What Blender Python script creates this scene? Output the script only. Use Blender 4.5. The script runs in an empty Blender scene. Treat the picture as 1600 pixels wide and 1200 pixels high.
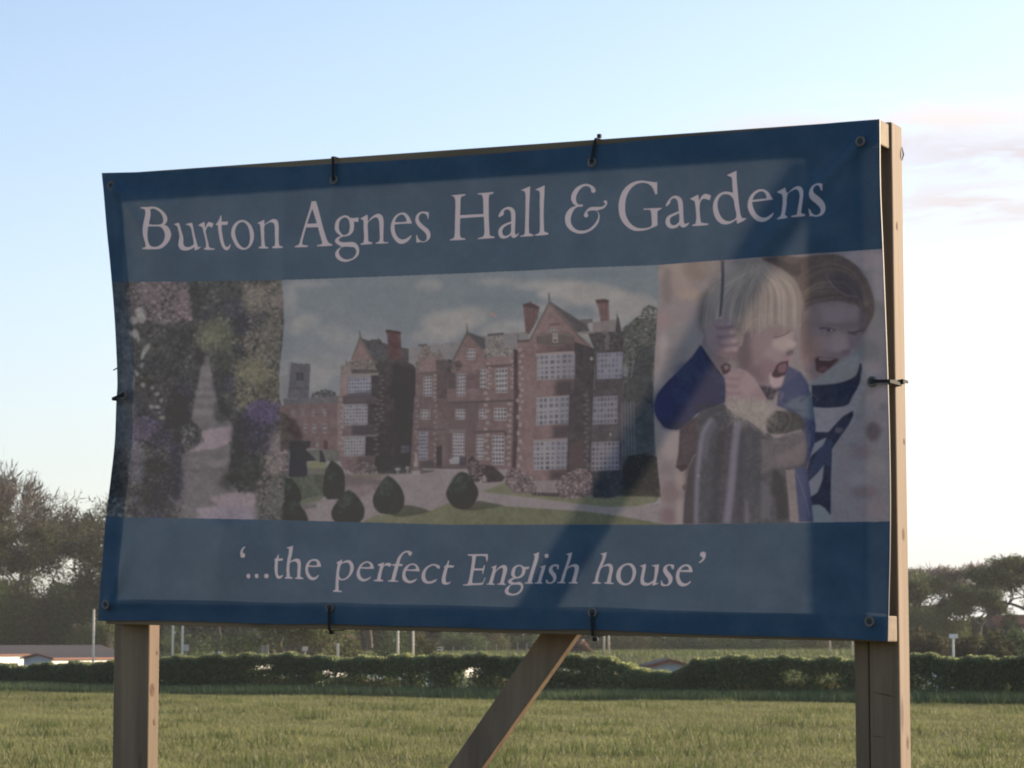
import bpy, bmesh, math
import numpy as np
from mathutils import Vector, Matrix

# ------------------------------------------------------------------ camera, sky, sun, exposure
SC = bpy.context.scene
COL = SC.collection
FPX, HOR, EYE = 4090.0, 1005.0, 1.6          # focal length and horizon in pixels of the 1600 wide photograph, eye height
PITCH = math.atan((HOR-600)/FPX)
cam_d = bpy.data.cameras.new('camera'); cam = bpy.data.objects.new('camera', cam_d); COL.objects.link(cam)
cam.location = (0, 0, EYE); cam.rotation_euler = (math.pi/2+PITCH, 0, 0)
cam_d.sensor_width = 36; cam_d.lens = FPX/1600*36; cam_d.clip_start = .1; cam_d.clip_end = 20000
cam_d.dof.use_dof = True; cam_d.dof.focus_distance = 6.6; cam_d.dof.aperture_fstop = 24
SC.camera = cam

VEIL0, VEIL1 = .7, .9
SUN_AZ, SUN_EL = math.radians(58.5), math.radians(14)     # azimuth to the right of the view direction
W = bpy.data.worlds.new('World'); SC.world = W; W.use_nodes = True
wn, wl = W.node_tree.nodes, W.node_tree.links
bg = wn['Background']; bg.inputs['Strength'].default_value = 0.110
sky = wn.new('ShaderNodeTexSky'); sky.sky_type = 'NISHITA'; sky.sun_disc = False
sky.sun_elevation = SUN_EL; sky.sun_rotation = SUN_AZ
sky.altitude = 0; sky.air_density = .72; sky.dust_density = 1.0; sky.ozone_density = .9
# thin high cloud: a pale veil that thickens towards the horizon, with a few soft streaks
def wmath(op, a, b=None, clamp=False):
    t = wn.new('ShaderNodeMath'); t.operation = op; t.use_clamp = clamp
    for i, v in enumerate((a, b)):
        if v is None: continue
        if isinstance(v, (int, float)): t.inputs[i].default_value = v
        else: wl.new(v, t.inputs[i])
    return t.outputs[0]
wtc = wn.new('ShaderNodeTexCoord'); wsx = wn.new('ShaderNodeSeparateXYZ'); wl.new(wtc.outputs['Generated'], wsx.inputs[0])
el = wmath('MAXIMUM', wsx.outputs['Z'], 0.0)
fall = wmath('POWER', wmath('SUBTRACT', 1.0, el, True), 7.0)
vd = wn.new('ShaderNodeVectorMath'); vd.operation = 'DOT_PRODUCT'; wl.new(wtc.outputs['Generated'], vd.inputs[0]); vd.inputs[1].default_value = (math.sin(SUN_AZ), math.cos(SUN_AZ), .2)
tos = wmath('POWER', wmath('ADD', wmath('MULTIPLY', vd.outputs['Value'], .5), .5, True), 4.0)
wmp = wn.new('ShaderNodeMapping'); wmp.inputs['Scale'].default_value = (3.2, 3.2, 17); wl.new(wtc.outputs['Generated'], wmp.inputs[0])
wno = wn.new('ShaderNodeTexNoise'); wno.inputs['Scale'].default_value = 1.7; wno.inputs['Detail'].default_value = 5; wno.inputs['Roughness'].default_value = .5; wl.new(wmp.outputs[0], wno.inputs[0])
stre = wmath('MULTIPLY', wmath('SUBTRACT', wno.outputs['Fac'], .5), .5)
veil = wmath('MULTIPLY', fall, wmath('ADD', wmath('ADD', VEIL0, wmath('MULTIPLY', tos, VEIL1)), stre), True)
wmx = wn.new('ShaderNodeMix'); wmx.data_type = 'RGBA'; 
wvs = wn.new('ShaderNodeVectorMath'); wvs.operation = 'SCALE'; wvs.inputs[0].default_value = (1.0, .975, .93); wl.new(wmath('ADD', 2.2, wmath('MULTIPLY', tos, 3.4)), wvs.inputs['Scale'])
wl.new(wvs.outputs[0], wmx.inputs[7])
wl.new(veil, wmx.inputs[0]); wl.new(sky.outputs[0], wmx.inputs[6])
# two flat lilac pink cloud streaks low in the sky to the right, broken up by noise
tx_ = wmath('DIVIDE', wsx.outputs['X'], wmath('MAXIMUM', wsx.outputs['Y'], .05)); tz_ = wmath('DIVIDE', wsx.outputs['Z'], wmath('MAXIMUM', wsx.outputs['Y'], .05))
cmp_ = wn.new('ShaderNodeMapping'); cmp_.inputs['Scale'].default_value = (22, 22, 110); wl.new(wtc.outputs['Generated'], cmp_.inputs[0])
cno = wn.new('ShaderNodeTexNoise'); cno.inputs['Scale'].default_value = 1.2; cno.inputs['Detail'].default_value = 5; cno.inputs['Roughness'].default_value = .6; cno.inputs['Distortion'].default_value = .5; wl.new(cmp_.outputs[0], cno.inputs[0])
cn_ = wmath('MULTIPLY', wmath('SUBTRACT', cno.outputs['Fac'], .26), 3.4, True)
def streak(x, z, wx, wz):
    dx = wmath('DIVIDE', wmath('SUBTRACT', tx_, x), wx); dz = wmath('DIVIDE', wmath('SUBTRACT', tz_, z), wz)
    r2 = wmath('ADD', wmath('MULTIPLY', dx, dx), wmath('MULTIPLY', dz, dz))
    return wmath('MULTIPLY', wmath('POWER', 2.718, wmath('MULTIPLY', r2, -1.0)), cn_, True)
wcol = wmx.outputs[2]
for (x, z, wx, wz, col, f_) in ((.172, .2020, .055, .010, (1.12, 1.05, 1.05), 1.0), (.110, .1990, .030, .005, (1.0, .96, .97), .9), (.195, .1880, .060, .009, (.93, .87, .92), 1.0), (.140, .1935, .03, .0035, (.95, .89, .94), .9), (.178, .1680, .048, .011, (.985, .89, .885), .95), (.30, .185, .06, .012, (.96, .9, .92), .9), (.27, .16, .07, .008, (.98, .92, .9), .9)):
    cx_ = wn.new('ShaderNodeMix'); cx_.data_type = 'RGBA'; cx_.inputs[7].default_value = (*[c*3.35 for c in col], 1)
    wl.new(wmath('MULTIPLY', streak(x, z, wx, wz), f_), cx_.inputs[0]); wl.new(wcol, cx_.inputs[6]); wcol = cx_.outputs[2]
wl.new(wcol, bg.inputs['Color'])

sd = bpy.data.lights.new('sun', 'SUN'); sd.energy = 3.9; sd.angle = math.radians(8); sd.color = (1.0, .80, .58)
sun = bpy.data.objects.new('sun', sd); COL.objects.link(sun)
SDIR = Vector((math.sin(SUN_AZ)*math.cos(SUN_EL), math.cos(SUN_AZ)*math.cos(SUN_EL), math.sin(SUN_EL)))
sun.rotation_euler = (-SDIR).to_track_quat('-Z', 'Y').to_euler(); sun.location = (30, 0, 20)
SC.view_settings.view_transform = 'Standard'; SC.view_settings.look = 'None'
SC.view_settings.exposure = 1.3; SC.view_settings.gamma = 1.0; SC.view_settings.use_curve_mapping = False
SC.cycles.filter_width = 1.9
SC.cycles.max_bounces = 6; SC.cycles.transparent_max_bounces = 8

# ------------------------------------------------------------------ helpers
RS = np.random.RandomState(3)
def tag(o, label=None, cat=None, group=None, kind=None):
    for k, v in (('label', label), ('category', cat), ('group', group), ('kind', kind)):
        if v: o[k] = v
    return o
def empty(name, loc, label, cat, group=None, rz=0.0):
    o = bpy.data.objects.new(name, None); COL.objects.link(o); o.location = loc; o.rotation_euler = (0, 0, rz)
    o.empty_display_size = .2
    return tag(o, label, cat, group)
def mesh_np(name, V, F, mat, smooth=False, col=None):
    """V (n,3); F (m,3) or (m,4) integer array, or a list of index lists"""
    me = bpy.data.meshes.new(name)
    V = np.asarray(V, np.float32)
    if isinstance(F, np.ndarray):
        k = F.shape[1]; me.vertices.add(len(V)); me.vertices.foreach_set('co', V.ravel())
        me.loops.add(F.size); me.loops.foreach_set('vertex_index', F.astype(np.int32).ravel())
        me.polygons.add(len(F)); me.polygons.foreach_set('loop_start', np.arange(0, F.size, k, dtype=np.int32))
        me.polygons.foreach_set('loop_total', np.full(len(F), k, np.int32))
        me.update(calc_edges=True)
    else:
        me.from_pydata(V.tolist(), [], F)
    if smooth: me.polygons.foreach_set('use_smooth', np.ones(len(me.polygons), bool))
    if col is not None:
        a = me.color_attributes.new('tint', 'FLOAT_COLOR', 'POINT')
        c = np.ones((len(V), 4), np.float32); c[:, :3] = col; a.data.foreach_set('color', c.ravel())
    me.materials.append(mat)
    return me
def obj(name, me, parent=None, loc=(0, 0, 0)):
    o = bpy.data.objects.new(name, me); COL.objects.link(o); o.location = loc
    if parent is not None: o.parent = parent
    return o
def part(name, V, F, mat, parent, smooth=False, col=None, bevel=0.0):
    """a mesh in world coordinates, hung under its thing"""
    o = obj(name, mesh_np(name, V, F, mat, smooth, col), parent)
    if parent is not None:
        bpy.context.view_layer.update() if False else None
        M = Matrix.Identity(4); p = parent
        while p is not None:
            M = Matrix.LocRotScale(p.location, p.rotation_euler, p.scale) @ (p.matrix_parent_inverse.inverted() if False else Matrix.Identity(4)) @ M if False else (Matrix.LocRotScale(p.location, p.rotation_euler, p.scale) @ M); p = p.parent
        o.data.transform(M.inverted())
    if bevel:
        m = o.modifiers.new('edge', 'BEVEL'); m.width = bevel; m.segments = 2; m.limit_method = 'ANGLE'
    return o
BOXF = [[0, 3, 2, 1], [4, 5, 6, 7], [0, 1, 5, 4], [1, 2, 6, 5], [2, 3, 7, 6], [3, 0, 4, 7]]
def box_v(x0, x1, y0, y1, z0, z1):
    return [(x0, y0, z0), (x1, y0, z0), (x1, y1, z0), (x0, y1, z0), (x0, y0, z1), (x1, y0, z1), (x1, y1, z1), (x0, y1, z1)]
def tube(P, R, n=6, cap=True):
    """a tube along points P with radius (or list of radii) R -> V, F"""
    P = np.asarray(P, float); R = np.broadcast_to(np.asarray(R, float), (len(P),))
    T = np.gradient(P, axis=0); T /= np.maximum(np.linalg.norm(T, axis=1), 1e-9)[:, None]
    up = np.array([0, 0, 1.0]) if abs(T[0, 2]) < .9 else np.array([1.0, 0, 0])
    V = []; u = np.cross(T[0], up); u /= np.linalg.norm(u)
    for p, t, r in zip(P, T, R):
        u = u-t*(u@t); u /= np.linalg.norm(u); w = np.cross(t, u)
        for k in range(n):
            a = 2*math.pi*k/n; V.append(p+r*(math.cos(a)*u+math.sin(a)*w))
    F = []
    for i in range(len(P)-1):
        for k in range(n):
            F.append([i*n+k, i*n+(k+1) % n, (i+1)*n+(k+1) % n, (i+1)*n+k])
    if cap: F += [list(range(n))[::-1], list(range((len(P)-1)*n, len(P)*n))]
    return V, F
def join(parts):
    V, F = [], []
    for v, f in parts:
        o = len(V); V += [tuple(p) for p in v]; F += [[i+o for i in q] for q in f]
    return V, F

def mat_new(name, base=(.5, .5, .5), rough=.8, spec=.3):
    m = bpy.data.materials.new(name); m.use_nodes = True
    b = m.node_tree.nodes['Principled BSDF']
    b.inputs['Base Color'].default_value = (*base, 1); b.inputs['Roughness'].default_value = rough
    b.inputs['Specular IOR Level'].default_value = spec
    return m, m.node_tree.nodes, m.node_tree.links, b
def ramp(n, cols, pos=None):
    r = n.new('ShaderNodeValToRGB'); e = r.color_ramp.elements
    pos = pos or [i/(len(cols)-1) for i in range(len(cols))]
    while len(e) < len(cols): e.new(.5)
    for k, (c, p) in enumerate(zip(cols, pos)): e[k].position = p; e[k].color = (*c, 1)
    return r
def noise(n, l, scale, vec=None, detail=4, rough=.55):
    t = n.new('ShaderNodeTexNoise'); t.inputs['Scale'].default_value = scale; t.inputs['Detail'].default_value = detail
    t.inputs['Roughness'].default_value = rough
    if vec is not None: l.new(vec, t.inputs['Vector'])
    return t
def mapped(n, l, scale=(1, 1, 1), kind='Object'):
    tc = n.new('ShaderNodeTexCoord'); mp = n.new('ShaderNodeMapping'); mp.inputs['Scale'].default_value = scale
    l.new(tc.outputs[kind], mp.inputs['Vector']); return mp.outputs[0]
def leaf_mat(name, trans=.35, rough=.7):
    """leaves: the colour is the leaf's own (attribute tint), part of the light passes through"""
    m, n, l, b = mat_new(name, rough=rough, spec=.25)
    a = n.new('ShaderNodeAttribute'); a.attribute_name = 'tint'
    l.new(a.outputs['Color'], b.inputs['Base Color'])
    t = n.new('ShaderNodeBsdfTranslucent'); l.new(a.outputs['Color'], t.inputs['Color'])
    mx = n.new('ShaderNodeMixShader'); mx.inputs[0].default_value = trans
    l.new(b.outputs[0], mx.inputs[1]); l.new(t.outputs[0], mx.inputs[2])
    l.new(mx.outputs[0], n['Material Output'].inputs['Surface'])
    return m
def flat_mat(name, base, rough=.7, spec=.3, var=.12, scale=6.0, metal=0.0, bump=0.0):
    m, n, l, b = mat_new(name, base, rough, spec)
    v = mapped(n, l); t = noise(n, l, scale, v)
    r = ramp(n, [tuple(c*(1-var) for c in base), tuple(min(1, c*(1+var)) for c in base)], [.3, .7])
    l.new(t.outputs['Fac'], r.inputs[0]); l.new(r.outputs[0], b.inputs['Base Color'])
    b.inputs['Metallic'].default_value = metal
    if bump:
        bp = n.new('ShaderNodeBump'); bp.inputs['Strength'].default_value = bump; bp.inputs['Distance'].default_value = .01
        l.new(t.outputs['Fac'], bp.inputs['Height']); l.new(bp.outputs[0], b.inputs['Normal'])
    return m
def wood_mat(name, dark, light, axis='Z', grain=1.0):
    """sawn softwood: long grain along one axis, knots, fine fibre relief"""
    m, n, l, b = mat_new(name, light, .72, .25)
    s = {'Z': (26, 26, 1.1), 'X': (1.1, 26, 26)}[axis]
    v = mapped(n, l, s)
    g = noise(n, l, 1.6*grain, v, 6, .62)
    g2 = noise(n, l, .35*grain, v, 3, .5)
    mx = n.new('ShaderNodeMix'); mx.data_type = 'FLOAT'; mx.inputs[0].default_value = .55
    l.new(g.outputs['Fac'], mx.inputs[2]); l.new(g2.outputs['Fac'], mx.inputs[3])
    r = ramp(n, [dark, tuple((a+c)/2 for a, c in zip(dark, light)), light], [.34, .5, .66])
    l.new(mx.outputs[0], r.inputs[0])
    sk = {'Z': (11, 11, 3.0), 'X': (3.0, 11, 11)}[axis]
    vo = n.new('ShaderNodeTexVoronoi'); vo.inputs['Scale'].default_value = 1.0; l.new(mapped(n, l, sk), vo.inputs['Vector'])
    kr = ramp(n, [(.85, .85, .85), (0, 0, 0)], [.07, .16]); l.new(vo.outputs['Distance'], kr.inputs[0])
    big = noise(n, l, .8, mapped(n, l, (1, 1, 1)), 2)
    br = ramp(n, [(.82, .82, .82), (1.1, 1.1, 1.1)], [.35, .65]); l.new(big.outputs['Fac'], br.inputs[0])
    mk = n.new('ShaderNodeMix'); mk.data_type = 'RGBA'; mk.inputs[7].default_value = (dark[0]*.45, dark[1]*.38, dark[2]*.34, 1)
    l.new(kr.outputs[0], mk.inputs[0]); l.new(r.outputs[0], mk.inputs[6])
    ml = n.new('ShaderNodeMix'); ml.data_type = 'RGBA'; ml.blend_type = 'MULTIPLY'; ml.inputs[0].default_value = 1
    l.new(mk.outputs[2], ml.inputs[6]); l.new(br.outputs[0], ml.inputs[7]); l.new(ml.outputs[2], b.inputs['Base Color'])
    bp = n.new('ShaderNodeBump'); bp.inputs['Strength'].default_value = .35; bp.inputs['Distance'].default_value = .004
    l.new(g.outputs['Fac'], bp.inputs['Height']); l.new(bp.outputs[0], b.inputs['Normal'])
    return m

# ------------------------------------------------------------------ rays of the photograph (used to take measurements from it)
FWD = np.array([0, math.cos(PITCH), math.sin(PITCH)]); UPV = np.array([0, -math.sin(PITCH), math.cos(PITCH)])
def ray(px, py): return FWD+np.array([1.0, 0, 0])*((px-800)/FPX)+UPV*((600-py)/FPX)
EYEP = np.array([0, 0, EYE])
def at_depth(px, py, y):
    r = ray(px, py); return EYEP+r*(y/r[1])

# how the vinyl shows its print: sheen, light the sky sheds on the front, sunlight arriving at the back, and the share that passes (plain, per ink)
SHEEN = np.array([.0155, .0187, .0208])
FRONT = np.array([.272, .356, .428])
BACK = np.array([2.99, 2.5, 1.97])
THRU = (.0115, .085)
HAZE = .00023

# ------------------------------------------------------------------ the ground: field, dip behind the hedge, rising bank
def gz(x, y):
    x = np.asarray(x, float); y = np.asarray(y, float)
    hy = hedge_y(x)
    d = y-hy
    def sm(a, b, t): t = np.clip((t-a)/(b-a), 0, 1); return t*t*(3-2*t)
    far = 62*sm(-9, -24, x)*sm(-75, -50, x)
    z = -1.55*sm(2, 14, d)+sm(44+far, 92+far, d)*(2.35+.15*np.clip(x/30, -1, 1))+sm(160, 900, d)*1.5
    und = .035*np.sin(x*.31+1.3)*np.sin(y*.23)+.02*np.sin(x*.9+y*.4)
    return z+und*np.clip((np.abs(y)+20)/60, 0, 1)
def hedge_y(x): return np.clip(80.5-(np.asarray(x, float))*.60, 55, 110)
gxs = np.concatenate([np.linspace(-420, -100, 9), np.linspace(-80, 80, 81), np.linspace(100, 420, 9)])
gys = np.concatenate([np.linspace(-150, -10, 8), np.linspace(0, 300, 151), np.linspace(320, 860, 19)])
GX, GY = np.meshgrid(gxs, gys)
GV = np.stack([GX, GY, gz(GX, GY)], -1).reshape(-1, 3)
nx, ny = len(gxs), len(gys)
ii = (np.arange(ny-1)[:, None]*nx+np.arange(nx-1)[None, :]).ravel()
GF = np.stack([ii, ii+1, ii+nx+1, ii+nx], 1)
m, n, l, b = mat_new('field_turf', (.1, .1, .05), .95, .1)
v = mapped(n, l, (1, 1, 1))
t1 = noise(n, l, .35, v, 5); t2 = noise(n, l, 9.0, v, 4, .7)
r1 = ramp(n, [(.105, .108, .04), (.14, .135, .055), (.165, .152, .07)], [.3, .5, .72]); l.new(t1.outputs['Fac'], r1.inputs[0])
r2 = ramp(n, [(.55, .55, .5), (1.15, 1.15, 1.1)], [.3, .7]); l.new(t2.outputs['Fac'], r2.inputs[0])
mm = n.new('ShaderNodeMix'); mm.data_type = 'RGBA'; mm.blend_type = 'MULTIPLY'; mm.inputs[0].default_value = 1
l.new(r1.outputs[0], mm.inputs[6]); l.new(r2.outputs[0], mm.inputs[7]); l.new(mm.outputs[2], b.inputs['Base Color'])
bp = n.new('ShaderNodeBump'); bp.inputs['Strength'].default_value = .9; bp.inputs['Distance'].default_value = .06
l.new(t2.outputs['Fac'], bp.inputs['Height']); l.new(bp.outputs[0], b.inputs['Normal'])
TURF = m
tag(obj('field', mesh_np('field', GV, GF, TURF, True)), kind='structure')

GRASS = leaf_mat('grass_blades', .42, .6)
def blades(n, xy, h0, h1, w, cols, lean=.5, rs=RS, pitch=None):
    """grass blades: one bent triangle pair each"""
    x, y = xy; z = gz(x, y)-.004
    a = rs.rand(n)*2*math.pi; h = h0+(h1-h0)*rs.rand(n)**1.4; ww = w*(.6+.8*rs.rand(n))
    dx, dy = np.cos(a), np.sin(a); le = lean*h*(.2+rs.rand(n)); b2 = rs.rand(n)*2*math.pi
    lx, ly = le*np.cos(b2), le*np.sin(b2)
    V = np.empty((n, 3, 3), np.float32)
    V[:, 0] = np.stack([x-dx*ww/2, y-dy*ww/2, z], 1); V[:, 1] = np.stack([x+dx*ww/2, y+dy*ww/2, z], 1)
    V[:, 2] = np.stack([x+lx, y+ly, z+h], 1)
    ci = rs.randint(0, len(cols), n); C = np.array(cols)[ci]*(.75+.5*rs.rand(n, 1))
    C = np.repeat(C[:, None], 3, 1)
    return V.reshape(-1, 3), np.arange(n*3).reshape(-1, 3), C.reshape(-1, 3)
# blades across the part of the field in view: patchy, thinner with distance
N = 640000
yy = 26+(95-26)*RS.rand(N)**1.15; xx = (RS.rand(N)*2-1)*(yy*.205+2.5)
ok = yy < hedge_y(xx)-1.0
xx, yy = xx[ok], yy[ok]
pat = np.sin(xx*.7+np.sin(yy*.35)*2)*np.sin(yy*.45+np.sin(xx*.5)*1.5)+.5*np.sin(xx*2.3+yy*1.1)
ok = RS.rand(len(xx)) < .78+.2*pat; xx, yy, pat = xx[ok], yy[ok], pat[ok]
V, F, C = blades(len(xx), (xx, yy), .03, .09, .018, [(.17, .182, .068), (.198, .196, .086), (.23, .214, .106), (.15, .168, .06)], .9)
C *= 1.1*(1+.13*np.repeat(pat, 3)[:, None])*np.array([1, 1, 1])
tag(obj('field_grass', mesh_np('field_grass', V, F, GRASS, False, C)), 'short rough meadow grass covering the field in front of the hedge', 'grass', kind='stuff')
# clumps of darker grass in the field
N = 26000
cx = RS.rand(260); cyy = 30+60*cx; cxx = (RS.rand(260)*2-1)*(cyy*.2)
k = RS.randint(0, 260, N); yy = cyy[k]+RS.randn(N)*.35; xx = cxx[k]+RS.randn(N)*.28
ok = yy < hedge_y(xx)-1.5
V, F, C = blades(ok.sum(), (xx[ok], yy[ok]), .07, .24, .02, [(.11, .14, .045), (.14, .155, .055), (.095, .12, .04)], .6)
tag(obj('grass_tufts', mesh_np('grass_tufts', V, F, GRASS, False, C)), 'darker tufts of longer grass scattered over the field', 'grass', kind='stuff')
# uncut strip along the foot of the hedge
N = 120000
xx = (RS.rand(N)*2-1)*24; dd = .4+4.2*RS.rand(N)**1.5
yy = hedge_y(xx)-dd
V, F, C = blades(N, (xx, yy), .1, .36, .028, [(.075, .125, .055), (.095, .14, .06), (.065, .105, .05), (.12, .15, .07)], .6)
tag(obj('long_grass', mesh_np('long_grass', V, F, GRASS, False, C)), 'dark green uncut grass along the foot of the hedge', 'grass', kind='stuff')

# ------------------------------------------------------------------ the print on the banner (flat print, computed)
math_sin = math.sin
PX0, PY0, PS = 146, 176, 2.0            # the sheet the print is drawn on
PW, PH = int(1256*PS), int(836*PS)

def sheet_noise(rs, cell):
    gh, gw = int(PH/cell)+3, int(PW/cell)+3
    g = rs.rand(gh, gw).astype(np.float32)
    y = np.arange(PH, dtype=np.float32)/cell; x = np.arange(PW, dtype=np.float32)/cell
    yi = y.astype(int); xi = x.astype(int); fy = (y-yi)[:, None]; fx = (x-xi)[None, :]
    fy = fy*fy*(3-2*fy); fx = fx*fx*(3-2*fx)
    a = g[yi][:, xi]; b = g[yi][:, xi+1]; c = g[yi+1][:, xi]; d = g[yi+1][:, xi+1]
    return (a*(1-fx)+b*fx)*(1-fy)+(c*(1-fx)+d*fx)*fy - 0.5

def box_blur(m, r):
    if r < 1: return m
    for ax in (0, 1):
        p = np.concatenate([np.repeat(m.take([0], ax), r+1, ax), m, np.repeat(m.take([-1], ax), r, ax)], ax)
        c = np.cumsum(p, ax, dtype=np.float32)
        n = m.shape[ax]
        m = (c.take(range(2*r+1, 2*r+1+n), ax) - c.take(range(0, n), ax))/(2*r+1)
    return m

def smooth_loop(pts, closed=True, n=4, lim=0.75):
    P = np.array(pts, float); N = len(P); out = []
    def corner(i):
        if not closed and (i == 0 or i == N-1): return True
        a = P[i]-P[i-1]; b = P[(i+1) % N]-P[i]
        la = np.hypot(*a); lb = np.hypot(*b)
        if la < 1e-6 or lb < 1e-6: return True
        return (a@b)/(la*lb) < lim
    cs = [corner(i) for i in range(N)]
    for i in range(N if closed else N-1):
        p1, p2 = P[i], P[(i+1) % N]
        L = np.hypot(*(p2-p1))
        def tang(k):
            k0 = (k-1) % N; k1 = (k+1) % N
            t = P[k1]-P[k0]; l = np.hypot(*t)
            return t/l*L if l > 1e-6 else t*0
        m1 = (p2-p1) if cs[i] else tang(i)
        m2 = (p2-p1) if cs[(i+1) % N] else tang((i+1) % N)
        for k in range(n):
            t = k/n
            out.append((2*t**3-3*t**2+1)*p1+(t**3-2*t**2+t)*m1+(-2*t**3+3*t**2)*p2+(t**3-t**2)*m2)
    if not closed: out.append(P[-1])
    return np.array(out)

class Sheet:
    def __init__(s):
        s.rs = np.random.RandomState(7)
        s.C = np.zeros((PH, PW, 3), np.float32)
        s.N = [sheet_noise(s.rs, c) for c in (3, 8, 22, 70)]
    def tone(s, sat, gain):
        g = s.C@np.array([.3, .55, .15], np.float32)
        s.C[:] = (g[..., None]+(s.C-g[..., None])*sat)*gain
    def contrast(s, k, gain, m=.36):
        s.C[:] = ((s.C-m)*k+m)*gain
    def cv(s, pts):
        return (np.array(pts, float)-(PX0, PY0))*PS
    def mask(s, loops, blur=0.0, aa=True):
        allp = np.concatenate(loops); pad = int(blur*PS*2)+2
        x0 = max(0, int(allp[:, 0].min())-pad); x1 = min(PW, int(allp[:, 0].max())+pad+2)
        y0 = max(0, int(allp[:, 1].min())-pad); y1 = min(PH, int(allp[:, 1].max())+pad+2)
        if x1 <= x0 or y1 <= y0: return None
        k = 2 if (aa and (x1-x0)*(y1-y0) < 400000) else 1
        X = (np.arange((x1-x0)*k)+0.5)/k+x0
        w = len(X); m = np.zeros(((y1-y0)*k, w), np.float32)
        E = []
        for L in loops:
            Q = np.roll(L, -1, 0); E.append(np.concatenate([L, Q], 1))
        E = np.concatenate(E)
        for r in range(m.shape[0]):
            yy = (r+0.5)/k+y0
            sel = (E[:, 1] <= yy) != (E[:, 3] <= yy)
            if not sel.any(): continue
            e = E[sel]
            xs = np.sort(e[:, 0]+(yy-e[:, 1])/(e[:, 3]-e[:, 1])*(e[:, 2]-e[:, 0]))
            ix = np.clip(np.round((xs-x0)*k).astype(int), 0, w)
            for a, b in zip(ix[0::2], ix[1::2]): m[r, a:b] = 1
        if k == 2: m = (m[0::2, 0::2]+m[1::2, 0::2]+m[0::2, 1::2]+m[1::2, 1::2])/4
        if blur > 0:
            r = max(1, int(blur*PS*0.6))
            m = box_blur(box_blur(m, r), r)
        return x0, y0, x1, y1, m
    def put(s, M, col, a=1.0, tex=0.0, g=None, gx=False, oct=(0.5, 0.5, 0.3, 0.2)):
        if M is None: return
        x0, y0, x1, y1, m = M
        c = np.array(col, np.float32)/255
        R = s.C[y0:y1, x0:x1]
        if g is not None:
            n = (x1-x0) if gx else (y1-y0)
            t = np.linspace(0, 1, n, dtype=np.float32)
            t = t[None, :, None] if gx else t[:, None, None]
            c = c*(1-t)+np.array(g, np.float32)/255*t
        if tex:
            nz = sum(o*N[y0:y1, x0:x1] for o, N in zip(oct, s.N))*(tex/255*2)
            c = c+nz[..., None]
        mm = (m*a)[..., None]
        s.C[y0:y1, x0:x1] = R*(1-mm)+c*mm
    def poly(s, pts, col, a=1.0, blur=0.0, sm=False, holes=(), **k):
        L = [s.cv(smooth_loop(p) if sm else p) for p in (pts,)+tuple(holes)]
        s.put(s.mask(L, blur), col, a, **k)
    def ell(s, x, y, rx, ry, col, a=1.0, ang=0.0, blur=0.0, **k):
        t = np.linspace(0, 2*np.pi, 18, endpoint=False)
        ca, sa = np.cos(ang), np.sin(ang)
        s.poly(np.stack([x+rx*np.cos(t)*ca-ry*np.sin(t)*sa, y+rx*np.cos(t)*sa+ry*np.sin(t)*ca], 1), col, a, blur, **k)
    def stroke(s, pts, w0, w1, col, a=1.0, blur=0.0, **k):
        P = smooth_loop(pts, False, 5, -1); d = np.gradient(P, axis=0)
        n = np.stack([-d[:, 1], d[:, 0]], 1); n /= np.maximum(np.hypot(n[:, 0], n[:, 1]), 1e-6)[:, None]
        w = np.linspace(w0, w1, len(P))[:, None]/2
        s.poly(np.concatenate([P+n*w, (P-n*w)[::-1]]), col, a, blur, **k)
    def dabs(s, pts, cols, n, r0, r1, asp=1.0, ang=None, a=0.8, jit=10):
        L = s.cv(pts); M = s.mask([L], 0, False)
        if M is None: return
        x0, y0, x1, y1, m = M; rs = s.rs
        got = 0; tries = 0
        while got < n and tries < n*6:
            tries += 1
            x = rs.randint(x0, x1); y = rs.randint(y0, y1)
            if m[y-y0, x-x0] < 0.5: continue
            got += 1
            r = (r0+(r1-r0)*rs.rand()**1.5)*PS; q = r*asp
            th = rs.rand()*6.28 if ang is None else ang+rs.randn()*0.25
            R = int(max(r, q))+2
            ax0, ax1, ay0, ay1 = max(0, x-R), min(PW, x+R+1), max(0, y-R), min(PH, y+R+1)
            dy, dx = np.mgrid[ay0-y:ay1-y, ax0-x:ax1-x].astype(np.float32)
            u = (dx*np.cos(th)+dy*np.sin(th))/r; v = (-dx*np.sin(th)+dy*np.cos(th))/q
            k = np.clip((1.1-np.sqrt(u*u+v*v)+s.N[0][ay0:ay1, ax0:ax1]*1.5)*2.2, 0, 1)[..., None]*a
            c = (np.array(cols[rs.randint(len(cols))], np.float32)+rs.randn()*jit)/255
            s.C[ay0:ay1, ax0:ax1] = s.C[ay0:ay1, ax0:ax1]*(1-k)+c*k
    def win(s, q, nc, nr, frame=(128, 124, 130), pane=(92, 90, 98), gap=0.22, a=1.0, skip=(), jit=8):
        q = np.array(q, float)
        def B(u, v): return (q[0]*(1-u)+q[1]*u)*(1-v)+(q[3]*(1-u)+q[2]*u)*v
        s.poly(q, frame, a)
        for i in range(nc):
            for j in range(nr):
                u0, u1 = (i+gap)/nc, (i+1-gap)/nc; v0, v1 = (j+gap)/nr, (j+1-gap)/nr
                c = np.array(pane, float)+s.rs.randn()*jit
                s.poly([B(u0, v0), B(u1, v0), B(u1, v1), B(u0, v1)], c, a)

def crop(ox, oy, sc):
    def f(*v):
        if len(v) == 1: return [(ox+x/sc, oy+y/sc) for x, y in v[0]]
        return (ox+v[0]/sc, oy+v[1]/sc)
    return f
def bx4(f, x0, y0, x1, y1): return f([(x0, y0), (x1, y0), (x1, y1), (x0, y1)])

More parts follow.
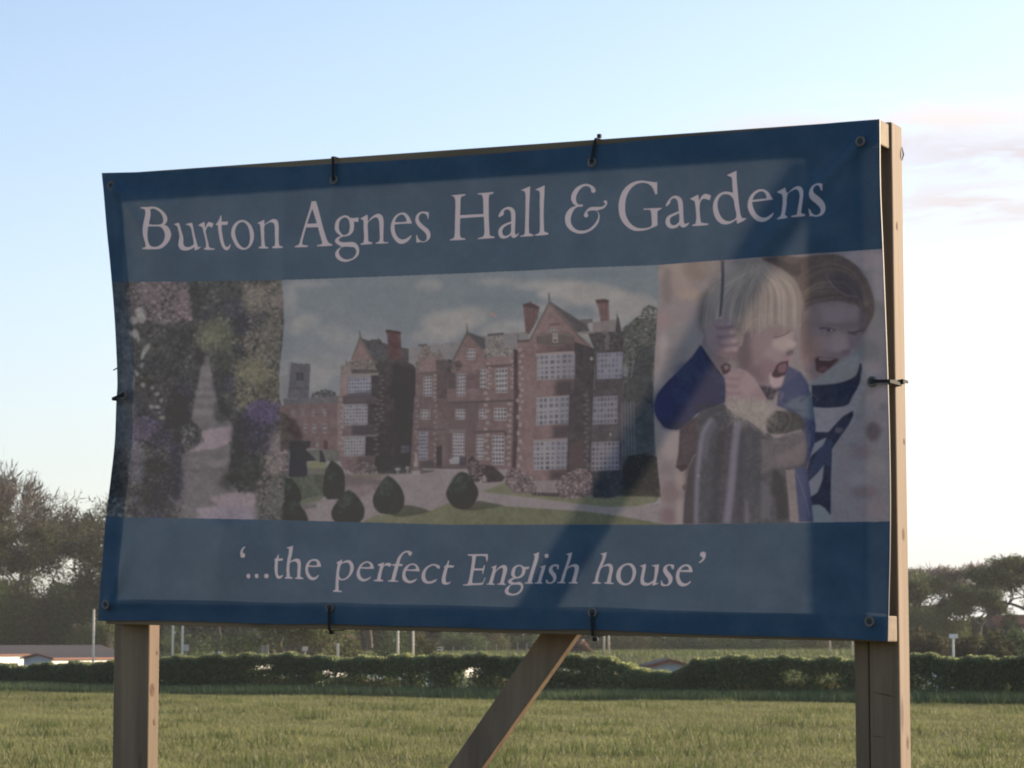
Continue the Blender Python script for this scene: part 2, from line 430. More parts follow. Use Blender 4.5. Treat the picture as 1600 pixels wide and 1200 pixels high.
def s2l(c): c = np.asarray(c, float); return np.where(c <= .04045, c/12.92, ((np.maximum(c, 0)+.055)/1.055)**2.4)
def l2s(c): c = np.asarray(c, float); return np.where(c <= .0031308, c*12.92, 1.055*np.maximum(c, 1e-9)**(1/2.4)-.055)
def sh(r, g, b):                        # a colour judged where the frame shades the sheet -> the same ink in the open
    c = s2l(np.array([r, g, b])/255); ink = np.clip((c-SHEEN)/FRONT, 0, 1)
    return tuple(l2s(c+(THRU[0]+THRU[1]*ink)*BACK)*255)

def paint_garden(S):
    P = [(146, 430), (443, 430), (446, 470), (447, 505), (445, 540), (441, 580), (441, 620), (447, 655), (455, 690), (451, 750), (446, 818), (146, 818)]
    S.poly(P, (66, 64, 62), tex=16)
    D = S.dabs
    # dark hedges and far trees
    D([(195, 440), (445, 440), (441, 640), (205, 640)], [(60, 58, 58), (72, 70, 66), (84, 82, 76), (66, 66, 66)], 1500, 1.5, 4.5)
    S.poly([(292, 438), (380, 438), (392, 470), (384, 520), (350, 512), (318, 512), (298, 480)], (64, 65, 63), .85, 4, tex=10)
    D([(292, 438), (380, 438), (392, 470), (384, 520), (318, 512), (298, 480)], [(58, 58, 60), (70, 72, 70), (62, 62, 74), (78, 80, 74)], 420, 1.2, 3.5)
    D([(355, 465), (388, 470), (402, 505), (385, 522), (362, 512)], [(64, 62, 82), (56, 55, 66), (72, 70, 84)], 190, 1.2, 3.2)
    # pink shrub
    q = [(203, 446), (240, 438), (296, 442), (299, 480), (298, 502), (268, 512), (235, 500), (207, 498), (200, 470)]
    D(q, [(98, 84, 90), (86, 76, 80), (76, 68, 70)], 500, 1.5, 4)
    D(q, [(132, 108, 120), (118, 96, 106), (104, 88, 94), (128, 112, 112)], 620, .8, 2.2)
    D([(272, 470), (300, 470), (300, 500), (270, 495)], [(142, 108, 118), (128, 98, 108)], 110, .8, 2.2)
    D([(210, 500), (300, 505), (310, 560), (285, 640), (215, 640), (205, 560)], [(64, 62, 62), (58, 56, 58), (92, 92, 88), (78, 77, 72), (70, 68, 70)], 1200, .9, 2.6)
    # yellow green bush in the middle
    q = [(312, 510), (335, 498), (362, 508), (368, 530), (360, 552), (340, 560), (318, 552), (306, 535)]
    S.poly(q, (90, 92, 68), .6, 7, tex=12)
    D([(300, 520), (318, 502), (345, 494), (372, 506), (382, 535), (374, 570), (350, 590), (330, 570), (312, 545)], [(108, 108, 80), (92, 94, 70), (78, 80, 64), (100, 100, 82), (66, 68, 60)], 420, .8, 2.4)
    D([(325, 550), (372, 545), (368, 605), (350, 620), (334, 590)], [(70, 70, 62), (82, 82, 72), (60, 60, 58)], 300, .9, 2.6)
    # right hand foliage
    q = [(378, 440), (443, 440), (447, 505), (441, 580), (441, 640), (380, 640), (366, 580), (378, 545), (395, 500), (382, 470)]
    D(q, [(100, 94, 80), (90, 86, 74), (112, 100, 88), (84, 80, 70), (108, 104, 84)], 1300, 1.0, 3.2)
    D([(385, 448), (420, 445), (432, 470), (410, 480), (388, 472)], [(122, 108, 96), (114, 100, 90)], 160, .8, 2.2)
    S.ell(437, 471, 7, 10, (118, 92, 94), .7, blur=3)
    D([(395, 490), (425, 490), (420, 512), (398, 512)], [(64, 63, 68), (76, 74, 76)], 90, .8, 2.2, 2.5, -.5)
    D([(368, 540), (392, 540), (388, 560), (370, 560)], [(62, 60, 60)], 60, .8, 2, 2.5, -.6)
    D([(376, 558), (408, 548), (440, 590), (440, 640), (372, 640), (366, 590)], [(122, 112, 74), (112, 104, 68), (98, 92, 66), (106, 100, 80)], 480, .9, 2.4)
    D([(395, 595), (440, 590), (441, 620), (400, 622)], [(66, 62, 54), (82, 76, 60)], 160, .9, 2.4)
    D([(356, 590), (368, 590), (368, 612), (354, 612)], [(66, 58, 88), (78, 70, 98)], 60, .8, 2)
    # the path
    S.poly([(318, 556), (326, 556), (334, 590), (345, 640), (368, 666), (364, 700), (361, 745), (376, 770), (398, 770), (406, 818), (270, 818), (288, 760), (284, 714), (300, 702), (319, 690), (318, 672), (300, 655), (306, 625), (312, 590)], (100, 93, 95), 1, 2.0, tex=9)
    for y, h, x0, x1, c in ((572, 5, 315, 328, (128, 122, 118)), (583, 6, 314, 332, (124, 116, 114)), (598, 8, 312, 336, (120, 110, 110)), (612, 4, 305, 337, (134, 126, 122)), (624, 6, 304, 344, (112, 104, 104)), (640, 8, 304, 347, (126, 116, 114)), (655, 5, 306, 350, (98, 92, 92))):
        S.poly([(x0, y), (x1, y-1), (x1+1, y+h), (x0-1, y+h)], c, .5, 3.5)
    S.poly([(318, 674), (350, 668), (368, 667), (366, 692), (340, 702), (300, 706), (319, 692)], (136, 116, 124), .95, 2, tex=8)
    S.poly([(325, 724), (365, 716), (362, 728), (338, 732)], (116, 104, 108), .8, 2)
    S.poly([(330, 778), (376, 768), (400, 772), (406, 818), (300, 818), (318, 806), (308, 796), (345, 790)], (136, 116, 124), .95, 3, tex=12)
    D([(285, 700), (400, 760), (405, 815), (285, 815)], [(96, 86, 90), (132, 114, 120), (82, 76, 80)], 420, .7, 2.2, .4, 0, .45)
    D([(284, 662), (312, 662), (322, 690), (314, 700), (285, 705)], [(64, 62, 62), (112, 110, 106), (92, 88, 92), (74, 70, 78)], 190, .8, 2.2)
    # purple border, left
    q = [(204, 655), (230, 650), (258, 662), (285, 700), (288, 725), (278, 735), (262, 705), (235, 690), (204, 700)]
    D(q, [(78, 68, 104), (92, 80, 122), (70, 62, 92), (100, 90, 118)], 620, .9, 2.4)
    q = [(198, 690), (262, 700), (292, 735), (288, 815), (205, 815), (198, 760)]
    D(q, [(76, 73, 62), (66, 64, 58), (84, 78, 92), (74, 66, 94), (88, 86, 74)], 1100, .9, 2.8)
    D([(200, 690), (226, 690), (224, 755), (202, 760)], [(112, 104, 116), (98, 92, 108), (90, 84, 104)], 200, 1, 2.6)
    D([(278, 735), (291, 735), (290, 765), (278, 765)], [(74, 62, 98), (64, 56, 82)], 70, .8, 2)
    D([(236, 765), (258, 765), (252, 812), (234, 812)], [(76, 66, 100), (66, 58, 84)], 110, .8, 2.2)
    D([(205, 590), (290, 600), (300, 650), (212, 650)], [(62, 60, 60), (70, 66, 64), (66, 62, 78)], 420, 1, 2.8)
    # purple border, right
    q = [(384, 650), (390, 634), (408, 625), (440, 631), (447, 650), (438, 680), (425, 712), (400, 712), (384, 690)]
    D(q, [(66, 60, 84), (62, 58, 74), (72, 64, 94)], 420, 1.2, 3)
    D([(384, 652), (392, 632), (410, 625), (442, 632), (447, 650), (425, 664), (388, 662)], [(84, 68, 118), (96, 78, 128), (72, 60, 102)], 330, .9, 2.2)
    q = [(362, 690), (395, 690), (422, 712), (406, 745), (394, 770), (376, 770), (358, 748), (366, 725)]
    D(q, [(64, 65, 62), (74, 76, 70), (58, 58, 58), (84, 86, 80)], 500, .9, 2.6)
    q = [(428, 690), (447, 656), (456, 690), (452, 750), (447, 816), (400, 816), (398, 772), (410, 740)]
    D(q, [(92, 88, 84), (104, 98, 92), (82, 80, 74), (100, 98, 84)], 700, 1, 2.8)
    D([(430, 690), (448, 656), (456, 690), (450, 740), (412, 740)], [(142, 116, 118), (128, 108, 108), (118, 104, 100)], 330, .8, 2)
    # pale leaves and white flowers by the left edge
    S.poly([(150, 440), (196, 440), (205, 520), (214, 640), (205, 700), (150, 700)], (78, 84, 92), .7, 6, tex=14)
    D([(184, 480), (206, 500), (212, 620), (192, 640), (186, 560)], [(98, 106, 112), (88, 94, 100), (70, 74, 78)], 220, 2, 5, .5, 1.4, .5)
    D([(160, 775), (205, 780), (205, 812), (160, 812)], [(104, 112, 116), (84, 92, 98), (70, 76, 82)], 90, 1.5, 3.5)
    for x, y, rx, ry, an in ((219, 488, 6, 9, .3), (222, 497, 7, 9, -.2), (210, 501, 7, 6, 0), (212, 522, 6, 7, 0), (206, 521, 3, 4, 0), (217, 530, 2, 6, .1), (229, 546, 4, 10, .5), (224, 556, 3, 7, .2), (224, 571, 3, 5, 0), (217, 585, 2.5, 4, 0), (225, 602, 3.2, 4, 0), (239, 606, 3, 3, 0), (246, 616, 4, 3, 0), (238, 636, 4, 3, 0), (247, 636, 5, 3, 0), (253, 626, 3, 4, 0), (255, 653, 5, 3, 0), (250, 645, 2, 2, 0), (211, 600, 2, 12, .1)):
        S.ell(x, y, rx, ry, (140, 138, 134), .7, an, 1.2, tex=14)

def garden_light(S):
    # broad masses of the printed garden: deep gaps between the plants, paler tops, and a second sprinkle of fine leaves
    f = crop(146, 426, 3.0)
    for x, y, rx, ry, c, a in ((480, 120, 30, 90, (54, 56, 52), .7), (400, 330, 60, 70, (56, 55, 54), .6), (330, 440, 90, 60, (58, 56, 58), .55), (420, 560, 50, 60, (54, 50, 60), .6), (400, 660, 60, 80, (50, 49, 50), .7), (340, 760, 60, 60, (54, 52, 54), .5), (505, 400, 20, 40, (46, 46, 50), .8), (610, 420, 40, 60, (60, 62, 54), .6), (600, 520, 34, 60, (56, 56, 60), .6), (610, 650, 36, 60, (52, 54, 52), .7), (690, 250, 40, 50, (54, 52, 60), .6), (700, 370, 30, 16, (52, 50, 50), .6), (720, 760, 70, 90, (52, 50, 56), .6), (720, 920, 80, 80, (52, 54, 52), .6), (300, 1000, 70, 140, (54, 52, 50), .55), (390, 900, 30, 160, (50, 48, 52), .6), (640, 980, 34, 40, (48, 50, 48), .6), (180, 560, 30, 60, (66, 70, 76), .5), (560, 290, 50, 40, (106, 106, 76), .5), (760, 130, 60, 70, (116, 102, 90), .45), (770, 470, 60, 60, (122, 113, 76), .45), (830, 300, 50, 90, (100, 94, 80), .4), (270, 90, 70, 40, (118, 99, 106), .35), (420, 130, 30, 40, (122, 98, 106), .4), (240, 740, 60, 30, (92, 80, 112), .4), (210, 900, 34, 90, (98, 92, 104), .45), (800, 640, 70, 40, (84, 70, 112), .45), (860, 850, 40, 110, (122, 106, 106), .4), (850, 1060, 50, 70, (94, 96, 86), .4)):
        S.ell(*f(x, y), rx/3, ry/3, c, a, blur=6, tex=8)
    D = S.dabs
    D(f([(180, 60), (440, 60), (450, 220), (240, 250), (170, 200)]), [(136, 114, 122), (116, 98, 106), (92, 80, 84)], 260, .6, 1.5, a=.55)
    D(f([(240, 300), (470, 300), (480, 700), (300, 700)]), [(78, 76, 74), (64, 63, 62), (88, 86, 82)], 420, .6, 1.6, a=.45)
    D(f([(690, 60), (890, 60), (890, 600), (680, 600)]), [(112, 102, 84), (124, 112, 92), (90, 84, 72), (76, 72, 66)], 420, .6, 1.6, a=.45)
    D(f([(700, 620), (890, 600), (880, 760), (720, 900)]), [(80, 66, 112), (64, 57, 86), (92, 78, 120)], 240, .6, 1.5, a=.5)
    D(f([(180, 700), (400, 740), (430, 1150), (180, 1150)]), [(84, 76, 104), (72, 70, 62), (94, 88, 98), (58, 56, 54)], 420, .6, 1.6, a=.45)
    D(f([(900, 700), (930, 800), (900, 1160), (760, 1160), (820, 880)]), [(138, 118, 118), (112, 100, 94), (90, 88, 80), (124, 110, 108)], 300, .6, 1.5, a=.55)
    for y, x0, x1 in ((632, 465, 595), (586, 482, 575), (860, 420, 640), (930, 430, 660)): S.stroke(f([(x0, y), ((x0+x1)/2, y-4), (x1, y-2)]), 3.5, 3.0, (80, 75, 78), .45, 2.5)

def paint_house(S):
    EDGE_L = [(443, 436), (446, 470), (447, 505), (445, 540), (441, 580), (441, 620), (447, 655), (456, 690), (451, 750), (446, 822)]
    EDGE_R = [(1038, 822), (1032, 770), (1024, 690), (1021, 620), (1023, 560), (1030, 450), (1028, 405)]
    S.poly(EDGE_L+EDGE_R, (103, 115, 122), g=(134, 128, 132), tex=3)
    h1, h2 = crop(430, 420, 5.333), crop(430, 620, 5.333)
    h3, h4 = crop(700, 420, 4.706), crop(700, 610, 4.706)
    # clouds
    W = (144, 137, 132)
    for x, y, rx, ry, a in ((485, 444, 35, 5, .5), (480, 502, 20, 12, .55), (462, 512, 14, 14, .5), (520, 520, 26, 12, .35), (455, 470, 12, 26, .5), (700, 505, 42, 20, .75), (735, 495, 28, 16, .7), (680, 525, 40, 12, .6), (670, 445, 22, 9, .6), (560, 535, 45, 14, .35), (860, 446, 60, 8, .7), (910, 460, 70, 18, .85), (980, 480, 50, 24, .8), (780, 440, 36, 5, .6), (850, 482, 34, 6, .6), (600, 570, 160, 22, .3), (800, 520, 50, 20, .6), (930, 515, 60, 18, .75), (480, 590, 40, 20, .5)):
        S.ell(x, y, rx, ry, W, a, blur=7, tex=5, oct=(0, .3, .6, .8))
    for x, y, rx, ry, a in ((760, 466, 40, 9, .6), (800, 473, 30, 5, .5), (960, 428, 60, 5, .6), (590, 470, 50, 22, .35), (630, 500, 26, 26, .3), (860, 470, 30, 4, .5)):
        S.ell(x, y, rx, ry, (98, 110, 118), a, blur=6)
    BR = (120, 95, 93); BD = (84, 70, 71); ST = (130, 120, 116); DK = (66, 61, 63); RF = (80, 77, 79)
    brick = dict(tex=6, oct=(.8, .5, .4, .3))
    # trees behind, right
    q = h3([(1290, 440), (1370, 380), (1420, 330), (1440, 290), (1480, 270), (1550, 290), (1556, 420), (1530, 600), (1515, 990), (1280, 990)])
    S.poly(q, (80, 82, 77), 1, 2, tex=10)
    S.dabs(q, [(92, 94, 84), (76, 78, 74), (66, 68, 68), (86, 88, 82), (104, 102, 94)], 1500, .8, 2.8)
    S.dabs(h3([(1400, 300), (1550, 280), (1550, 360), (1400, 370)]), [(130, 126, 124)], 70, .6, 1.6)
    q = [(1000, 540), (1022, 540), (1024, 690), (1030, 770), (970, 760), (972, 620)]
    S.poly(q, (70, 70, 72), .85, 3, tex=8)
    # far church tower and wing on the left
    S.poly(h1([(145, 782), (155, 774), (165, 790), (185, 784), (200, 795), (220, 785), (240, 795), (260, 788), (297, 795), (287, 980), (280, 1080), (118, 1080), (130, 980), (135, 860)]), (90, 88, 95), tex=7)
    S.poly(h1([(120, 785), (146, 785), (136, 900), (120, 900)]), (112, 110, 114), .6)
    S.poly(bx4(h1, 185, 862, 242, 935), (70, 69, 76), .9); S.poly(bx4(h1, 210, 862, 216, 935), (90, 88, 95), .8)
    S.poly(h1([(125, 995), (285, 990), (285, 1000), (125, 1006)]), (78, 76, 83), .8)
    S.poly(h1([(60, 900), (130, 880), (120, 1080), (60, 1080)]), (112, 112, 116), .6, 1)
    S.dabs(h1([(300, 1060), (340, 1030), (420, 1008), (480, 1020), (525, 1062), (525, 1080), (300, 1080)]), [(76, 76, 74), (66, 66, 66), (88, 86, 84)], 200, 1, 2.4)
    S.poly(h2([(85, 20), (525, -5), (525, 50), (90, 75)]), (96, 92, 96), 1, 1, tex=6)
    S.poly(h2([(60, 74), (520, 45), (520, 460), (400, 440), (300, 430), (215, 440), (60, 440)]), (108, 87, 86), **brick)
    S.poly(h2([(60, 120), (110, 150), (170, 240), (230, 350), (215, 440), (60, 440)]), (78, 70, 68), .9, 2, tex=8)
    for x, y, w, h in ((155, 138, 28, 46), (235, 134, 28, 46), (316, 130, 30, 56), (410, 130, 32, 56), (186, 258, 26, 60), (250, 262, 28, 72), (326, 262, 30, 76), (414, 262, 32, 80), (350, 400, 26, 46)):
        S.win(bx4(h2, x-w/2, y-h/2, x+w/2, y+h/2), 2, 2, (124, 116, 120), (88, 78, 82))
    S.poly(h2([(405, 365), (425, 360), (442, 380), (438, 440), (402, 440)]), (88, 66, 68))
    # main roof and left tower
    S.poly(h1([(1060, 680), (1110, 660), (1560, 598), (1600, 640), (1600, 800), (1090, 810)]), (120, 114, 114), tex=6)
    S.poly(h3([(0, 545), (60, 540), (140, 500), (300, 490), (585, 462), (610, 540), (480, 600), (0, 690)]), (116, 111, 112), tex=6)
    S.poly(h1([(715, 578), (795, 600), (800, 588), (880, 588), (890, 612), (940, 632), (1050, 655), (1115, 668), (1110, 810), (830, 790), (770, 700)]), RF, tex=8)
    S.poly(h1([(708, 572), (636, 765), (850, 830)]), BR, **brick)
    S.poly(h1([(712, 560), (724, 585), (860, 820), (835, 820), (708, 590), (642, 760), (632, 760), (702, 570)]), (98, 88, 86))
    S.stroke(h1([(703, 512), (710, 575)]), .9, 1.8, (78, 72, 74)); S.stroke(h1([(860, 570), (860, 600)]), .8, .8, (78, 72, 74))
    S.poly(h1([(918, 512), (940, 506), (1050, 525), (1046, 560), (1055, 760), (950, 770), (935, 560)]), (102, 74, 74), g=(92, 66, 68), **brick)
    for x in (965, 985, 1005, 1025): S.stroke(h1([(x-8, 530), (x, 760)]), .9, .9, (74, 56, 60), .7)
    S.poly(h1([(918, 512), (940, 506), (1050, 525), (1048, 545), (925, 530)]), (80, 62, 62))
    # shadowed middle mass of the left tower
    S.poly(h1([(800, 830), (880, 760), (905, 770), (930, 750), (1080, 770), (1150, 800), (1172, 830), (1172, 1080), (780, 1080)]), (76, 70, 70), g=(72, 66, 67), tex=7)
    S.poly(h2([(760, -5), (1170, -5), (1150, 600), (750, 640)]), (76, 67, 69), g=(66, 61, 63), **brick)
    S.poly(h1([(980, 800), (1172, 830), (1172, 1080), (960, 1080)]), (64, 60, 63), .75, 4)
    S.poly(h2([(1000, -10), (1165, -10), (1150, 610), (1010, 610)]), (62, 58, 62), .7, 4)
    S.win(bx4(h2, 1055, 405, 1130, 470), 3, 3, (84, 80, 88), (70, 66, 74))
    S.poly(h1([(545, 812), (570, 800), (585, 806), (610, 770), (700, 755), (800, 757), (830, 800), (860, 875), (545, 905)]), (114, 104, 99), tex=14)
    S.dabs(h1([(610, 775), (800, 760), (850, 860), (640, 860)]), [(98, 88, 84), (122, 112, 106), (80, 74, 72)], 120, .7, 1.8)
    S.stroke(h1([(590, 752), (590, 810)]), .8, 1.4, (88, 82, 82))
    S.poly(h1([(640, 838), (850, 838), (855, 872), (640, 872)]), (80, 72, 70), .8, 1)
    S.poly(h1([(542, 890), (610, 880), (612, 1080), (535, 1080)]), (124, 104, 101), **brick)
    S.poly(h2([(525, -5), (600, -5), (600, 640), (520, 480)]), (120, 98, 97), **brick)
    S.poly(h1([(545, 880), (862, 868), (862, 886), (545, 900)]), (118, 110, 106))
    S.poly(h1([(600, 900), (800, 896), (800, 1080), (600, 1080)]), (112, 100, 102))
    S.win(h1([(612, 912), (800, 905), (800, 1032), (612, 1036)]), 8, 4, (128, 126, 138), (90, 88, 102), .2)
    S.poly(h1([(700, 1030), (800, 1025), (805, 1080), (600, 1080), (600, 1045)]), (80, 74, 84), .8, 2)
    S.poly(h2([(565, -10), (840, -10), (840, 60), (560, 66)]), (88, 76, 80), .9, 1.5, g=(82, 72, 76))
    S.win(h2([(565, 66), (772, 62), (770, 232), (565, 238)]), 8, 6, (128, 124, 130), (96, 94, 104), .2)
    S.poly(h2([(560, 240), (840, 236), (840, 322), (556, 326)]), (104, 86, 88), 1, 1, g=(104, 86, 88), gx=True, **brick)
    S.poly(h2([(640, 238), (850, 236), (850, 330), (640, 326)]), (74, 67, 72), .85, 3)
    S.poly(h2([(552, 324), (850, 316), (850, 332), (552, 338)]), (110, 98, 98), .8)
    S.win(h2([(572, 338), (752, 334), (748, 494), (576, 498)]), 7, 6, (130, 126, 128), (98, 96, 102), .2)
    S.poly(h2([(580, 498), (840, 490), (830, 600), (640, 640), (600, 600)]), (106, 86, 86), **brick)
    S.poly(h2([(690, 500), (840, 490), (830, 600), (690, 620)]), (80, 70, 72), .7, 3)
    for k in range(12):
        for (f, x, y) in ((h1, 888, 885+k*34), (h2, 848, 10+k*42)):
            x += (k % 2)*16-8
            S.poly(bx4(f, x-16, y, x+14, y+16), (98, 90, 88), .7)
    for k in range(10):
        S.poly(bx4(h2, 535+(k % 2)*12, 10+k*46, 560+(k % 2)*12, 32+k*46), (136, 122, 118), .7)
    # middle range
    S.poly(h1([(1170, 780), (1600, 760), (1600, 1080), (1170, 1080)]), (108, 88, 87), **brick)
    S.poly(h2([(1160, -10), (1600, -10), (1600, 600), (1140, 600)]), (102, 83, 83), **brick)
    q = h1([(1180, 800), (1195, 720), (1215, 690), (1215, 640), (1250, 650), (1290, 640), (1300, 690), (1345, 720), (1350, 690), (1370, 668), (1390, 700), (1420, 760), (1440, 860), (1330, 870), (1200, 860)])
    S.poly(q, (116, 104, 99), tex=10)
    S.dabs(q, [(126, 116, 110), (98, 88, 84), (108, 92, 90)], 260, .7, 1.8)
    S.poly(h1([(1192, 632), (1268, 626), (1268, 642), (1192, 646)]), (88, 82, 82))
    S.poly(h1([(1220, 750), (1338, 740), (1340, 868), (1215, 872)]), (124, 99, 97), **brick)
    S.poly(h1([(1345, 760), (1470, 760), (1540, 850), (1440, 1080), (1350, 1080)]), (86, 74, 73), .85, 2, tex=6)
    S.win(h1([(1240, 902), (1312, 898), (1312, 1062), (1240, 1066)]), 3, 6, (140, 134, 136), (80, 76, 82), .2)
    S.win(h1([(1520, 892), (1600, 888), (1600, 1060), (1520, 1064)]), 4, 6, (132, 126, 130), (82, 78, 86), .2)
    for y in range(880, 1080, 36): S.poly(bx4(h1, 1322, y, 1352, y+18), (134, 122, 118), .7)
    S.poly(h1([(1205, 865), (1440, 850), (1440, 864), (1205, 880)]), (94, 82, 80))
    S.win(bx4(h2, 1218, 108, 1298, 190), 3, 3, (136, 128, 128), (84, 78, 82), .2)
    S.win(bx4(h2, 1205, 290, 1285, 530), 4, 8, (122, 116, 124), (86, 82, 96), .2)
    S.win(bx4(h2, 1505, 108, 1590, 190), 4, 3, (136, 128, 128), (84, 78, 82), .2)
    S.win(bx4(h2, 1490, 290, 1590, 530), 5, 8, (120, 114, 120), (84, 80, 92), .2)
    for k in range(12):
        S.poly(bx4(h2, 1168+(k % 2)*14, 20+k*44, 1192+(k % 2)*14, 42+k*44), (122, 112, 112), .6)
        S.poly(bx4(h2, 1325+(k % 2)*14, 20+k*46, 1350+(k % 2)*14, 42+k*46), (126, 116, 110), .6)
    S.poly(h2([(1180, 262), (1600, 270), (1600, 284), (1180, 276)]), (88, 76, 78), .8)
    S.poly(h2([(1355, 420), (1400, 410), (1400, 600), (1355, 600)]), (70, 62, 62), .9)
    S.poly(h2([(1365, 330), (1480, 330), (1480, 600), (1405, 600), (1405, 420)]), (106, 92, 88), .7, 1)
    # middle gable
    S.poly(h3([(143, 462), (30, 690), (30, 760), (290, 770), (290, 640), (270, 560)]), (118, 94, 92), **brick)
    S.poly(h3([(148, 466), (275, 510), (280, 590), (262, 590)]), RF)
    S.poly(h3([(143, 455), (155, 475), (262, 590), (250, 592), (143, 485), (42, 680), (30, 680), (134, 470)]), (90, 82, 80))
    S.stroke(h3([(138, 400), (145, 470)]), .9, 1.8, (78, 74, 74))
    S.win(bx4(h3, 142, 588, 202, 672), 3, 3, (140, 132, 134), (88, 80, 84), .22)
    S.dabs(h3([(0, 670), (100, 690), (110, 745), (0, 760)]), [(74, 68, 66), (88, 80, 76)], 110, .8, 2)
    S.poly(h3([(130, 755), (290, 748), (290, 764), (130, 772)]), (82, 70, 70))
    S.poly(h3([(0, 760), (500, 730), (500, 1000), (0, 1000)]), (108, 87, 86), **brick)
    S.poly(h3([(0, 750), (60, 770), (60, 1000), (0, 1000)]), (82, 72, 72), .8, 2)
    S.poly(h3([(140, 780), (245, 770), (230, 1000), (130, 1000)]), (104, 82, 81), **brick)
    S.win(h3([(75, 772), (135, 768), (132, 940), (70, 944)]), 3, 6, (138, 130, 132), (84, 80, 90), .2)
    S.win(h3([(243, 740), (288, 738), (284, 930), (243, 934)]), 2, 6, (140, 132, 134), (80, 76, 80), .22)
    q = h3([(272, 590), (300, 560), (318, 490), (345, 480), (415, 482), (420, 560), (490, 590), (492, 640), (275, 650)])
    S.poly(q, (120, 112, 107), tex=10); S.dabs(q, [(132, 124, 118), (104, 96, 92), (92, 84, 82)], 320, .6, 1.6)
    S.poly(h3([(295, 480), (415, 470), (415, 486), (295, 496)]), (84, 78, 80))
    S.poly(h3([(288, 650), (490, 640), (490, 712), (288, 724)]), (122, 97, 95), **brick)
    S.poly(h3([(285, 712), (495, 700), (495, 716), (285, 730)]), (92, 78, 77))
    S.poly(h3([(288, 730), (495, 716), (495, 1000), (288, 1000)]), (118, 94, 93), **brick)
    S.win(h3([(355, 738), (442, 732), (438, 912), (358, 918)]), 4, 5, (144, 137, 138), (80, 74, 80), .22)
    for k in range(12):
        S.poly(bx4(h3, 288+(k % 2)*12, 690+k*30, 312+(k % 2)*12, 706+k*30), (140, 126, 122), .75)
        S.poly(bx4(h3, 466+(k % 2)*10, 670+k*32, 492, 688+k*32), (140, 126, 122), .75)
    S.poly(h3([(488, 590), (530, 600), (525, 1000), (488, 1000)]), (82, 66, 67), tex=5)
    # chimneys and right tower
    S.poly(h3([(555, 262), (600, 248), (612, 232), (620, 250), (680, 282), (664, 372), (604, 484), (578, 476)]), (104, 79, 78), **brick)
    for x in (590, 612, 640): S.stroke(h3([(x, 275), (x-2+(612-x)*.2, 440)]), .9, .9, (78, 60, 62), .7)
    S.poly(h3([(555, 262), (600, 248), (680, 282), (676, 298), (558, 276)]), (84, 66, 66))
    S.poly(h3([(1095, 232), (1160, 224), (1190, 234), (1188, 262), (1196, 462), (1140, 472), (1118, 300)]), (112, 85, 83), **brick)
    for x in (1140, 1165): S.stroke(h3([(x, 260), (x+10, 460)]), .9, .9, (84, 64, 64), .7)
    S.poly(h3([(1093, 232), (1160, 222), (1192, 232), (1186, 252), (1105, 258)]), (90, 70, 68))
    S.poly(h3([(1075, 395), (1240, 375), (1240, 470), (1075, 480)]), (118, 106, 105), .9)
    S.poly(h3([(980, 375), (1072, 368), (1075, 395), (1040, 400), (1040, 460), (960, 460)]), (98, 92, 92), tex=6)
    S.poly(h3([(1245, 305), (1250, 340), (1262, 370), (1282, 465), (1235, 465), (1246, 360)]), (76, 70, 72))
    S.poly(h3([(765, 245), (850, 300), (965, 372), (1010, 400), (1050, 452), (1040, 480), (900, 460), (830, 320)]), (84, 79, 81), tex=6)
    S.poly(h3([(757, 238), (604, 530), (520, 540), (520, 1000), (660, 1000), (660, 560), (960, 560), (1060, 600), (1060, 560), (975, 490), (870, 360)]), BR, **brick)
    S.poly(h3([(757, 225), (770, 250), (1062, 590), (1040, 590), (757, 262), (612, 530), (598, 530), (746, 250)]), (100, 87, 85))
    S.stroke(h3([(750, 178), (754, 235)]), 1.6, 2.4, (82, 76, 76))
    S.poly(h3([(515, 528), (605, 522), (605, 538), (515, 544)]), (92, 76, 74)); S.stroke(h3([(520, 480), (522, 530)]), 1.6, 1.6, (96, 82, 80))
    S.win(bx4(h3, 770, 432, 812, 470), 2, 2, (132, 124, 122), (88, 78, 78)); S.stroke(h3([(755, 415), (830, 405)]), 1.4, 1.4, (88, 70, 70))
    S.poly(h3([(660, 490), (700, 475), (800, 468), (900, 474), (940, 490), (940, 552), (800, 562), (662, 552)]), (84, 74, 72))
    for x in range(676, 936, 15): S.stroke(h3([(x, 482), (x, 552)]), 1.4, 1.4, (116, 102, 97), .85)
    S.poly(h3([(660, 486), (800, 464), (940, 486), (940, 500), (800, 480), (660, 500)]), (108, 96, 92))
    S.win(bx4(h3, 780, 478, 818, 545), 1, 2, (140, 132, 130), (104, 92, 90))
    S.poly(h3([(655, 552), (800, 566), (940, 552), (940, 620), (655, 640)]), (116, 91, 89), g=(88, 72, 72), gx=True, **brick)
    S.poly(h3([(650, 626), (800, 614), (945, 606), (945, 622), (800, 630), (650, 644)]), (134, 122, 118))
    S.poly(h3([(940, 540), (1090, 590), (1070, 1000), (920, 1000)]), (72, 67, 69), tex=6)
    S.poly(h3([(1040, 480), (1090, 470), (1300, 460), (1290, 620), (1095, 620)]), (78, 73, 75), tex=8)
    S.poly(h3([(975, 466), (1090, 458), (1090, 476), (980, 484)]), (118, 108, 104)); S.poly(h3([(1150, 455), (1190, 455), (1195, 600), (1165, 600)]), (104, 96, 95), .8)
    S.dabs(h3([(1090, 470), (1290, 470), (1285, 600), (1095, 600)]), [(92, 85, 85), (70, 66, 68)], 130, .7, 1.8)
    S.poly(h3([(1090, 618), (1295, 612), (1290, 1000), (1075, 1000)]), (78, 72, 75), tex=6)
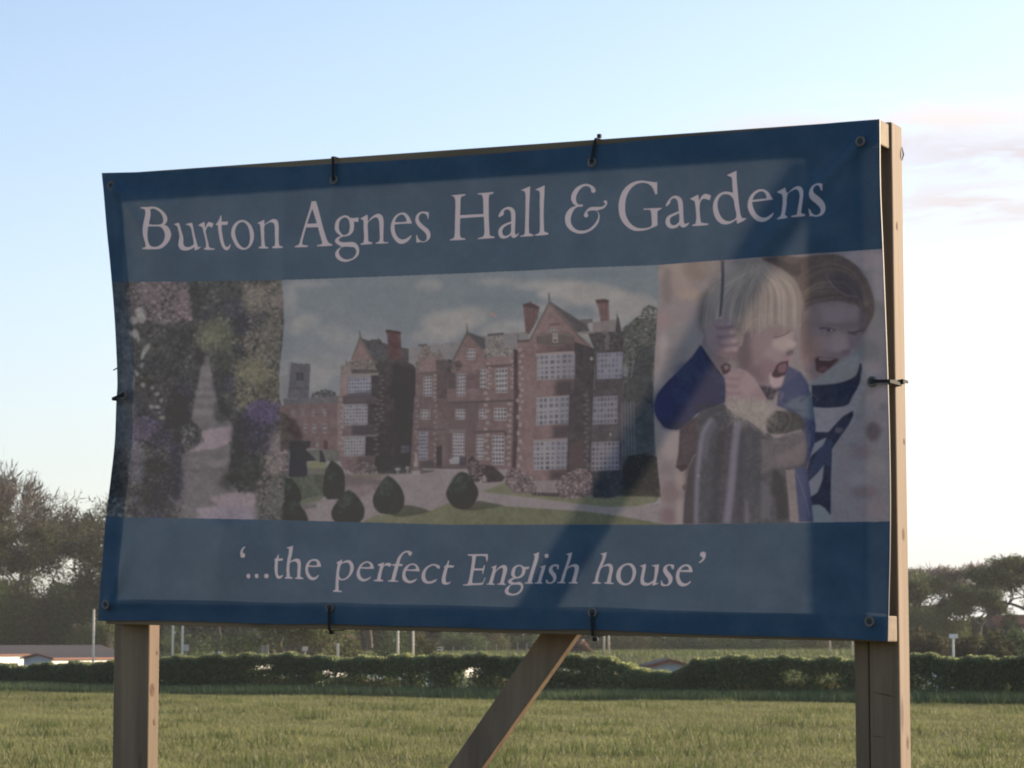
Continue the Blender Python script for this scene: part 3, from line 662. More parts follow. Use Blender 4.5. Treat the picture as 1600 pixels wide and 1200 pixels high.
    def bow(q, nc, nr, lit):
        q = np.array(q, float); S.poly(q, (132, 126, 130))
        e = (np.cos(np.pi*(1-np.arange(nc+1)/nc))+1)/2*.55+np.arange(nc+1)/nc*.45
        for i in range(nc):
            for j in range(nr):
                u0 = e[i]+(e[i+1]-e[i])*.16; u1 = e[i+1]-(e[i+1]-e[i])*(.30 if i in (2, 4) else .16); v0, v1 = (j+.2)/nr, (j+.84)/nr
                if nr > 4 and j == 2: v0 += .25/nr
                B = lambda u, v: (q[0]*(1-u)+q[1]*u)*(1-v)+(q[3]*(1-u)+q[2]*u)*v
                c = np.array((98, 95, 106) if 0 < i < nc-1 else (112, 106, 112))+S.rs.randn()*7
                S.poly([B(u0, v0), B(u1, v0), B(u1, v1), B(u0, v1)], c)
        xs = q[:, 0]; w = xs.max()-xs.min()
        S.poly([q[0]+(w*.62, 0), q[1], q[2], q[3]+(w*.62, 0)], (104, 102, 116), .45, 4)
    def bowbrick(q):
        S.poly(q, (118, 92, 91), **brick); q = np.array(q); w = q[:, 0].max()-q[:, 0].min()
        S.poly([q[0]+(w*.5, 0), q[1], q[2], q[3]+(w*.5, 0)], (74, 66, 69), .85, 6)
    bow(h3([(660, 636), (942, 622), (936, 808), (664, 822)]), 8, 5, 1)
    bowbrick(h3([(662, 822), (936, 808), (926, 934), (656, 948)]))
    S.poly(h3([(652, 946), (930, 930), (930, 944), (652, 962)]), (128, 116, 112))
    S.poly(h4([(510, -10), (660, -10), (640, 640), (500, 620)]), (120, 95, 94), **brick)
    S.poly(h4([(478, -10), (530, -10), (500, 600), (450, 600)]), (84, 68, 70), tex=5)
    bow(h4([(656, 56), (922, 42), (916, 246), (658, 262)]), 8, 5, 1)
    bowbrick(h4([(640, 262), (916, 246), (905, 358), (634, 368)]))
    S.poly(h4([(630, 362), (905, 352), (905, 368), (630, 378)]), (124, 112, 110))
    bow(h4([(632, 378), (892, 372), (886, 582), (634, 590)]), 8, 6, 1)
    bowbrick(h4([(618, 590), (886, 582), (870, 662), (622, 668)]))
    S.poly(h4([(640, 668), (830, 662), (800, 750), (670, 754)]), (120, 108, 106), tex=8)
    S.poly(h4([(900, 0), (1080, -10), (1050, 600), (880, 640)]), (76, 70, 72), tex=7)
    S.poly(h4([(910, 380), (1000, 376), (1000, 560), (900, 580)]), (90, 72, 72), .8, 2)
    S.poly(h4([(1075, -10), (1290, -10), (1280, 780), (1040, 780)]), (82, 76, 79), tex=7)
    S.win(h3([(1102, 622), (1292, 612), (1284, 806), (1098, 812)]), 7, 5, (116, 114, 126), (98, 96, 110), .2)
    S.win(h4([(1072, 50), (1252, 40), (1250, 246), (1066, 252)]), 7, 5, (116, 112, 122), (92, 88, 100), .2)
    S.win(h4([(1060, 382), (1262, 374), (1258, 584), (1056, 592)]), 7, 6, (118, 112, 120), (90, 86, 96), .2)
    S.ell(*h4(1198, 325), 1.6, 2.2, (138, 132, 126))
    S.ell(*h3(1062, 662), 2.4, 3, (128, 122, 120))
    for k in range(19):
        S.poly(bx4(h3, 524+(k % 2)*16, 590+k*42, 548+(k % 2)*16, 610+k*42) if k < 10 else bx4(h4, 506+(k % 2)*16, 60+(k-10)*60, 530+(k % 2)*16, 90+(k-10)*60), (142, 128, 124), .75)
        S.poly(bx4(h4, 1002+(k % 2)*16, 30+k*34, 1034+(k % 2)*10, 50+k*34), (100, 92, 92), .6)
    for x in range(1282, 1372, 22): S.stroke(h4([(x, 80), (x+6, 480)]), 2.0, 2.0, (104, 104, 116), .6)
    S.poly(h3([(1290, 720), (1330, 720), (1325, 790), (1292, 790)]), (116, 116, 126), .7, 1)
    S.stroke(h3([(1370, 670), (1350, 800)]), 2, 2, (112, 110, 114), .6)
    # middle windows lower down
    S.poly(h4([(0, -10), (490, -10), (470, 600), (0, 600)]), (112, 90, 89), **brick)
    S.poly(h4([(130, 80), (235, 80), (205, 520), (130, 560), (0, 560), (0, 80)]), (92, 76, 77), .6, 3)
    for f in ((62, 140, 134, 216, 4, 3), (238, 140, 284, 212, 2, 3), (344, 130, 434, 222, 4, 3), (42, 318, 130, 522, 5, 8), (218, 332, 268, 512, 3, 7), (330, 332, 414, 548, 4, 7)):
        S.win(bx4(h4, *f[:4]), f[4], f[5], (144, 136, 138), (80, 74, 82), .22)
    S.win(bx4(h4, 68, -8, 134, 44), 3, 2, (140, 132, 134), (82, 78, 84), .22); S.win(bx4(h4, 360, -10, 440, 20), 4, 1, (140, 132, 134), (82, 78, 84), .22)
    S.poly(h4([(0, 85), (500, 66), (500, 82), (0, 102)]), (90, 76, 76)); S.poly(h4([(200, 300), (420, 292), (455, 345), (430, 345), (410, 308), (200, 316)]), (88, 76, 78))
    S.poly(h4([(20, 290), (140, 286), (140, 310), (20, 314)]), (112, 102, 102), .8)
    for k in range(12):
        S.poly(bx4(h4, 270+(k % 2)*14, 10+k*44, 296+(k % 2)*14, 32+k*44), (140, 126, 122), .75)
        S.poly(bx4(h4, 440+(k % 2)*16-k*1.5, 90+k*40, 474-k*1.5, 112+k*40), (138, 122, 119), .75)
    # flag
    S.poly(h3([(305, 318), (330, 322), (366, 348), (362, 360), (335, 345), (308, 336)]), (152, 112, 104)); S.stroke(h3([(318, 340), (322, 470)]), .5, .5, (120, 112, 112), .6)
    # ground: gravel, lawns, hedges
    S.poly(h2([(130, 640), (600, 640), (1150, 600), (1600, 600), (1600, 1090), (70, 1090)]), (126, 113, 115), tex=6)
    S.poly(h4([(0, 580), (440, 580), (430, 700), (1000, 790), (1600, 840), (1600, 1010), (0, 1010)]), (128, 116, 117), tex=6)
    S.poly(h2([(560, 640), (950, 645), (870, 760), (700, 850), (560, 760)]), (116, 98, 98), .8, 3, tex=9)
    S.poly(h2([(135, 600), (430, 590), (470, 800), (380, 850), (200, 910), (120, 860)]), (82, 86, 74), 1, 1, tex=8)
    S.poly(h2([(210, 860), (400, 820), (380, 870), (220, 915)]), (100, 104, 84), .8, 1.5)
    S.poly(h2([(230, 905), (350, 890), (345, 925), (240, 940)]), (86, 78, 82), .6, 2)
    S.poly(h2([(640, 645), (900, 648), (880, 675), (680, 680)]), (104, 100, 82), .8, 1.5)
    S.poly(h2([(540, 650), (880, 690), (900, 720), (700, 740), (560, 740)]), (92, 82, 84), .6, 4)
    S.poly(h2([(265, 545), (425, 535), (430, 600), (265, 600)]), (114, 114, 84), 1, 1)
    S.poly(h2([(265, 590), (425, 605), (420, 650), (270, 640)]), (104, 98, 92), .9, 1)
    S.poly(h2([(275, 440), (525, 445), (540, 540), (280, 535)]), (94, 94, 89), 1, 1, tex=8)
    S.poly(h2([(255, 440), (345, 530), (255, 540)]), (62, 62, 64)); S.poly(h2([(370, 445), (392, 445), (425, 545), (370, 545)]), (64, 64, 66))
    S.poly(h2([(135, 365), (295, 368), (295, 415), (262, 430), (262, 530), (262, 560), (270, 620), (262, 662), (120, 668), (130, 540)]), (64, 64, 66), 1, 1, tex=5)
    S.poly(h2([(130, 520), (255, 520), (262, 660), (122, 664)]), (60, 60, 72), .8, 2)
    S.poly(h2([(100, 170), (180, 190), (240, 340), (180, 350), (140, 300)]), (78, 66, 66), .9, 2, tex=6)
    S.dabs(h2([(660, 560), (760, 540), (860, 590), (850, 640), (660, 640)]), [(114, 98, 98), (92, 82, 82), (126, 108, 108), (74, 70, 70)], 230, .8, 2)
    S.poly(h2([(860, 575), (1140, 560), (1145, 640), (860, 645)]), (66, 64, 63), .9, 2, tex=6)
    S.poly(h2([(520, 490), (580, 500), (600, 620), (560, 600)]), (110, 88, 90), .9, 2)
    for (x, y, w) in ((1030, 605, 26), (1115, 595, 20)):
        S.ell(*h2(x, y), w/5.3, 2.6, (122, 118, 112)); S.stroke(h2([(x, y), (x, y+50)]), 2.2, 3, (116, 108, 104))
    S.poly(h2([(1178, 470), (1192, 470), (1202, 560), (1215, 660), (1160, 660), (1168, 560)]), (134, 120, 116), tex=6)
    S.poly(h2([(1220, 545), (1330, 530), (1340, 620), (1225, 645)]), (78, 72, 74), .8, 2)
    S.poly(h2([(1460, 520), (1545, 512), (1540, 560), (1465, 562)]), (130, 126, 132)); S.poly(h2([(1545, 500), (1600, 500), (1600, 580), (1545, 580)]), (74, 68, 76), .9)
    S.poly(h2([(1120, 585), (1600, 575), (1600, 605), (1120, 620)]), (84, 78, 80), .7, 1.5)
    S.poly(h2([(1240, 600), (1600, 605), (1600, 618), (1240, 612)]), (132, 122, 120), .9)
    # lawn in front and right
    S.poly(h2([(740, 1040), (840, 990), (1100, 970), (1290, 960), (1440, 890), (1620, 900), (1620, 1090), (740, 1090)]), (106, 105, 78), 1, 1, tex=6)
    S.poly(h4([(0, 860), (100, 860), (400, 850), (1000, 890), (1300, 930), (1600, 985), (1600, 1010), (0, 1010)]), (100, 100, 74), 1, 1, tex=7)
    S.poly(h4([(240, 745), (330, 715), (410, 680), (640, 740), (830, 790), (1200, 770), (1560, 780), (1530, 820), (1400, 850), (1200, 858), (1000, 840), (700, 800)]), (108, 107, 80), 1, 1, tex=6)
    S.poly(h4([(215, 690), (330, 690), (400, 680), (260, 740), (225, 740)]), (126, 114, 114), .9, 1)
    S.poly(h4([(150, 520), (185, 480), (250, 545), (340, 560), (420, 640), (400, 670), (280, 680), (180, 670), (150, 580)]), (74, 66, 66), 1, 1.5, tex=7)
    S.dabs(h4([(150, 530), (200, 500), (280, 560), (240, 660), (180, 670)]), [(122, 102, 102), (104, 88, 90), (84, 74, 76)], 190, .7, 1.8)
    S.dabs(h4([(225, 640), (280, 625), (285, 670), (235, 680)]), [(138, 128, 128), (112, 102, 102)], 40, .8, 2)
    for q, n in ((h4([(430, 600), (500, 570), (600, 640), (665, 720), (640, 760), (480, 755), (420, 690)]), 520), (h4([(800, 700), (850, 630), (950, 575), (1040, 590), (1080, 650), (1110, 700), (1070, 770), (950, 795), (830, 790)]), 800)):
        S.poly(q, (96, 80, 80), 1, 1.5, tex=8)
        S.dabs(q, [(140, 118, 120), (120, 100, 102), (102, 86, 88), (80, 70, 70), (132, 112, 110)], n, .7, 1.9)
    S.poly(h4([(610, 750), (830, 755), (830, 785), (620, 775)]), (70, 62, 62), .85, 1)
    for x in (630, 660, 690): S.stroke(h4([(x, 745), (x, 775)]), .9, .9, (118, 104, 100))
    S.poly(h4([(1060, 600), (1290, 590), (1290, 770), (1180, 795), (1070, 790)]), (70, 68, 71), 1, 2, tex=7)
    q = h4([(1290, 560), (1330, 480), (1450, 470), (1540, 490), (1555, 600), (1565, 780), (1280, 775)])
    S.poly(q, (66, 59, 58), 1, 1.5, tex=7); S.dabs(q, [(76, 68, 64), (60, 54, 54), (72, 70, 62)], 330, .8, 2.2)
    S.poly(h4([(1290, 720), (1565, 740), (1565, 782), (1280, 780)]), (74, 72, 62), .7, 2)
    S.poly(h4([(1530, 400), (1550, 400), (1552, 480), (1528, 470)]), (112, 104, 100), .9, 1)
    # clipped yews
    def yew(f, pts, shadow=None):
        if shadow: S.poly(f(shadow), (74, 76, 62), .85, 1.5, sm=True)
        p = f(pts); S.poly(p, (64, 67, 62), 1, .8, sm=True, g=(55, 56, 55), tex=6)
        a = np.array(p); c = a.mean(0); w = a[:, 0].max()-a[:, 0].min()
        S.ell(c[0]-w*.12, c[1]-w*.2, w*.24, w*.3, (76, 80, 73), .5, blur=5, tex=6)
        S.dabs(p, [(64, 68, 64), (78, 83, 76), (56, 58, 57)], int(w*5), .5, 1.2, a=.5)
    yew(h2, [(470, 528), (520, 560), (565, 610), (582, 700), (580, 790), (550, 850), (440, 855), (400, 800), (405, 700), (425, 600)])
    yew(h2, [(105, 670), (150, 690), (210, 780), (222, 860), (190, 900), (95, 900), (90, 780)])
    yew(h2, [(80, 880), (150, 862), (220, 910), (275, 1010), (280, 1080), (70, 1080)])
    yew(h2, [(620, 780), (660, 800), (720, 870), (750, 940), (735, 1020), (690, 1062), (530, 1060), (480, 1010), (475, 950), (520, 870), (580, 795)])
    yew(h2, [(945, 655), (1000, 690), (1060, 760), (1090, 840), (1080, 920), (1030, 975), (900, 975), (840, 930), (822, 850), (860, 760), (910, 690)], [(900, 960), (1080, 905), (1200, 920), (1305, 955), (1200, 985), (1020, 1000)])
    yew(h4, [(110, 598), (160, 620), (205, 690), (228, 745), (215, 800), (170, 860), (100, 875), (40, 850), (0, 790), (-3, 740), (30, 680), (75, 615)], [(80, 870), (210, 815), (330, 830), (420, 848), (300, 870), (160, 885)])

def paint_children(S):
    K = crop(1015, 380, 2.697); k3, k4 = crop(1010, 590, 5.0), crop(1190, 590, 5.0); rs = S.rs; Z = 2.697
    def E(x, y, rx, ry, c, a=.7, blur=4, ang=0.0): S.ell(*K(x, y), rx/Z, ry/Z, c, a, ang, blur)
    def EK(L, base=None):
        for q in L: E(*q)
    # blurred leaves and path behind
    S.poly([(1028, 400), (1030, 450), (1023, 560), (1021, 620), (1024, 690), (1032, 770), (1038, 824), (1402, 824), (1402, 370)], (125, 115, 114), tex=4)
    EK(((120, 130, 80, 60, (138, 124, 116), .8, 9), (200, 110, 60, 50, (118, 104, 96), .8, 9), (250, 90, 50, 40, (128, 116, 108), .7, 8), (75, 180, 24, 80, (110, 101, 100), .8, 7), (110, 150, 20, 60, (132, 120, 112), .7, 6), (170, 215, 60, 26, (142, 124, 114), .8, 7), (150, 300, 90, 50, (124, 114, 116), .8, 10), (60, 330, 26, 46, (134, 112, 112), .8, 8), (140, 400, 90, 60, (122, 116, 116), .8, 10), (60, 440, 22, 60, (142, 131, 130), .8, 7), (120, 470, 60, 40, (116, 110, 110), .7, 9), (40, 560, 20, 50, (136, 126, 124), .8, 7), (90, 830, 40, 90, (140, 128, 126), .85, 9), (75, 950, 34, 30, (114, 104, 108), .8, 8), (90, 1050, 40, 50, (112, 96, 99), .8, 9), (130, 1000, 22, 40, (136, 122, 120), .7, 7), (80, 1150, 36, 40, (110, 92, 96), .85, 8), (130, 1130, 18, 60, (138, 126, 124), .8, 6)))
    S.poly(K([(800, 0), (1040, 0), (1040, 1210), (760, 1210), (770, 800), (860, 500)]), sh(88, 90, 98), 1, 3, tex=5)
    for q in ((900, 70, 90, 40, (104, 101, 108), .8, 7), (975, 160, 30, 120, (104, 103, 110), .8, 6), (960, 300, 40, 60, (84, 86, 90), .8, 7), (960, 380, 50, 100, (92, 93, 98), .8, 9), (920, 460, 60, 50, (80, 85, 90), .8, 8), (930, 530, 50, 40, (100, 99, 106), .8, 8), (960, 640, 50, 60, (98, 97, 106), .8, 8), (900, 700, 50, 40, (88, 92, 102), .7, 8), (945, 795, 32, 42, (66, 64, 72), .95, 5), (885, 730, 24, 18, (80, 84, 92), .8, 5), (985, 690, 18, 18, (78, 82, 90), .7, 4), (900, 880, 46, 30, (86, 80, 88), .8, 7), (860, 850, 16, 12, (82, 81, 90), .6, 4), (960, 940, 50, 34, (96, 97, 104), .7, 8), (880, 1000, 60, 30, (96, 98, 106), .8, 8), (910, 1050, 60, 26, (82, 77, 84), .8, 7), (950, 1120, 70, 34, (92, 88, 96), .7, 8), (820, 960, 26, 120, (92, 90, 98), .6, 7)):
        E(q[0], q[1], q[2], q[3], sh(*q[4]), q[5], q[6])
    # the girl behind
    S.poly(K([(470, 65), (560, 50), (640, 60), (700, 50), (790, 48), (870, 90), (925, 165), (950, 250), (945, 310), (910, 370), (870, 430), (660, 420), (620, 250), (590, 140)]), sh(66, 62, 63), 1, 2, sm=True, tex=5)
    S.poly(K([(480, 62), (540, 60), (600, 90), (640, 80), (640, 130), (600, 140), (540, 95)]), sh(52, 52, 56), .9, 3)
    for i in range(60):
        t = rs.rand(); c = ((90, 84, 80), (54, 53, 56), (80, 75, 73))[rs.randint(3)]
        S.stroke(K([(625+30*t, 150+70*t), (700+30*t, 95+90*t), (790+20*t, 85+90*t), (880-10*t, 140+80*t), (925-30*t, 260+20*t)]), .5, 1.5, sh(*c), .28, .8)
    for i in range(34):
        t = rs.rand(); c = ((98, 90, 84), (60, 57, 57))[rs.randint(2)]
        S.stroke(K([(650, 190+70*t), (720, 140+100*t), (800+20*t, 150+80*t)]), 1.2, .5, sh(*c), .4, .6)
    S.poly(K([(740, 150), (800, 110), (880, 160), (920, 240), (850, 245), (790, 200)]), sh(56, 56, 63), .6, 5)
    S.stroke(K([(745, 140), (775, 180), (820, 215), (880, 228)]), 1.0, .7, sh(108, 103, 104), .7, .5)
    S.poly(K([(640, 300), (700, 255), (800, 245), (880, 262), (915, 310), (910, 350), (870, 430), (800, 500), (740, 560), (700, 572), (660, 550), (640, 480)]), sh(84, 78, 84), 1, 3, sm=True, tex=4)
    for q in ((790, 300, 110, 40, (92, 88, 95), .8, 6), (690, 310, 40, 50, (80, 76, 80), .7, 6), (800, 425, 45, 50, (103, 95, 101), .8, 6), (730, 420, 50, 34, (96, 89, 95), .8, 6), (690, 450, 44, 60, (95, 82, 82), .8, 7), (870, 400, 30, 50, (82, 78, 86), .7, 5), (660, 400, 20, 90, (70, 64, 67), .7, 6), (905, 320, 20, 60, (66, 63, 68), .7, 6), (830, 460, 22, 12, (76, 68, 76), .8, 3), (790, 470, 40, 12, (80, 72, 80), .6, 4), (850, 345, 60, 12, (78, 72, 80), .7, 4), (740, 345, 50, 10, (76, 71, 78), .7, 4)):
        E(q[0], q[1], q[2], q[3], sh(*q[4]), q[5], q[6])
    S.stroke(K([(718, 360), (745, 358), (785, 368)]), 2.6, 1.8, sh(52, 48, 57), .9, 1.0); E(760, 368, 16, 6, sh(70, 67, 76), .8, 1); E(768, 367, 4, 3, sh(128, 124, 130), .8, .5); E(757, 367, 6, 5, sh(44, 42, 50), .8, .6)
    S.stroke(K([(840, 378), (868, 376), (900, 366)]), 2.8, 2.0, sh(50, 47, 56), .85, 1.2); E(868, 384, 14, 5, sh(60, 57, 66), .7, 1)
    S.poly(K([(698, 488), (712, 478), (745, 484), (790, 486), (800, 492), (770, 520), (735, 548), (705, 540)]), sh(56, 47, 50), 1, 2, sm=True)
    S.poly(K([(712, 482), (745, 486), (790, 488), (760, 496), (720, 494)]), sh(98, 90, 94), .8, 1.2); E(735, 530, 22, 10, sh(82, 64, 68), .7, 2.5)
    E(700, 560, 36, 14, sh(92, 84, 86), .7, 4)
    # her striped top
    lt, dk = sh(92, 96, 106), sh(40, 44, 58)
    S.poly(K([(650, 590), (700, 575), (780, 520), (850, 480), (885, 470), (895, 520), (930, 570), (880, 640), (820, 700), (690, 700)]), sh(90, 94, 100), 1, 1.5, tex=4)
    S.poly(k4([(395, 60), (520, 55), (640, 35), (740, -10), (765, -60), (775, -115), (790, -95), (788, -40), (770, 60), (720, 150), (690, 215), (620, 235), (520, 240), (400, 230)]), dk, 1, 1.2, sm=True, tex=4)
    S.poly(k4([(380, 240), (520, 240), (650, 235), (720, 190), (770, 60), (830, 60), (750, 250), (730, 350), (640, 430), (570, 560), (550, 1130), (360, 1130)]), lt, 1, 1.2, tex=4)
    S.poly(k4([(410, 235), (530, 240), (690, 225), (700, 290), (620, 370), (560, 420), (420, 430)]), sh(96, 98, 107), 1, 1.5, tex=4)
    S.poly(k4([(420, 425), (530, 430), (600, 350), (650, 300), (725, 260), (725, 300), (690, 370), (640, 440), (600, 500), (560, 560), (552, 800), (548, 1080), (500, 1020), (460, 995), (365, 1000), (360, 950), (430, 905), (470, 820), (490, 700), (500, 690), (500, 680), (450, 740), (365, 825), (350, 780), (380, 640), (430, 560), (490, 540), (515, 470), (470, 490), (410, 520)]), dk, 1, 1, tex=4)
    S.poly(k4([(590, 390), (650, 400), (620, 440), (580, 430)]), sh(88, 86, 96), .5, 2)
    S.poly(k4([(515, 470), (480, 540), (420, 590), (388, 615), (405, 530)]), lt, 1, 1); S.poly(k4([(495, 690), (485, 800), (445, 900), (365, 945), (360, 850), (440, 760)]), lt, 1, 1)
    S.poly(k4([(430, 600), (520, 480), (560, 480), (545, 700), (520, 690), (500, 670), (440, 740), (370, 790)]), sh(50, 58, 80), .7, 2)
    S.poly(k4([(370, 1005), (460, 1000), (500, 1025), (545, 1085), (552, 1130), (380, 1130)]), sh(84, 94, 102), 1, 1.5)
    # the boy's sweatshirt beyond his face
    S.poly(k4([(130, 90), (230, 20), (300, -45), (370, 60), (400, 200), (430, 380), (420, 520), (360, 700), (390, 900), (410, 1130), (280, 1130), (270, 900), (260, 700), (330, 460), (300, 330), (200, 250), (120, 220)]), (76, 77, 97), 1, 1.5, tex=5)
    S.poly(k4([(170, 220), (260, 160), (390, 120), (410, 260), (425, 340), (330, 310), (240, 250)]), (90, 97, 108), .9, 2.5)
    S.poly(k4([(270, 740), (350, 690), (380, 880), (410, 1120), (300, 1120)]), (74, 77, 100), .9, 3); S.stroke(k4([(270, 730), (330, 880), (390, 1100)]), 1.5, 2, (104, 105, 122), .5, 1.2)
    for a_, b_ in ((((200, 60), (320, 20))), ((180, 130), (380, 60)), ((300, 190), (390, 120)), ((200, 250), (330, 260)), ((400, 380), (370, 470))): S.stroke(k4([a_, b_]), 2.4, 1.6, (62, 62, 80), .6, 2)
    S.stroke(k4([(230, 100), (360, 90)]), 3, 2, (88, 90, 112), .5, 2.5)
    # face: profile to the right, mouth wide open
    FACE = K([(372, 430), (372, 330), (470, 250), (600, 300), (618, 370), (621, 395), (630, 425), (629, 441), (612, 452), (607, 462), (608, 478), (586, 492), (584, 505), (585, 525), (578, 548), (566, 560), (563, 588), (548, 607), (522, 613), (500, 600), (474, 612), (430, 590), (395, 540), (376, 490)])
    S.poly(FACE, (122, 106, 108), 1, 1.0, tex=3)
    EK(((400, 440, 40, 110, (97, 84, 88), .9, 9), (440, 560, 50, 50, (104, 88, 94), .8, 8), (480, 430, 60, 60, (125, 109, 109), .7, 9), (560, 425, 46, 34, (150, 135, 132), .85, 6), (585, 385, 26, 30, (146, 131, 128), .8, 5), (600, 425, 22, 16, (154, 139, 136), .8, 3.5), (520, 470, 40, 30, (138, 120, 121), .7, 6), (500, 520, 34, 36, (118, 98, 104), .7, 6), (535, 480, 24, 14, (132, 112, 115), .6, 4), (560, 350, 60, 22, (122, 110, 106), .7, 6)))
    S.stroke(K([(520, 398), (552, 392), (580, 380), (606, 362)]), 1.6, 2.0, (84, 73, 76), .85, .9)
    S.stroke(K([(530, 384), (570, 374), (600, 358)]), 2.4, 1.4, (112, 98, 98), .6, 1.5)
    S.poly(K([(575, 462), (592, 450), (612, 453), (606, 464), (585, 476)]), (98, 83, 89), .85, 1.6)
    S.poly(K([(560, 490), (582, 482), (607, 470), (608, 479), (588, 492), (566, 500)]), (134, 108, 112), .9, 1.2)
    S.poly(K([(540, 510), (560, 500), (585, 495), (585, 522), (577, 548), (564, 560), (530, 572), (515, 556), (528, 532)]), (76, 58, 64), 1, 1.4, sm=True)
    S.poly(K([(545, 514), (575, 502), (580, 520), (572, 545), (548, 548), (540, 530)]), (112, 88, 94), .9, 2.4, sm=True)
    S.poly(K([(512, 552), (522, 566), (545, 566), (565, 556), (566, 580), (550, 604), (524, 610), (508, 588)]), (150, 132, 134), .95, 2, sm=True)
    S.stroke(K([(510, 545), (508, 575), (520, 600)]), 2.2, 2.0, (156, 140, 142), .7, 1.2)
    S.poly(K([(455, 600), (505, 604), (530, 616), (548, 608), (520, 660), (470, 660)]), (66, 60, 67), .9, 3)
    S.poly(K([(560, 600), (572, 560), (585, 515), (640, 545), (670, 590), (670, 640), (560, 650)]), (72, 75, 98), .9, 2.5)
    # hair: a fair bowl cut, strands falling from the crown
    HAIR = K([(215, 380), (212, 330), (222, 260), (246, 180), (290, 118), (350, 82), (430, 70), (500, 84), (560, 110), (610, 150), (640, 200), (652, 258), (644, 310), (622, 348), (595, 338), (560, 362), (520, 350), (470, 372), (430, 352), (405, 372), (392, 430), (376, 440), (340, 330), (290, 330), (250, 360)])
    S.poly(HAIR, (122, 112, 107), 1, 2, sm=True, tex=4)
    EK(((240, 290, 34, 90, (92, 88, 87), .8, 8), (300, 220, 46, 90, (124, 116, 112), .7, 8), (350, 140, 60, 50, (140, 130, 124), .75, 8), (450, 120, 80, 36, (124, 115, 108), .7, 8), (560, 190, 60, 60, (144, 131, 122), .8, 9), (610, 260, 34, 70, (136, 122, 114), .8, 7), (480, 250, 50, 70, (112, 101, 97), .7, 9), (385, 300, 24, 90, (104, 95, 92), .8, 7), (540, 320, 60, 30, (126, 114, 108), .6, 7), (420, 200, 24, 70, (106, 97, 92), .6, 7)))
    for i in range(330):
        u = rs.rand(); x0, y0 = 410+90*rs.rand(), 78+30*rs.rand()
        if u < .4:
            v = u/.4; x3, y3 = 215+170*v, 370-30*v+rs.randn()*14; xm, ym = x0+(x3-x0)*.75-20*(1-v), 120+60*v+(y3-120)*.3
        else:
            v = (u-.4)/.6; x3, y3 = 385+262*v, 352+22*math_sin(v*9)-30*max(0, v-.85)/.15+rs.randn()*10; xm, ym = x0+(x3-x0)*.78+18*v, 120+50*(1-v)+(y3-120)*.22
        c = [(158, 145, 136), (96, 88, 86), (144, 130, 121), (114, 104, 100), (168, 155, 146)][rs.randint(5)]
        S.stroke(K([(x0, y0), (xm, ym), (x3, y3)]), .4, .9+.9*rs.rand(), c, .30, .4)
    S.stroke(K([(400, 380), (425, 340), (470, 300), (490, 260)]), 1.2, .6, (152, 138, 128), .6, .5)
    # rope above the fist
    S.stroke(K([(309, 72), (311, 150), (306, 240), (300, 310)]), 5.2, 3.0, (80, 77, 82), .95, .8)
    # forearm, fist
    S.poly(K([(222, 435), (240, 380), (300, 320), (345, 400), (345, 480), (305, 545), (268, 500)]), (109, 98, 100), 1, 2, sm=True)
    EK(((265, 450, 30, 50, (120, 108, 108), .7, 6), (300, 505, 24, 30, (100, 89, 91), .7, 5)))
    S.poly(K([(240, 400), (250, 355), (285, 322), (330, 322), (352, 345), (362, 380), (374, 410), (376, 450), (360, 474), (330, 480), (285, 465), (255, 440)]), (124, 107, 110), 1, 1.2, sm=True, tex=3)
    for i, (x, y, rx, ry) in enumerate(((318, 342, 36, 17), (326, 378, 40, 18), (336, 415, 40, 18), (342, 450, 34, 17))):
        E(x, y+9, rx, ry, (104, 88, 93), .6, 4, -.12); E(x, y-2, rx*.92, ry*.72, (139, 121, 122), .75, 4, -.12); E(x+rx*.55, y-3, rx*.3, ry*.5, (150, 133, 132), .6, 3, -.12)
    S.poly(K([(316, 310), (330, 300), (340, 322), (330, 345), (316, 335)]), (130, 112, 114), .9, 1.2)
    EK(((265, 380, 22, 40, (132, 116, 117), .6, 5), (352, 485, 22, 12, (112, 92, 98), .8, 3)))
    # toggle below the fist and the lower hand
    S.poly(K([(300, 520), (322, 505), (345, 512), (340, 548), (312, 555)]), (78, 66, 71), 1, 1.6); E(326, 524, 10, 10, (120, 101, 104), .9, 1.2); S.stroke(K([(345, 480), (346, 530)]), 3.2, 3, (120, 106, 106), .8, 1)
    S.poly(K([(318, 580), (330, 550), (350, 530), (390, 530), (425, 552), (455, 590), (480, 630), (498, 660), (470, 680), (400, 680), (335, 668), (322, 620)]), (132, 113, 116), 1, 1.4, sm=True, tex=3)
    for x, y, rx, ry in ((355, 560, 34, 13), (352, 590, 34, 13), (352, 622, 34, 14), (358, 652, 34, 12)):
        E(x, y+7, rx, ry, (112, 94, 99), .5, 3.5, .05); E(x, y-2, rx*.9, ry*.7, (145, 126, 127), .6, 3.5, .05)
    EK(((420, 600, 40, 40, (142, 123, 124), .6, 6), (455, 640, 30, 26, (124, 106, 109), .6, 5)))
    # blue sleeve
    S.poly(K([(218, 428), (180, 480), (120, 540), (60, 600), (28, 650), (20, 700), (40, 750), (75, 780), (118, 787), (160, 760), (210, 715), (320, 672), (322, 620), (318, 570), (300, 545), (268, 500)]), (65, 67, 85), 1, 1.3, sm=True, tex=5)
    EK(((60, 680, 40, 60, (60, 64, 90), .7, 8), (160, 540, 60, 40, (70, 72, 90), .6, 8), (230, 640, 60, 50, (60, 62, 84), .6, 8), (100, 770, 50, 16, (48, 51, 72), .7, 5), (250, 690, 70, 16, (52, 54, 72), .7, 5), (130, 640, 50, 40, (70, 73, 95), .5, 8)))
    S.stroke(K([(222, 440), (250, 490), (300, 550)]), 1.8, 2.4, (46, 49, 68), .75, 1.2)
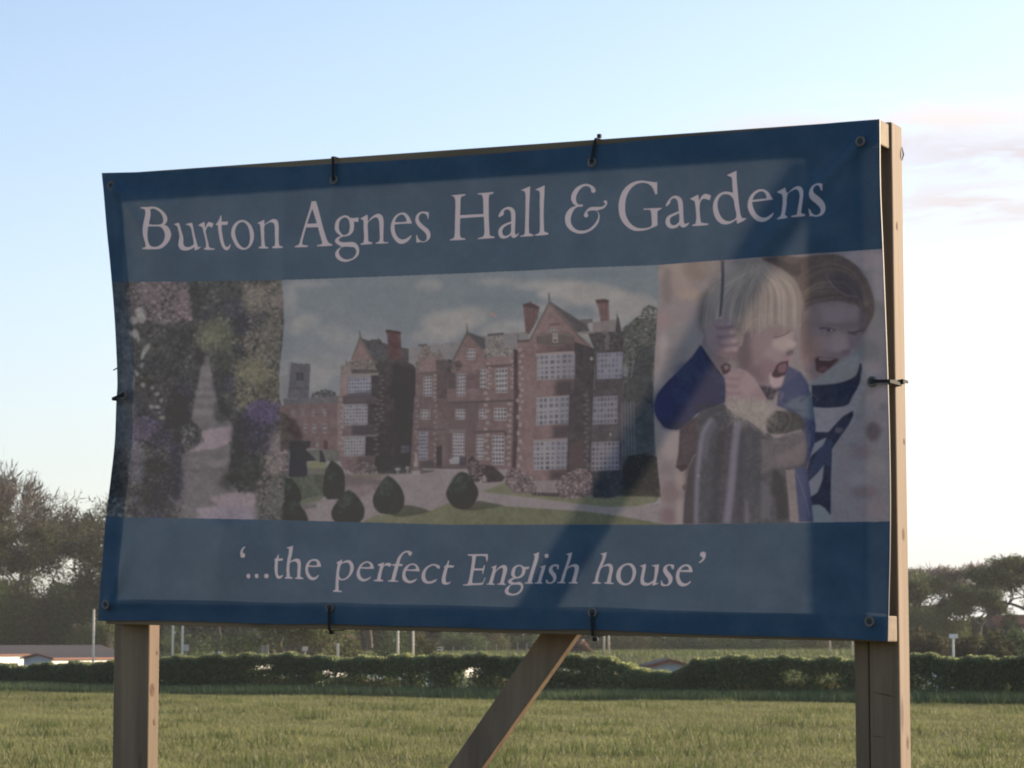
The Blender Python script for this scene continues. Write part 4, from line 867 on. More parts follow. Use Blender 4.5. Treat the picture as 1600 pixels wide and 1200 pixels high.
    for a_ in (((200, 500), (240, 560), (300, 600)), ((120, 600), (200, 640), (300, 650)), ((80, 620), (110, 690), (100, 750)), ((180, 560), (220, 620), (240, 680))): S.stroke(K(a_), 3, 2, (52, 55, 78), .45, 3)
    # carved dark horse the boy leans on
    S.poly(k3([(440, 250), (610, 205), (640, 240), (700, 290), (800, 340), (1000, 470), (1200, 480), (1250, 500), (1262, 580), (1262, 700), (1160, 710), (1170, 1145), (290, 1145), (295, 1000), (310, 880), (330, 720), (370, 560), (390, 400), (400, 300)]), (80, 78, 82), 1, 1.2, tex=5)
    S.poly(k3([(262, 400), (330, 340), (400, 300), (395, 560), (330, 690), (280, 735), (230, 700), (250, 600)]), (82, 74, 76), 1, 1.2, tex=4)
    S.poly(k3([(230, 690), (330, 680), (320, 710), (275, 738)]), (74, 60, 64), .8, 1.5)
    S.stroke(k3([(345, 690), (360, 640), (385, 600)]), 1.6, 1.4, (128, 118, 112), .8, .8); S.poly(k3([(278, 850), (310, 825), (315, 880), (290, 880)]), (96, 84, 84), .9, 1)
    S.poly(k3([(310, 700), (380, 620), (370, 1145), (290, 1145)]), (78, 70, 72), .7, 5)
    for pts, w0, w1, c, a in (([(520, 320), (450, 430), (420, 600), (400, 780), (390, 1140)], 9, 6, (116, 112, 124), .75), ([(540, 340), (480, 480), (460, 640)], 12, 5, (98, 96, 106), .6), ([(720, 340), (690, 560), (670, 800), (630, 1140)], 11, 12, (118, 113, 126), .7), ([(600, 420), (560, 700), (520, 1140)], 12, 14, (70, 68, 70), .6), ([(790, 1140), (790, 1020), (780, 960)], 8, 3, (110, 106, 112), .6), ([(760, 420), (740, 700), (730, 1140)], 8, 10, (72, 70, 76), .6), ([(905, 830), (930, 950), (960, 1110)], 8, 10, (104, 106, 116), .6), ([(850, 700), (880, 900), (860, 1140)], 14, 14, (74, 74, 76), .6)):
        S.stroke(k3(pts), w0, w1, c, a, 3.5)
    S.ell(*k3(408, 768), 2, 2, (132, 126, 128), .8, blur=.8); S.ell(*k3(908, 830), 2.2, 3.4, (142, 136, 138), .8, .3, .8)
    # muzzle, light leg
    S.poly(k4([(0, 480), (100, 480), (230, 440), (340, 420), (365, 520), (345, 640), (290, 690), (200, 712), (100, 715), (0, 760)]), (96, 90, 92), 1, 2.5, sm=True, tex=7)
    S.poly(k4([(100, 600), (250, 560), (340, 480), (360, 560), (330, 650), (220, 690), (120, 690)]), (108, 99, 100), .7, 5)
    S.poly(k4([(40, 300), (130, 260), (260, 270), (330, 330), (350, 400), (260, 420), (180, 440), (60, 440), (30, 380)]), (76, 73, 73), 1, 3, sm=True, tex=6)
    S.poly(k4([(90, 710), (200, 716), (250, 690), (180, 740), (200, 860), (220, 1130), (90, 1130), (110, 1060), (60, 1090), (40, 1130), (-60, 1130), (0, 800)]), (82, 80, 82), 1, 2, tex=6)
    S.poly(k4([(90, 720), (140, 740), (180, 800), (210, 960), (215, 1100), (130, 1130), (120, 1000), (80, 860)]), (68, 65, 66), .8, 4)
    S.poly(k4([(190, 725), (262, 715), (280, 900), (300, 1130), (228, 1130), (215, 940)]), (116, 107, 105), 1, 1.5, tex=7)
    S.poly(k4([(0, 800), (60, 860), (80, 960), (70, 1080), (0, 1130)]), (98, 95, 100), .7, 3)
    # frayed rope
    for i in range(130):
        x0 = 630+rs.rand()*310; y0 = 140+rs.rand()*80
        S.stroke(k3([(x0, y0), (x0+rs.randn()*30+20, y0+60+rs.rand()*40), (x0+rs.randn()*50+60, y0+110+rs.rand()*120)]), .9, .5, [(146, 138, 130), (122, 114, 110), (136, 128, 122)][rs.randint(3)], .6, .3)
    S.poly(k3([(640, 230), (680, 160), (800, 190), (930, 190), (1000, 240), (990, 290), (920, 320), (940, 400), (930, 460), (880, 400), (790, 320), (690, 295)]), (134, 125, 120), .7, 3, tex=12)
    for pts in ([(40, 110), (70, 40), (80, 120), (60, 150)], [(60, 150), (140, 110), (170, 120), (150, 160), (110, 150)], [(90, 230), (60, 170), (160, 130), (150, 180)], [(110, 250), (200, 270), (230, 320), (200, 400), (120, 470), (40, 460), (20, 400)], [(400, 130), (450, 170), (430, 180)], [(380, 540), (385, 430), (410, 380)]):
        S.stroke(k4(pts), .8, .7, (142, 134, 130), .6, .3)

# outlines of the lettering: (origin x, origin y, enlargement, [contours of one letter, ...])
LETTERS = [
(210,300,10,[
 [[(100,250),(150,240),(230,240),(300,235),(380,245),(450,285),(505,340),(535,410),(525,470),(490,515),(540,545),(580,620),(585,690),(555,770),(500,840),(430,890),(330,900),(240,900),(140,892),(145,875),(190,870),(205,840),(195,780),(170,680),(162,560),(175,430),(190,330),(185,275),(150,265)],[(270,275),(330,265),(400,300),(450,350),(470,410),(470,470),(440,505),(370,515),(250,512),(250,480),(268,390),(275,320)],[(240,540),(370,540),(430,550),(480,610),(495,690),(475,770),(430,830),(380,858),(320,862),(275,840),(250,780),(238,700),(236,600)]],
 [[(630,505),(700,480),(715,510),(735,590),(755,660),(768,740),(765,800),(790,850),(840,860),(890,845),(930,815),(920,740),(905,660),(890,580),(865,530),(800,505),(890,480),(905,490),(920,560),(935,640),(960,740),(985,830),(1000,860),(1045,855),(1000,890),(940,912),(940,860),(900,885),(840,908),(780,912),(725,895),(695,840),(700,760),(710,690),(695,600),(680,540)]],
 [[(995,520),(1080,470),(1100,475),(1100,530),(1110,560),(1130,510),(1160,470),(1200,475),(1245,495),(1215,560),(1170,535),(1140,550),(1115,610),(1130,700),(1155,800),(1175,865),(1260,885),(1250,900),(1100,898),(1085,880),(1120,865),(1120,800),(1100,700),(1075,600),(1060,550)]],
 [[(1275,515),(1330,440),(1360,360),(1370,380),(1372,465),(1480,465),(1465,515),(1375,515),(1372,560),(1380,640),(1395,730),(1415,810),(1440,855),(1470,860),(1500,835),(1510,810),(1518,840),(1495,890),(1460,912),(1420,900),(1385,860),(1355,790),(1335,700),(1320,600),(1312,520)]]]),
(360,300,10,[
 [[(30,640),(45,560),(90,490),(150,450),(210,440),(280,465),(340,530),(375,620),(382,690),(370,770),(330,850),(280,890),(230,905),(170,895),(110,850),(60,760),(35,700)],[(90,640),(100,570),(140,500),(190,472),(235,480),(275,520),(305,590),(320,680),(318,770),(295,840),(250,875),(210,870),(160,825),(115,745)]],
 [[(430,490),(545,435),(545,510),(600,470),(660,432),(710,425),(755,455),(772,530),(775,650),(778,790),(790,845),(850,860),(840,878),(680,880),(665,862),(710,845),(718,790),(712,650),(708,540),(690,490),(650,475),(600,490),(548,530),(545,640),(548,760),(560,850),(615,870),(605,885),(460,882),(455,865),(500,850),(500,760),(490,640),(480,530),(470,505)]],
 [[(1275,145),(1345,142),(1380,280),(1430,470),(1480,640),(1530,780),(1590,820),(1600,835),(1500,845),(1360,848),(1360,830),(1430,815),(1440,790),(1410,680),(1375,550),(1190,553),(1155,680),(1130,790),(1135,825),(1225,840),(1210,858),(1020,865),(1015,852),(1080,820),(1105,740),(1150,580),(1200,410),(1250,250)],[(1285,260),(1320,370),(1355,490),(1205,497),(1240,390)]]]),
(510,300,10,[
 [[(132,560),(150,460),(200,400),(280,365),(340,375),(380,405),(505,398),(500,465),(430,462),(432,540),(420,610),(375,665),(310,690),(260,695),(220,715),(190,745),(215,775),(290,785),(400,780),(460,800),(500,850),(512,910),(500,980),(450,1035),(370,1075),(300,1090),(220,1075),(160,1030),(138,975),(155,920),(195,880),(240,855),(190,825),(145,790),(135,755),(165,715),(225,685),(180,650),(145,610)],[(195,540),(205,460),(250,410),(295,395),(340,420),(362,480),(365,570),(345,640),(300,668),(260,670),(225,635),(200,590)],[(250,858),(400,858),(440,870),(468,915),(460,970),(420,1025),(355,1050),(290,1050),(225,1010),(195,950),(205,905)]],
 [[(528,415),(640,350),(648,400),(648,460),(710,390),(780,345),(830,342),(875,375),(893,440),(893,600),(890,760),(905,780),(970,780),(960,798),(780,805),(765,795),(815,775),(835,740),(832,600),(825,460),(800,400),(760,395),(700,430),(650,480),(650,620),(655,770),(720,790),(715,810),(545,822),(530,808),(580,790),(590,700),(582,560),(580,450),(560,430)]],
 [[(1005,560),(1025,460),(1080,370),(1160,325),(1230,325),(1290,380),(1320,440),(1340,490),(1200,495),(1065,505),(1070,600),(1095,670),(1140,725),(1200,740),(1260,720),(1310,685),(1335,668),(1320,710),(1270,770),(1200,805),(1130,800),(1070,745),(1025,670)],[(1070,470),(1160,470),(1255,462),(1245,410),(1210,360),(1170,350),(1120,375),(1085,425)]],
 [[(1590,440),(1580,390),(1560,350),(1510,330),(1470,345),(1445,390),(1450,440),(1490,495),(1550,545),(1600,590),(1625,650),(1620,710),(1580,760),(1520,785),(1470,780),(1410,792),(1405,680),(1420,665),(1430,710),(1465,755),(1510,772),(1550,760),(1570,720),(1560,660),(1520,610),(1450,550),(1405,490),(1390,430),(1410,360),(1450,320),(1510,303),(1570,310),(1600,315),(1598,380)]]]),
(690,270,10,[
 [[(145,352),(380,332),(370,355),(315,375),(300,420),(295,540),(290,662),(400,655),(660,645),(660,540),(655,400),(640,345),(570,335),(575,322),(820,300),(812,325),(755,340),(745,400),(742,600),(745,800),(755,980),(835,1000),(830,1018),(570,1035),(565,1020),(640,1000),(668,960),(670,820),(665,685),(400,700),(292,708),(288,850),(292,990),(315,1015),(375,1025),(370,1045),(135,1055),(130,1040),(190,1015),(205,960),(210,800),(215,600),(218,450),(205,385),(180,365)]],
 [[(890,680),(915,620),(960,565),(1020,535),(1070,532),(1120,555),(1148,600),(1155,700),(1150,820),(1148,940),(1165,970),(1215,935),(1190,980),(1140,1015),(1100,1005),(1085,970),(1050,1000),(1000,1022),(950,1025),(910,1000),(890,940),(900,880),(950,820),(1030,780),(1090,760),(1088,680),(1080,610),(1045,572),(1005,575),(975,600),(970,650),(910,692)],[(1088,790),(1020,820),(970,860),(950,920),(970,975),(1010,985),(1060,960),(1085,920)]],
 [[(1240,270),(1385,210),(1380,330),(1370,560),(1365,800),(1368,940),(1440,970),(1430,985),(1235,995),(1225,985),(1290,965),(1302,920),(1310,700),(1312,500),(1312,330),(1290,285)]]]),
(830,270,10,[
 [[(60,265),(215,195),(212,300),(200,500),(198,700),(205,915),(280,945),(270,965),(70,980),(55,968),(115,945),(135,910),(138,700),(135,450),(135,300),(110,275)]],
 [[(955,300),(945,250),(915,220),(870,210),(820,225),(770,270),(730,340),(715,400),(725,460),(760,500),(830,500),(825,535),(750,537),(700,570),(660,640),(640,720),(650,800),(700,870),(760,905),(830,910),(900,895),(970,845),(1030,770),(1060,700),(1060,640),(1030,595),(975,590),(920,600),(890,630),(910,660),(900,700),(860,700),(845,670),(865,620),(900,570),(950,540),(1050,535),(1120,530),(1165,500),(1170,480),(1143,465),(1150,435),(1185,432),(1200,470),(1180,520),(1140,560),(1060,585),(1040,590),(1075,640),(1083,710),(1060,790),(1000,870),(920,925),(830,955),(740,950),(650,910),(580,840),(550,760),(550,680),(585,600),(640,550),(720,520),(670,480),(640,420),(640,360),(670,290),(730,225),(800,190),(880,178),(950,195),(1005,240),(1020,290),(990,320)]]]),
(960,260,10,[
 [[(680,245),(680,435),(650,440),(630,380),(590,310),(530,270),(460,258),(380,270),(300,320),(235,400),(195,500),(180,620),(185,730),(215,820),(270,900),(340,950),(420,970),(500,965),(570,945),(590,920),(590,800),(580,700),(560,680),(465,682),(470,662),(750,648),(745,665),(690,695),(680,750),(682,920),(620,950),(520,990),(420,1008),(320,1005),(220,955),(140,870),(95,770),(78,650),(90,520),(140,390),(220,300),(320,245),(430,225),(540,235),(640,250)]],
 [[(810,615),(835,560),(880,500),(930,465),(980,460),(1035,485),(1070,540),(1080,640),(1085,780),(1095,880),(1115,900),(1180,875),(1150,920),(1090,955),(1050,945),(1030,915),(980,955),(910,970),(850,955),(810,900),(808,840),(840,780),(920,740),(1015,700),(1005,600),(990,530),(960,500),(930,500),(890,530),(875,580),(825,625)],[(1020,730),(940,770),(890,800),(875,850),(890,900),(930,920),(985,900),(1020,860)]],
 [[(1185,505),(1320,440),(1325,490),(1335,540),(1370,470),(1430,430),(1520,455),(1500,530),(1440,510),(1390,510),(1350,560),(1338,640),(1345,780),(1360,880),(1480,895),(1470,915),(1230,930),(1218,915),(1275,895),(1285,800),(1275,640),(1260,540),(1230,530)]]]),
(1100,250,8,[
 [[(295,190),(415,135),(418,250),(430,400),(445,560),(462,680),(480,725),(540,730),(490,765),(420,798),(412,745),(350,785),(280,805),(210,790),(150,725),(120,620),(130,520),(180,440),(250,400),(310,398),(370,410),(362,300),(355,220),(325,205)],[(175,560),(190,490),(230,440),(280,428),(330,440),(375,490),(390,580),(410,710),(360,755),(300,765),(240,735),(195,660)]],
 [[(552,560),(570,480),(620,410),(690,370),(750,368),(810,400),(845,455),(870,495),(740,510),(608,525),(620,590),(660,670),(720,715),(780,720),(835,690),(878,655),(865,700),(810,750),(740,775),(660,755),(595,690),(560,620)],[(612,500),(700,490),(790,480),(775,420),(735,392),(690,400),(640,440)]],
 [[(915,400),(1020,345),(1035,400),(1050,415),(1110,360),(1160,330),(1205,330),(1240,370),(1250,440),(1240,560),(1225,665),(1275,685),(1265,700),(1115,718),(1105,705),(1175,685),(1190,600),(1205,480),(1195,400),(1160,365),(1120,375),(1050,430),(1040,560),(1025,690),(1060,715),(1050,730),(930,745),(925,735),(970,700),(985,600),(990,500),(980,430),(945,415)]],
 [[(1495,300),(1490,390),(1475,380),(1455,330),(1420,318),(1390,340),(1375,380),(1395,420),(1450,465),(1500,520),(1525,580),(1520,640),(1480,690),(1410,708),(1340,700),(1325,705),(1315,605),(1330,620),(1360,670),(1400,688),(1445,675),(1465,635),(1450,590),(1400,540),(1345,490),(1325,430),(1335,370),(1370,320),(1430,295)]]]),
(370,840,10,[
 [[(185,145),(150,200),(140,235),(175,260),(170,305),(140,320),(110,305),(108,250),(125,190),(160,150)]],
 [[(184,605),(192,578),(212,567),(232,578),(240,605),(232,632),(212,643),(192,632)]],
 [[(307,603),(315,577),(335,567),(355,577),(363,603),(355,629),(335,639),(315,629)]],
 [[(446,603),(456,577),(480,567),(504,577),(514,603),(504,629),(480,639),(456,629)]],
 [[(600,345),(640,310),(665,260),(672,280),(668,330),(745,330),(735,362),(660,365),(655,450),(655,540),(665,590),(690,605),(745,580),(725,625),(680,645),(640,630),(615,570),(605,480),(610,370)]],
 [[(795,160),(895,130),(880,250),(850,375),(900,345),(960,330),(1000,350),(1015,410),(1010,520),(1005,610),(1060,640),(1050,650),(930,645),(920,635),(955,615),(960,530),(965,430),(945,385),(900,375),(850,400),(840,500),(845,610),(890,630),(880,645),(775,640),(765,630),(795,610),(795,500),(810,350),(830,240),(835,180)]],
 [[(1088,500),(1100,430),(1150,365),(1220,338),(1280,345),(1320,390),(1338,458),(1230,462),(1135,458),(1130,510),(1150,570),(1195,620),(1250,620),(1300,580),(1300,605),(1260,650),(1200,668),(1140,645),(1100,580)],[(1145,432),(1210,440),(1275,435),(1270,385),(1230,365),(1190,372),(1160,400)]]]),
(510,840,10,[
 [[(170,395),(265,345),(260,390),(310,365),(370,355),(415,385),(442,450),(430,530),(380,610),(310,660),(240,670),(210,650),(205,740),(205,825),(260,840),(255,852),(125,850),(115,830),(155,820),(160,720),(170,580),(185,470),(195,415)],[(250,420),(310,395),(360,400),(385,450),(380,530),(350,600),(300,640),(250,650),(215,600),(225,500)]],
 [[(485,570),(505,490),(560,410),(630,375),(690,380),(735,420),(755,490),(650,490),(545,485),(535,540),(550,610),(600,650),(650,640),(715,608),(680,650),(610,685),(545,675),(500,630)],[(555,465),(630,465),(695,462),(690,420),(655,395),(610,405),(575,435)]],
 [[(815,420),(915,390),(905,450),(940,405),(1000,400),(1035,420),(1005,460),(960,440),(920,445),(890,490),(870,570),(855,650),(900,670),(890,685),(755,682),(745,668),(800,655),(815,580),(840,490),(850,450),(820,440)]],
 [[(1365,240),(1340,290),(1310,275),(1300,245),(1270,235),(1220,265),(1180,330),(1155,410),(1215,420),(1200,445),(1145,445),(1120,530),(1095,620),(1080,670),(1140,680),(1130,692),(975,690),(970,675),(1025,660),(1045,580),(1075,480),(1085,445),(1040,440),(1045,420),(1095,412),(1130,330),(1180,265),(1240,220),(1300,208),(1345,220)]],
 [[(1200,610),(1215,520),(1265,450),(1340,410),(1410,415),(1455,460),(1475,530),(1370,525),(1265,520),(1250,570),(1265,630),(1310,675),(1360,670),(1435,640),(1400,685),(1330,715),(1255,700),(1210,660)],[(1275,498),(1350,500),(1418,495),(1410,450),(1370,430),(1325,440),(1295,470)]]]),
(610,840,10,[
 [[(780,450),(770,490),(740,480),(700,440),(650,445),(590,490),(560,560),(560,630),(590,680),(640,685),(690,665),(740,650),(700,695),(630,720),(560,715),(510,670),(500,600),(525,520),(590,450),(670,415),(740,425)]],
 [[(835,460),(880,420),(905,355),(920,370),(905,430),(1000,440),(985,470),(900,470),(880,550),(865,640),(870,690),(900,705),(950,685),(920,725),(860,738),(815,715),(805,660),(825,560),(850,475)]]]),
(720,840,10,[
 [[(105,262),(430,260),(430,330),(415,390),(405,350),(395,295),(330,288),(245,290),(230,380),(215,485),(350,485),(375,430),(385,440),(370,510),(355,575),(345,565),(350,515),(210,515),(190,620),(180,700),(200,715),(300,712),(350,700),(385,625),(395,635),(350,738),(200,745),(100,752),(35,748),(40,735),(105,725),(135,650),(160,500),(180,350),(180,290),(120,282)]],
 [[(480,470),(570,430),(555,520),(620,455),(680,430),(720,445),(735,490),(720,570),(695,660),(685,715),(715,728),(705,742),(580,735),(580,725),(625,715),(645,640),(665,550),(672,490),(650,475),(610,490),(555,545),(530,630),(505,715),(545,725),(535,740),(410,735),(412,725),(445,715),(475,630),(505,530),(515,480)]],
 [[(800,540),(820,480),(870,440),(940,428),(985,450),(1020,462),(1085,455),(1075,490),(1025,500),(1015,560),(980,610),(920,638),(860,645),(820,665),(800,690),(850,705),(930,695),(975,720),(988,770),(970,830),(920,880),(850,905),(780,905),(720,885),(700,840),(720,790),(775,745),(800,735),(755,710),(750,680),(790,645),(830,630),(800,590)],[(855,540),(880,470),(930,450),(965,475),(970,530),(945,590),(895,620),(860,600)],[(800,745),(930,740),(955,760),(945,810),(900,860),(840,880),(780,870),(755,840),(770,790)]],
 [[(1140,270),(1240,228),(1225,340),(1180,480),(1140,620),(1120,700),(1150,712),(1140,722),(1010,720),(1005,710),(1055,700),(1085,600),(1130,450),(1165,330),(1170,280)]],
 [[(1250,460),(1350,430),(1325,520),(1290,620),(1270,700),(1300,715),(1285,722),(1170,720),(1165,708),(1210,695),(1240,610),(1275,500),(1285,475)]],
 [[(1328,288),(1338,264),(1360,256),(1384,264),(1393,288),(1384,312),(1360,320),(1338,312)]]]),
(820,840,10,[
 [[(555,435),(545,500),(525,495),(525,460),(500,448),(465,460),(450,490),(465,530),(500,570),(512,620),(495,680),(440,718),(375,720),(345,705),(350,655),(365,660),(385,700),(430,700),(460,670),(460,630),(430,585),(400,545),(395,500),(420,450),(475,425),(525,422)]],
 [[(660,265),(760,232),(735,340),(690,465),(760,425),(820,420),(855,445),(855,510),(830,600),(810,690),(840,710),(830,720),(695,718),(695,705),(745,695),(765,620),(790,530),(795,475),(765,455),(720,470),(680,500),(650,600),(620,690),(655,705),(645,718),(520,712),(525,700),(570,690),(600,600),(650,460),(690,340),(705,280)]],
 [[(1180,255),(1285,230),(1260,330),(1210,455),(1270,420),(1330,410),(1370,435),(1380,500),(1360,600),(1345,700),(1395,715),(1385,728),(1250,720),(1245,708),(1285,695),(1300,620),(1325,520),(1320,455),(1280,445),(1200,480),(1165,590),(1150,690),(1200,710),(1190,722),(1065,720),(1055,710),(1095,690),(1115,600),(1160,460),(1210,340),(1220,275)]]]),
(920,840,8,[
 [[(345,470),(365,400),(420,345),(490,322),(550,335),(590,400),(588,470),(555,545),(500,590),(440,598),(380,570),(350,520)],[(400,450),(420,385),(460,350),(500,345),(535,375),(550,430),(540,500),(510,555),(465,575),(425,555),(402,510)]],
 [[(640,355),(715,330),(715,370),(700,450),(690,520),(700,560),(740,570),(790,550),(815,520),(825,440),(830,370),(785,350),(880,335),(870,420),(850,510),(840,570),(880,568),(840,592),(795,602),(800,570),(760,595),(700,603),(655,585),(648,530),(660,450),(675,375)]],
 [[(1070,345),(1060,400),(1040,390),(1030,360),(1000,352),(975,375),(985,410),(1020,450),(1048,500),(1040,560),(1000,600),(940,608),(905,600),(905,545),(915,535),(930,575),(970,590),(995,570),(995,525),(965,480),(935,430),(935,380),(970,345),(1020,335)]],
 [[(1090,480),(1110,410),(1160,355),(1220,335),(1270,350),(1295,390),(1305,435),(1230,432),(1140,430),(1135,490),(1160,550),(1200,575),(1240,570),(1280,540),(1275,565),(1230,600),(1170,612),(1120,585),(1095,530)],[(1148,410),(1210,408),(1258,405),(1245,370),(1215,358),(1175,375)]],
 [[(1470,200),(1465,250),(1430,300),(1390,322),(1382,310),(1420,280),(1435,250),(1405,235),(1395,205),(1420,180),(1455,182)]]]),
]

def paint_print():
    S = Sheet()
    S.C[:] = np.array((66, 77, 89), np.float32)/255
    S.C += (S.N[3]*.012+S.N[0]*.008)[..., None]
    paint_garden(S)
    for k in range(3): S.C[..., k] = box_blur(box_blur(S.C[..., k], 2), 1)
    garden_light(S); S.contrast(.84, 1.07, .30)
    S.tone(.9, 1.0); paint_house(S); S.tone(.72, 1.0); S.contrast(.93, 1.0, .37); paint_children(S); S.tone(.86, 1.0); S.C += (S.N[2]*.008+S.N[1]*.004)[..., None]; S.contrast(1.06, .985)
    for k in range(3): S.C[..., k] = box_blur(box_blur(S.C[..., k], 2), 1)
    S.C += (S.N[0]*.005+S.N[1]*.004)[..., None]
    # blue bands over the ends of the pictures
    BLUE = (66, 77, 89)
    S.poly([(140, 170), (1410, 170), (1410, 386), (1380, 389), (1206, 401), (1028, 414), (700, 428), (443, 438), (190, 441), (140, 441)], BLUE, tex=3, oct=(.3, .3, .5, 1.0))
    S.poly([(140, 807), (170, 808), (450, 813), (700, 820), (1040, 820), (1392, 815), (1410, 815), (1410, 1015), (140, 1015)], BLUE, tex=3, oct=(.3, .3, .5, 1.0))
    for ox, oy, sc, gl in LETTERS:
        f = crop(ox, oy, sc)
        for cs in gl:
            S.put(S.mask([S.cv(smooth_loop(f(c), lim=.5)) for c in cs]), (148, 141, 145))
    return S

# ------------------------------------------------------------------ the sign: its plane is turned, the right end is nearer
TH = math.radians(27)
TV = np.array([math.cos(TH), -math.sin(TH), 0]); DV = np.array([math.sin(TH), math.cos(TH), 0])   # along the sign, into its depth
P0 = at_depth(1385, 600, 6.06)
def hit(px, py, o=0.0):
    """where the sight line through a photo pixel meets the plane o behind the sheet: (s along the sign, z)"""
    r = ray(px, py); q = P0+DV*o; k = ((q-EYEP)@DV)/(r@DV); p = EYEP+r*k
    return np.array([(p-q)@TV, p[2]])
def W3(s, z, o=0.0): return P0+TV*s+DV*o+np.array([0, 0, z-P0[2]])
WOOD = wood_mat('sawn_pine', (.105, .072, .045), (.235, .163, .105), 'Z')
WOODX = wood_mat('sawn_pine_rail', (.11, .078, .046), (.225, .162, .10), 'X')
RAILD, POSTD = .070, .078
base = W3(hit(790, 1100)[0], 0)
sign = empty('billboard', (float(base[0]), float(base[1]), 0), 'timber billboard of two posts, rails and a diagonal brace that carries the blue banner', 'billboard', rz=-TH)
def prism(name, quad, o0, o1, mat, bevel=.003):
    """a piece of timber: a quadrilateral in the sign's plane (s,z) with depth o0..o1"""
    V = [W3(s, z, o0) for s, z in quad]+[W3(s, z, o1) for s, z in quad]
    F = [[0, 1, 2, 3], [7, 6, 5, 4], [0, 4, 5, 1], [1, 5, 6, 2], [2, 6, 7, 3], [3, 7, 4, 0]]
    return part(name, V, F, mat, sign, bevel=bevel)
# rails
tl, tr = hit(172, 271.5, .004), hit(1375, 186.5, .004); bl, brr = hit(165, 975, .004), hit(1388, 1003, .004)
RH = .060
prism('rail', [tl-(0, RH), tr-(0, RH), tr, tl], .004, RAILD, WOODX)
prism('rail', [bl, brr, brr+(0, RH), bl+(0, RH)], .004, RAILD, WOODX)
# posts
def vpost(name, x0, x1, y, top, o0, o1, lean=0.0):
    s0 = hit(x0, y, o0)[0]; s1 = hit(x1, y, o0)[0]
    return prism(name, [(s0, -.35), (s1, -.35), (s1-lean, top), (s0-lean, top)], o0, o1, WOOD, .004)
ztl, ztr = hit(200, 276, .07)[1], hit(1391, 190, .07)[1]
vpost('post', 176.5, 231.5, 1090, ztl, RAILD+.001, RAILD+.052)
vpost('post', 1358.5, 1406, 1090, ztr, RAILD+.001, RAILD+POSTD)
vpost('batten', 1335.5, 1357.6, 1090, hit(1330, 200, .07)[1], RAILD+.003, RAILD+.06)
# brace
BO0, BO1 = RAILD+.003, RAILD+POSTD+.075            # the brace leans back: its foot is nearer the sheet than its head
sb, st = [hit(x_, 1200, BO0) for x_ in (699, 752)], [hit(x_, 994, BO0+.012) for x_ in (836, 894)]
scut = hit(1402, 240, BO1+.036)[0]-.004
q = []
for p_, r_ in zip(sb, st):
    sl = (r_[0]-p_[0])/(r_[1]-p_[1]); q.append((p_[0], p_[1], sl))
def ob_(z_): return BO0+(BO1-BO0)*(z_-q[0][1])/(ztr-q[0][1])
(l0, lz, lsl), (r0, rz_, rsl) = q
zr_ = rz_+(scut-r0)/rsl; zl_ = min(lz+(scut-l0)/lsl, ztr-.02)
pts = [(l0+lsl*(-.12-lz), -.12), (r0+rsl*(-.12-rz_), -.12), (scut, zr_), (scut, zl_), (l0+lsl*(zl_-lz)-.0005, zl_)]
V = [W3(s_, z_, ob_(z_)) for s_, z_ in pts]; V = V+[v_+DV*.032 for v_ in V]
part('brace', V, [[0, 1, 2, 3, 4], [9, 8, 7, 6, 5]]+[[i, i+5, (i+1) % 5+5, (i+1) % 5] for i in range(5)], WOOD, sign, bevel=.003)

# knots and a drying crack, standing out on the sawn faces
KNOT = flat_mat('dark_knot', (.125, .075, .045), .8, .2, .35, 60)
def knot_side(px, py, s_edge, o_c, ry, rz_):
    z_ = hit(px, py, o_c)[1]; c = W3(s_edge, z_, o_c); n_ = 14
    V = [c+TV*.0016]+[c+TV*.0007+DV*(ry*.6*math.cos(a))+np.array([0, 0, rz_*.6*math.sin(a)]) for a in np.linspace(0, 6.283, n_, endpoint=False)]+[c-TV*.0004+DV*(ry*math.cos(a))+np.array([0, 0, rz_*math.sin(a)]) for a in np.linspace(0, 6.283, n_, endpoint=False)]
    F = [[0, 1+k, 1+(k+1) % n_] for k in range(n_)]+[[1+k, 1+n_+k, 1+n_+(k+1) % n_, 1+(k+1) % n_] for k in range(n_)]
    part('knot', V, F, KNOT, sign, True)
sR = hit(1406, 1090, RAILD+.001)[0]; sL = hit(231.5, 1090, RAILD+.001)[0]
for py_, o_c, ry, rz_ in ((835, RAILD+.045, .012, .019), (1160, RAILD+.055, .011, .020), (352, RAILD+.03, .009, .013), (690, RAILD+.06, .008, .010)): knot_side(1412, py_, sR, o_c, ry, rz_)
for py_, o_c, ry, rz_ in ((1078, RAILD+.02, .014, .022), (1128, RAILD+.032, .009, .012), (1020, RAILD+.04, .006, .008)): knot_side(240, py_, sL, o_c, ry, rz_)
def crack(pts, w):
    P = [hit(x_, y_, RAILD) for x_, y_ in pts]; V = []
    for i_, p_ in enumerate(P):
        ww = w*(0.25 if i_ in (0, len(P)-1) else 1); V += [W3(p_[0], p_[1]-ww, RAILD+.0004), W3(p_[0], p_[1]+ww, RAILD+.0004)]
    part('crack', V, [[2*i_, 2*i_+2, 2*i_+3, 2*i_+1] for i_ in range(len(P)-1)], KNOT, sign)
crack([(1364, 1082), (1375, 1084), (1388, 1086.5), (1400, 1090)], .0022)
crack([(1362, 1150), (1372, 1151), (1380, 1152)], .002)

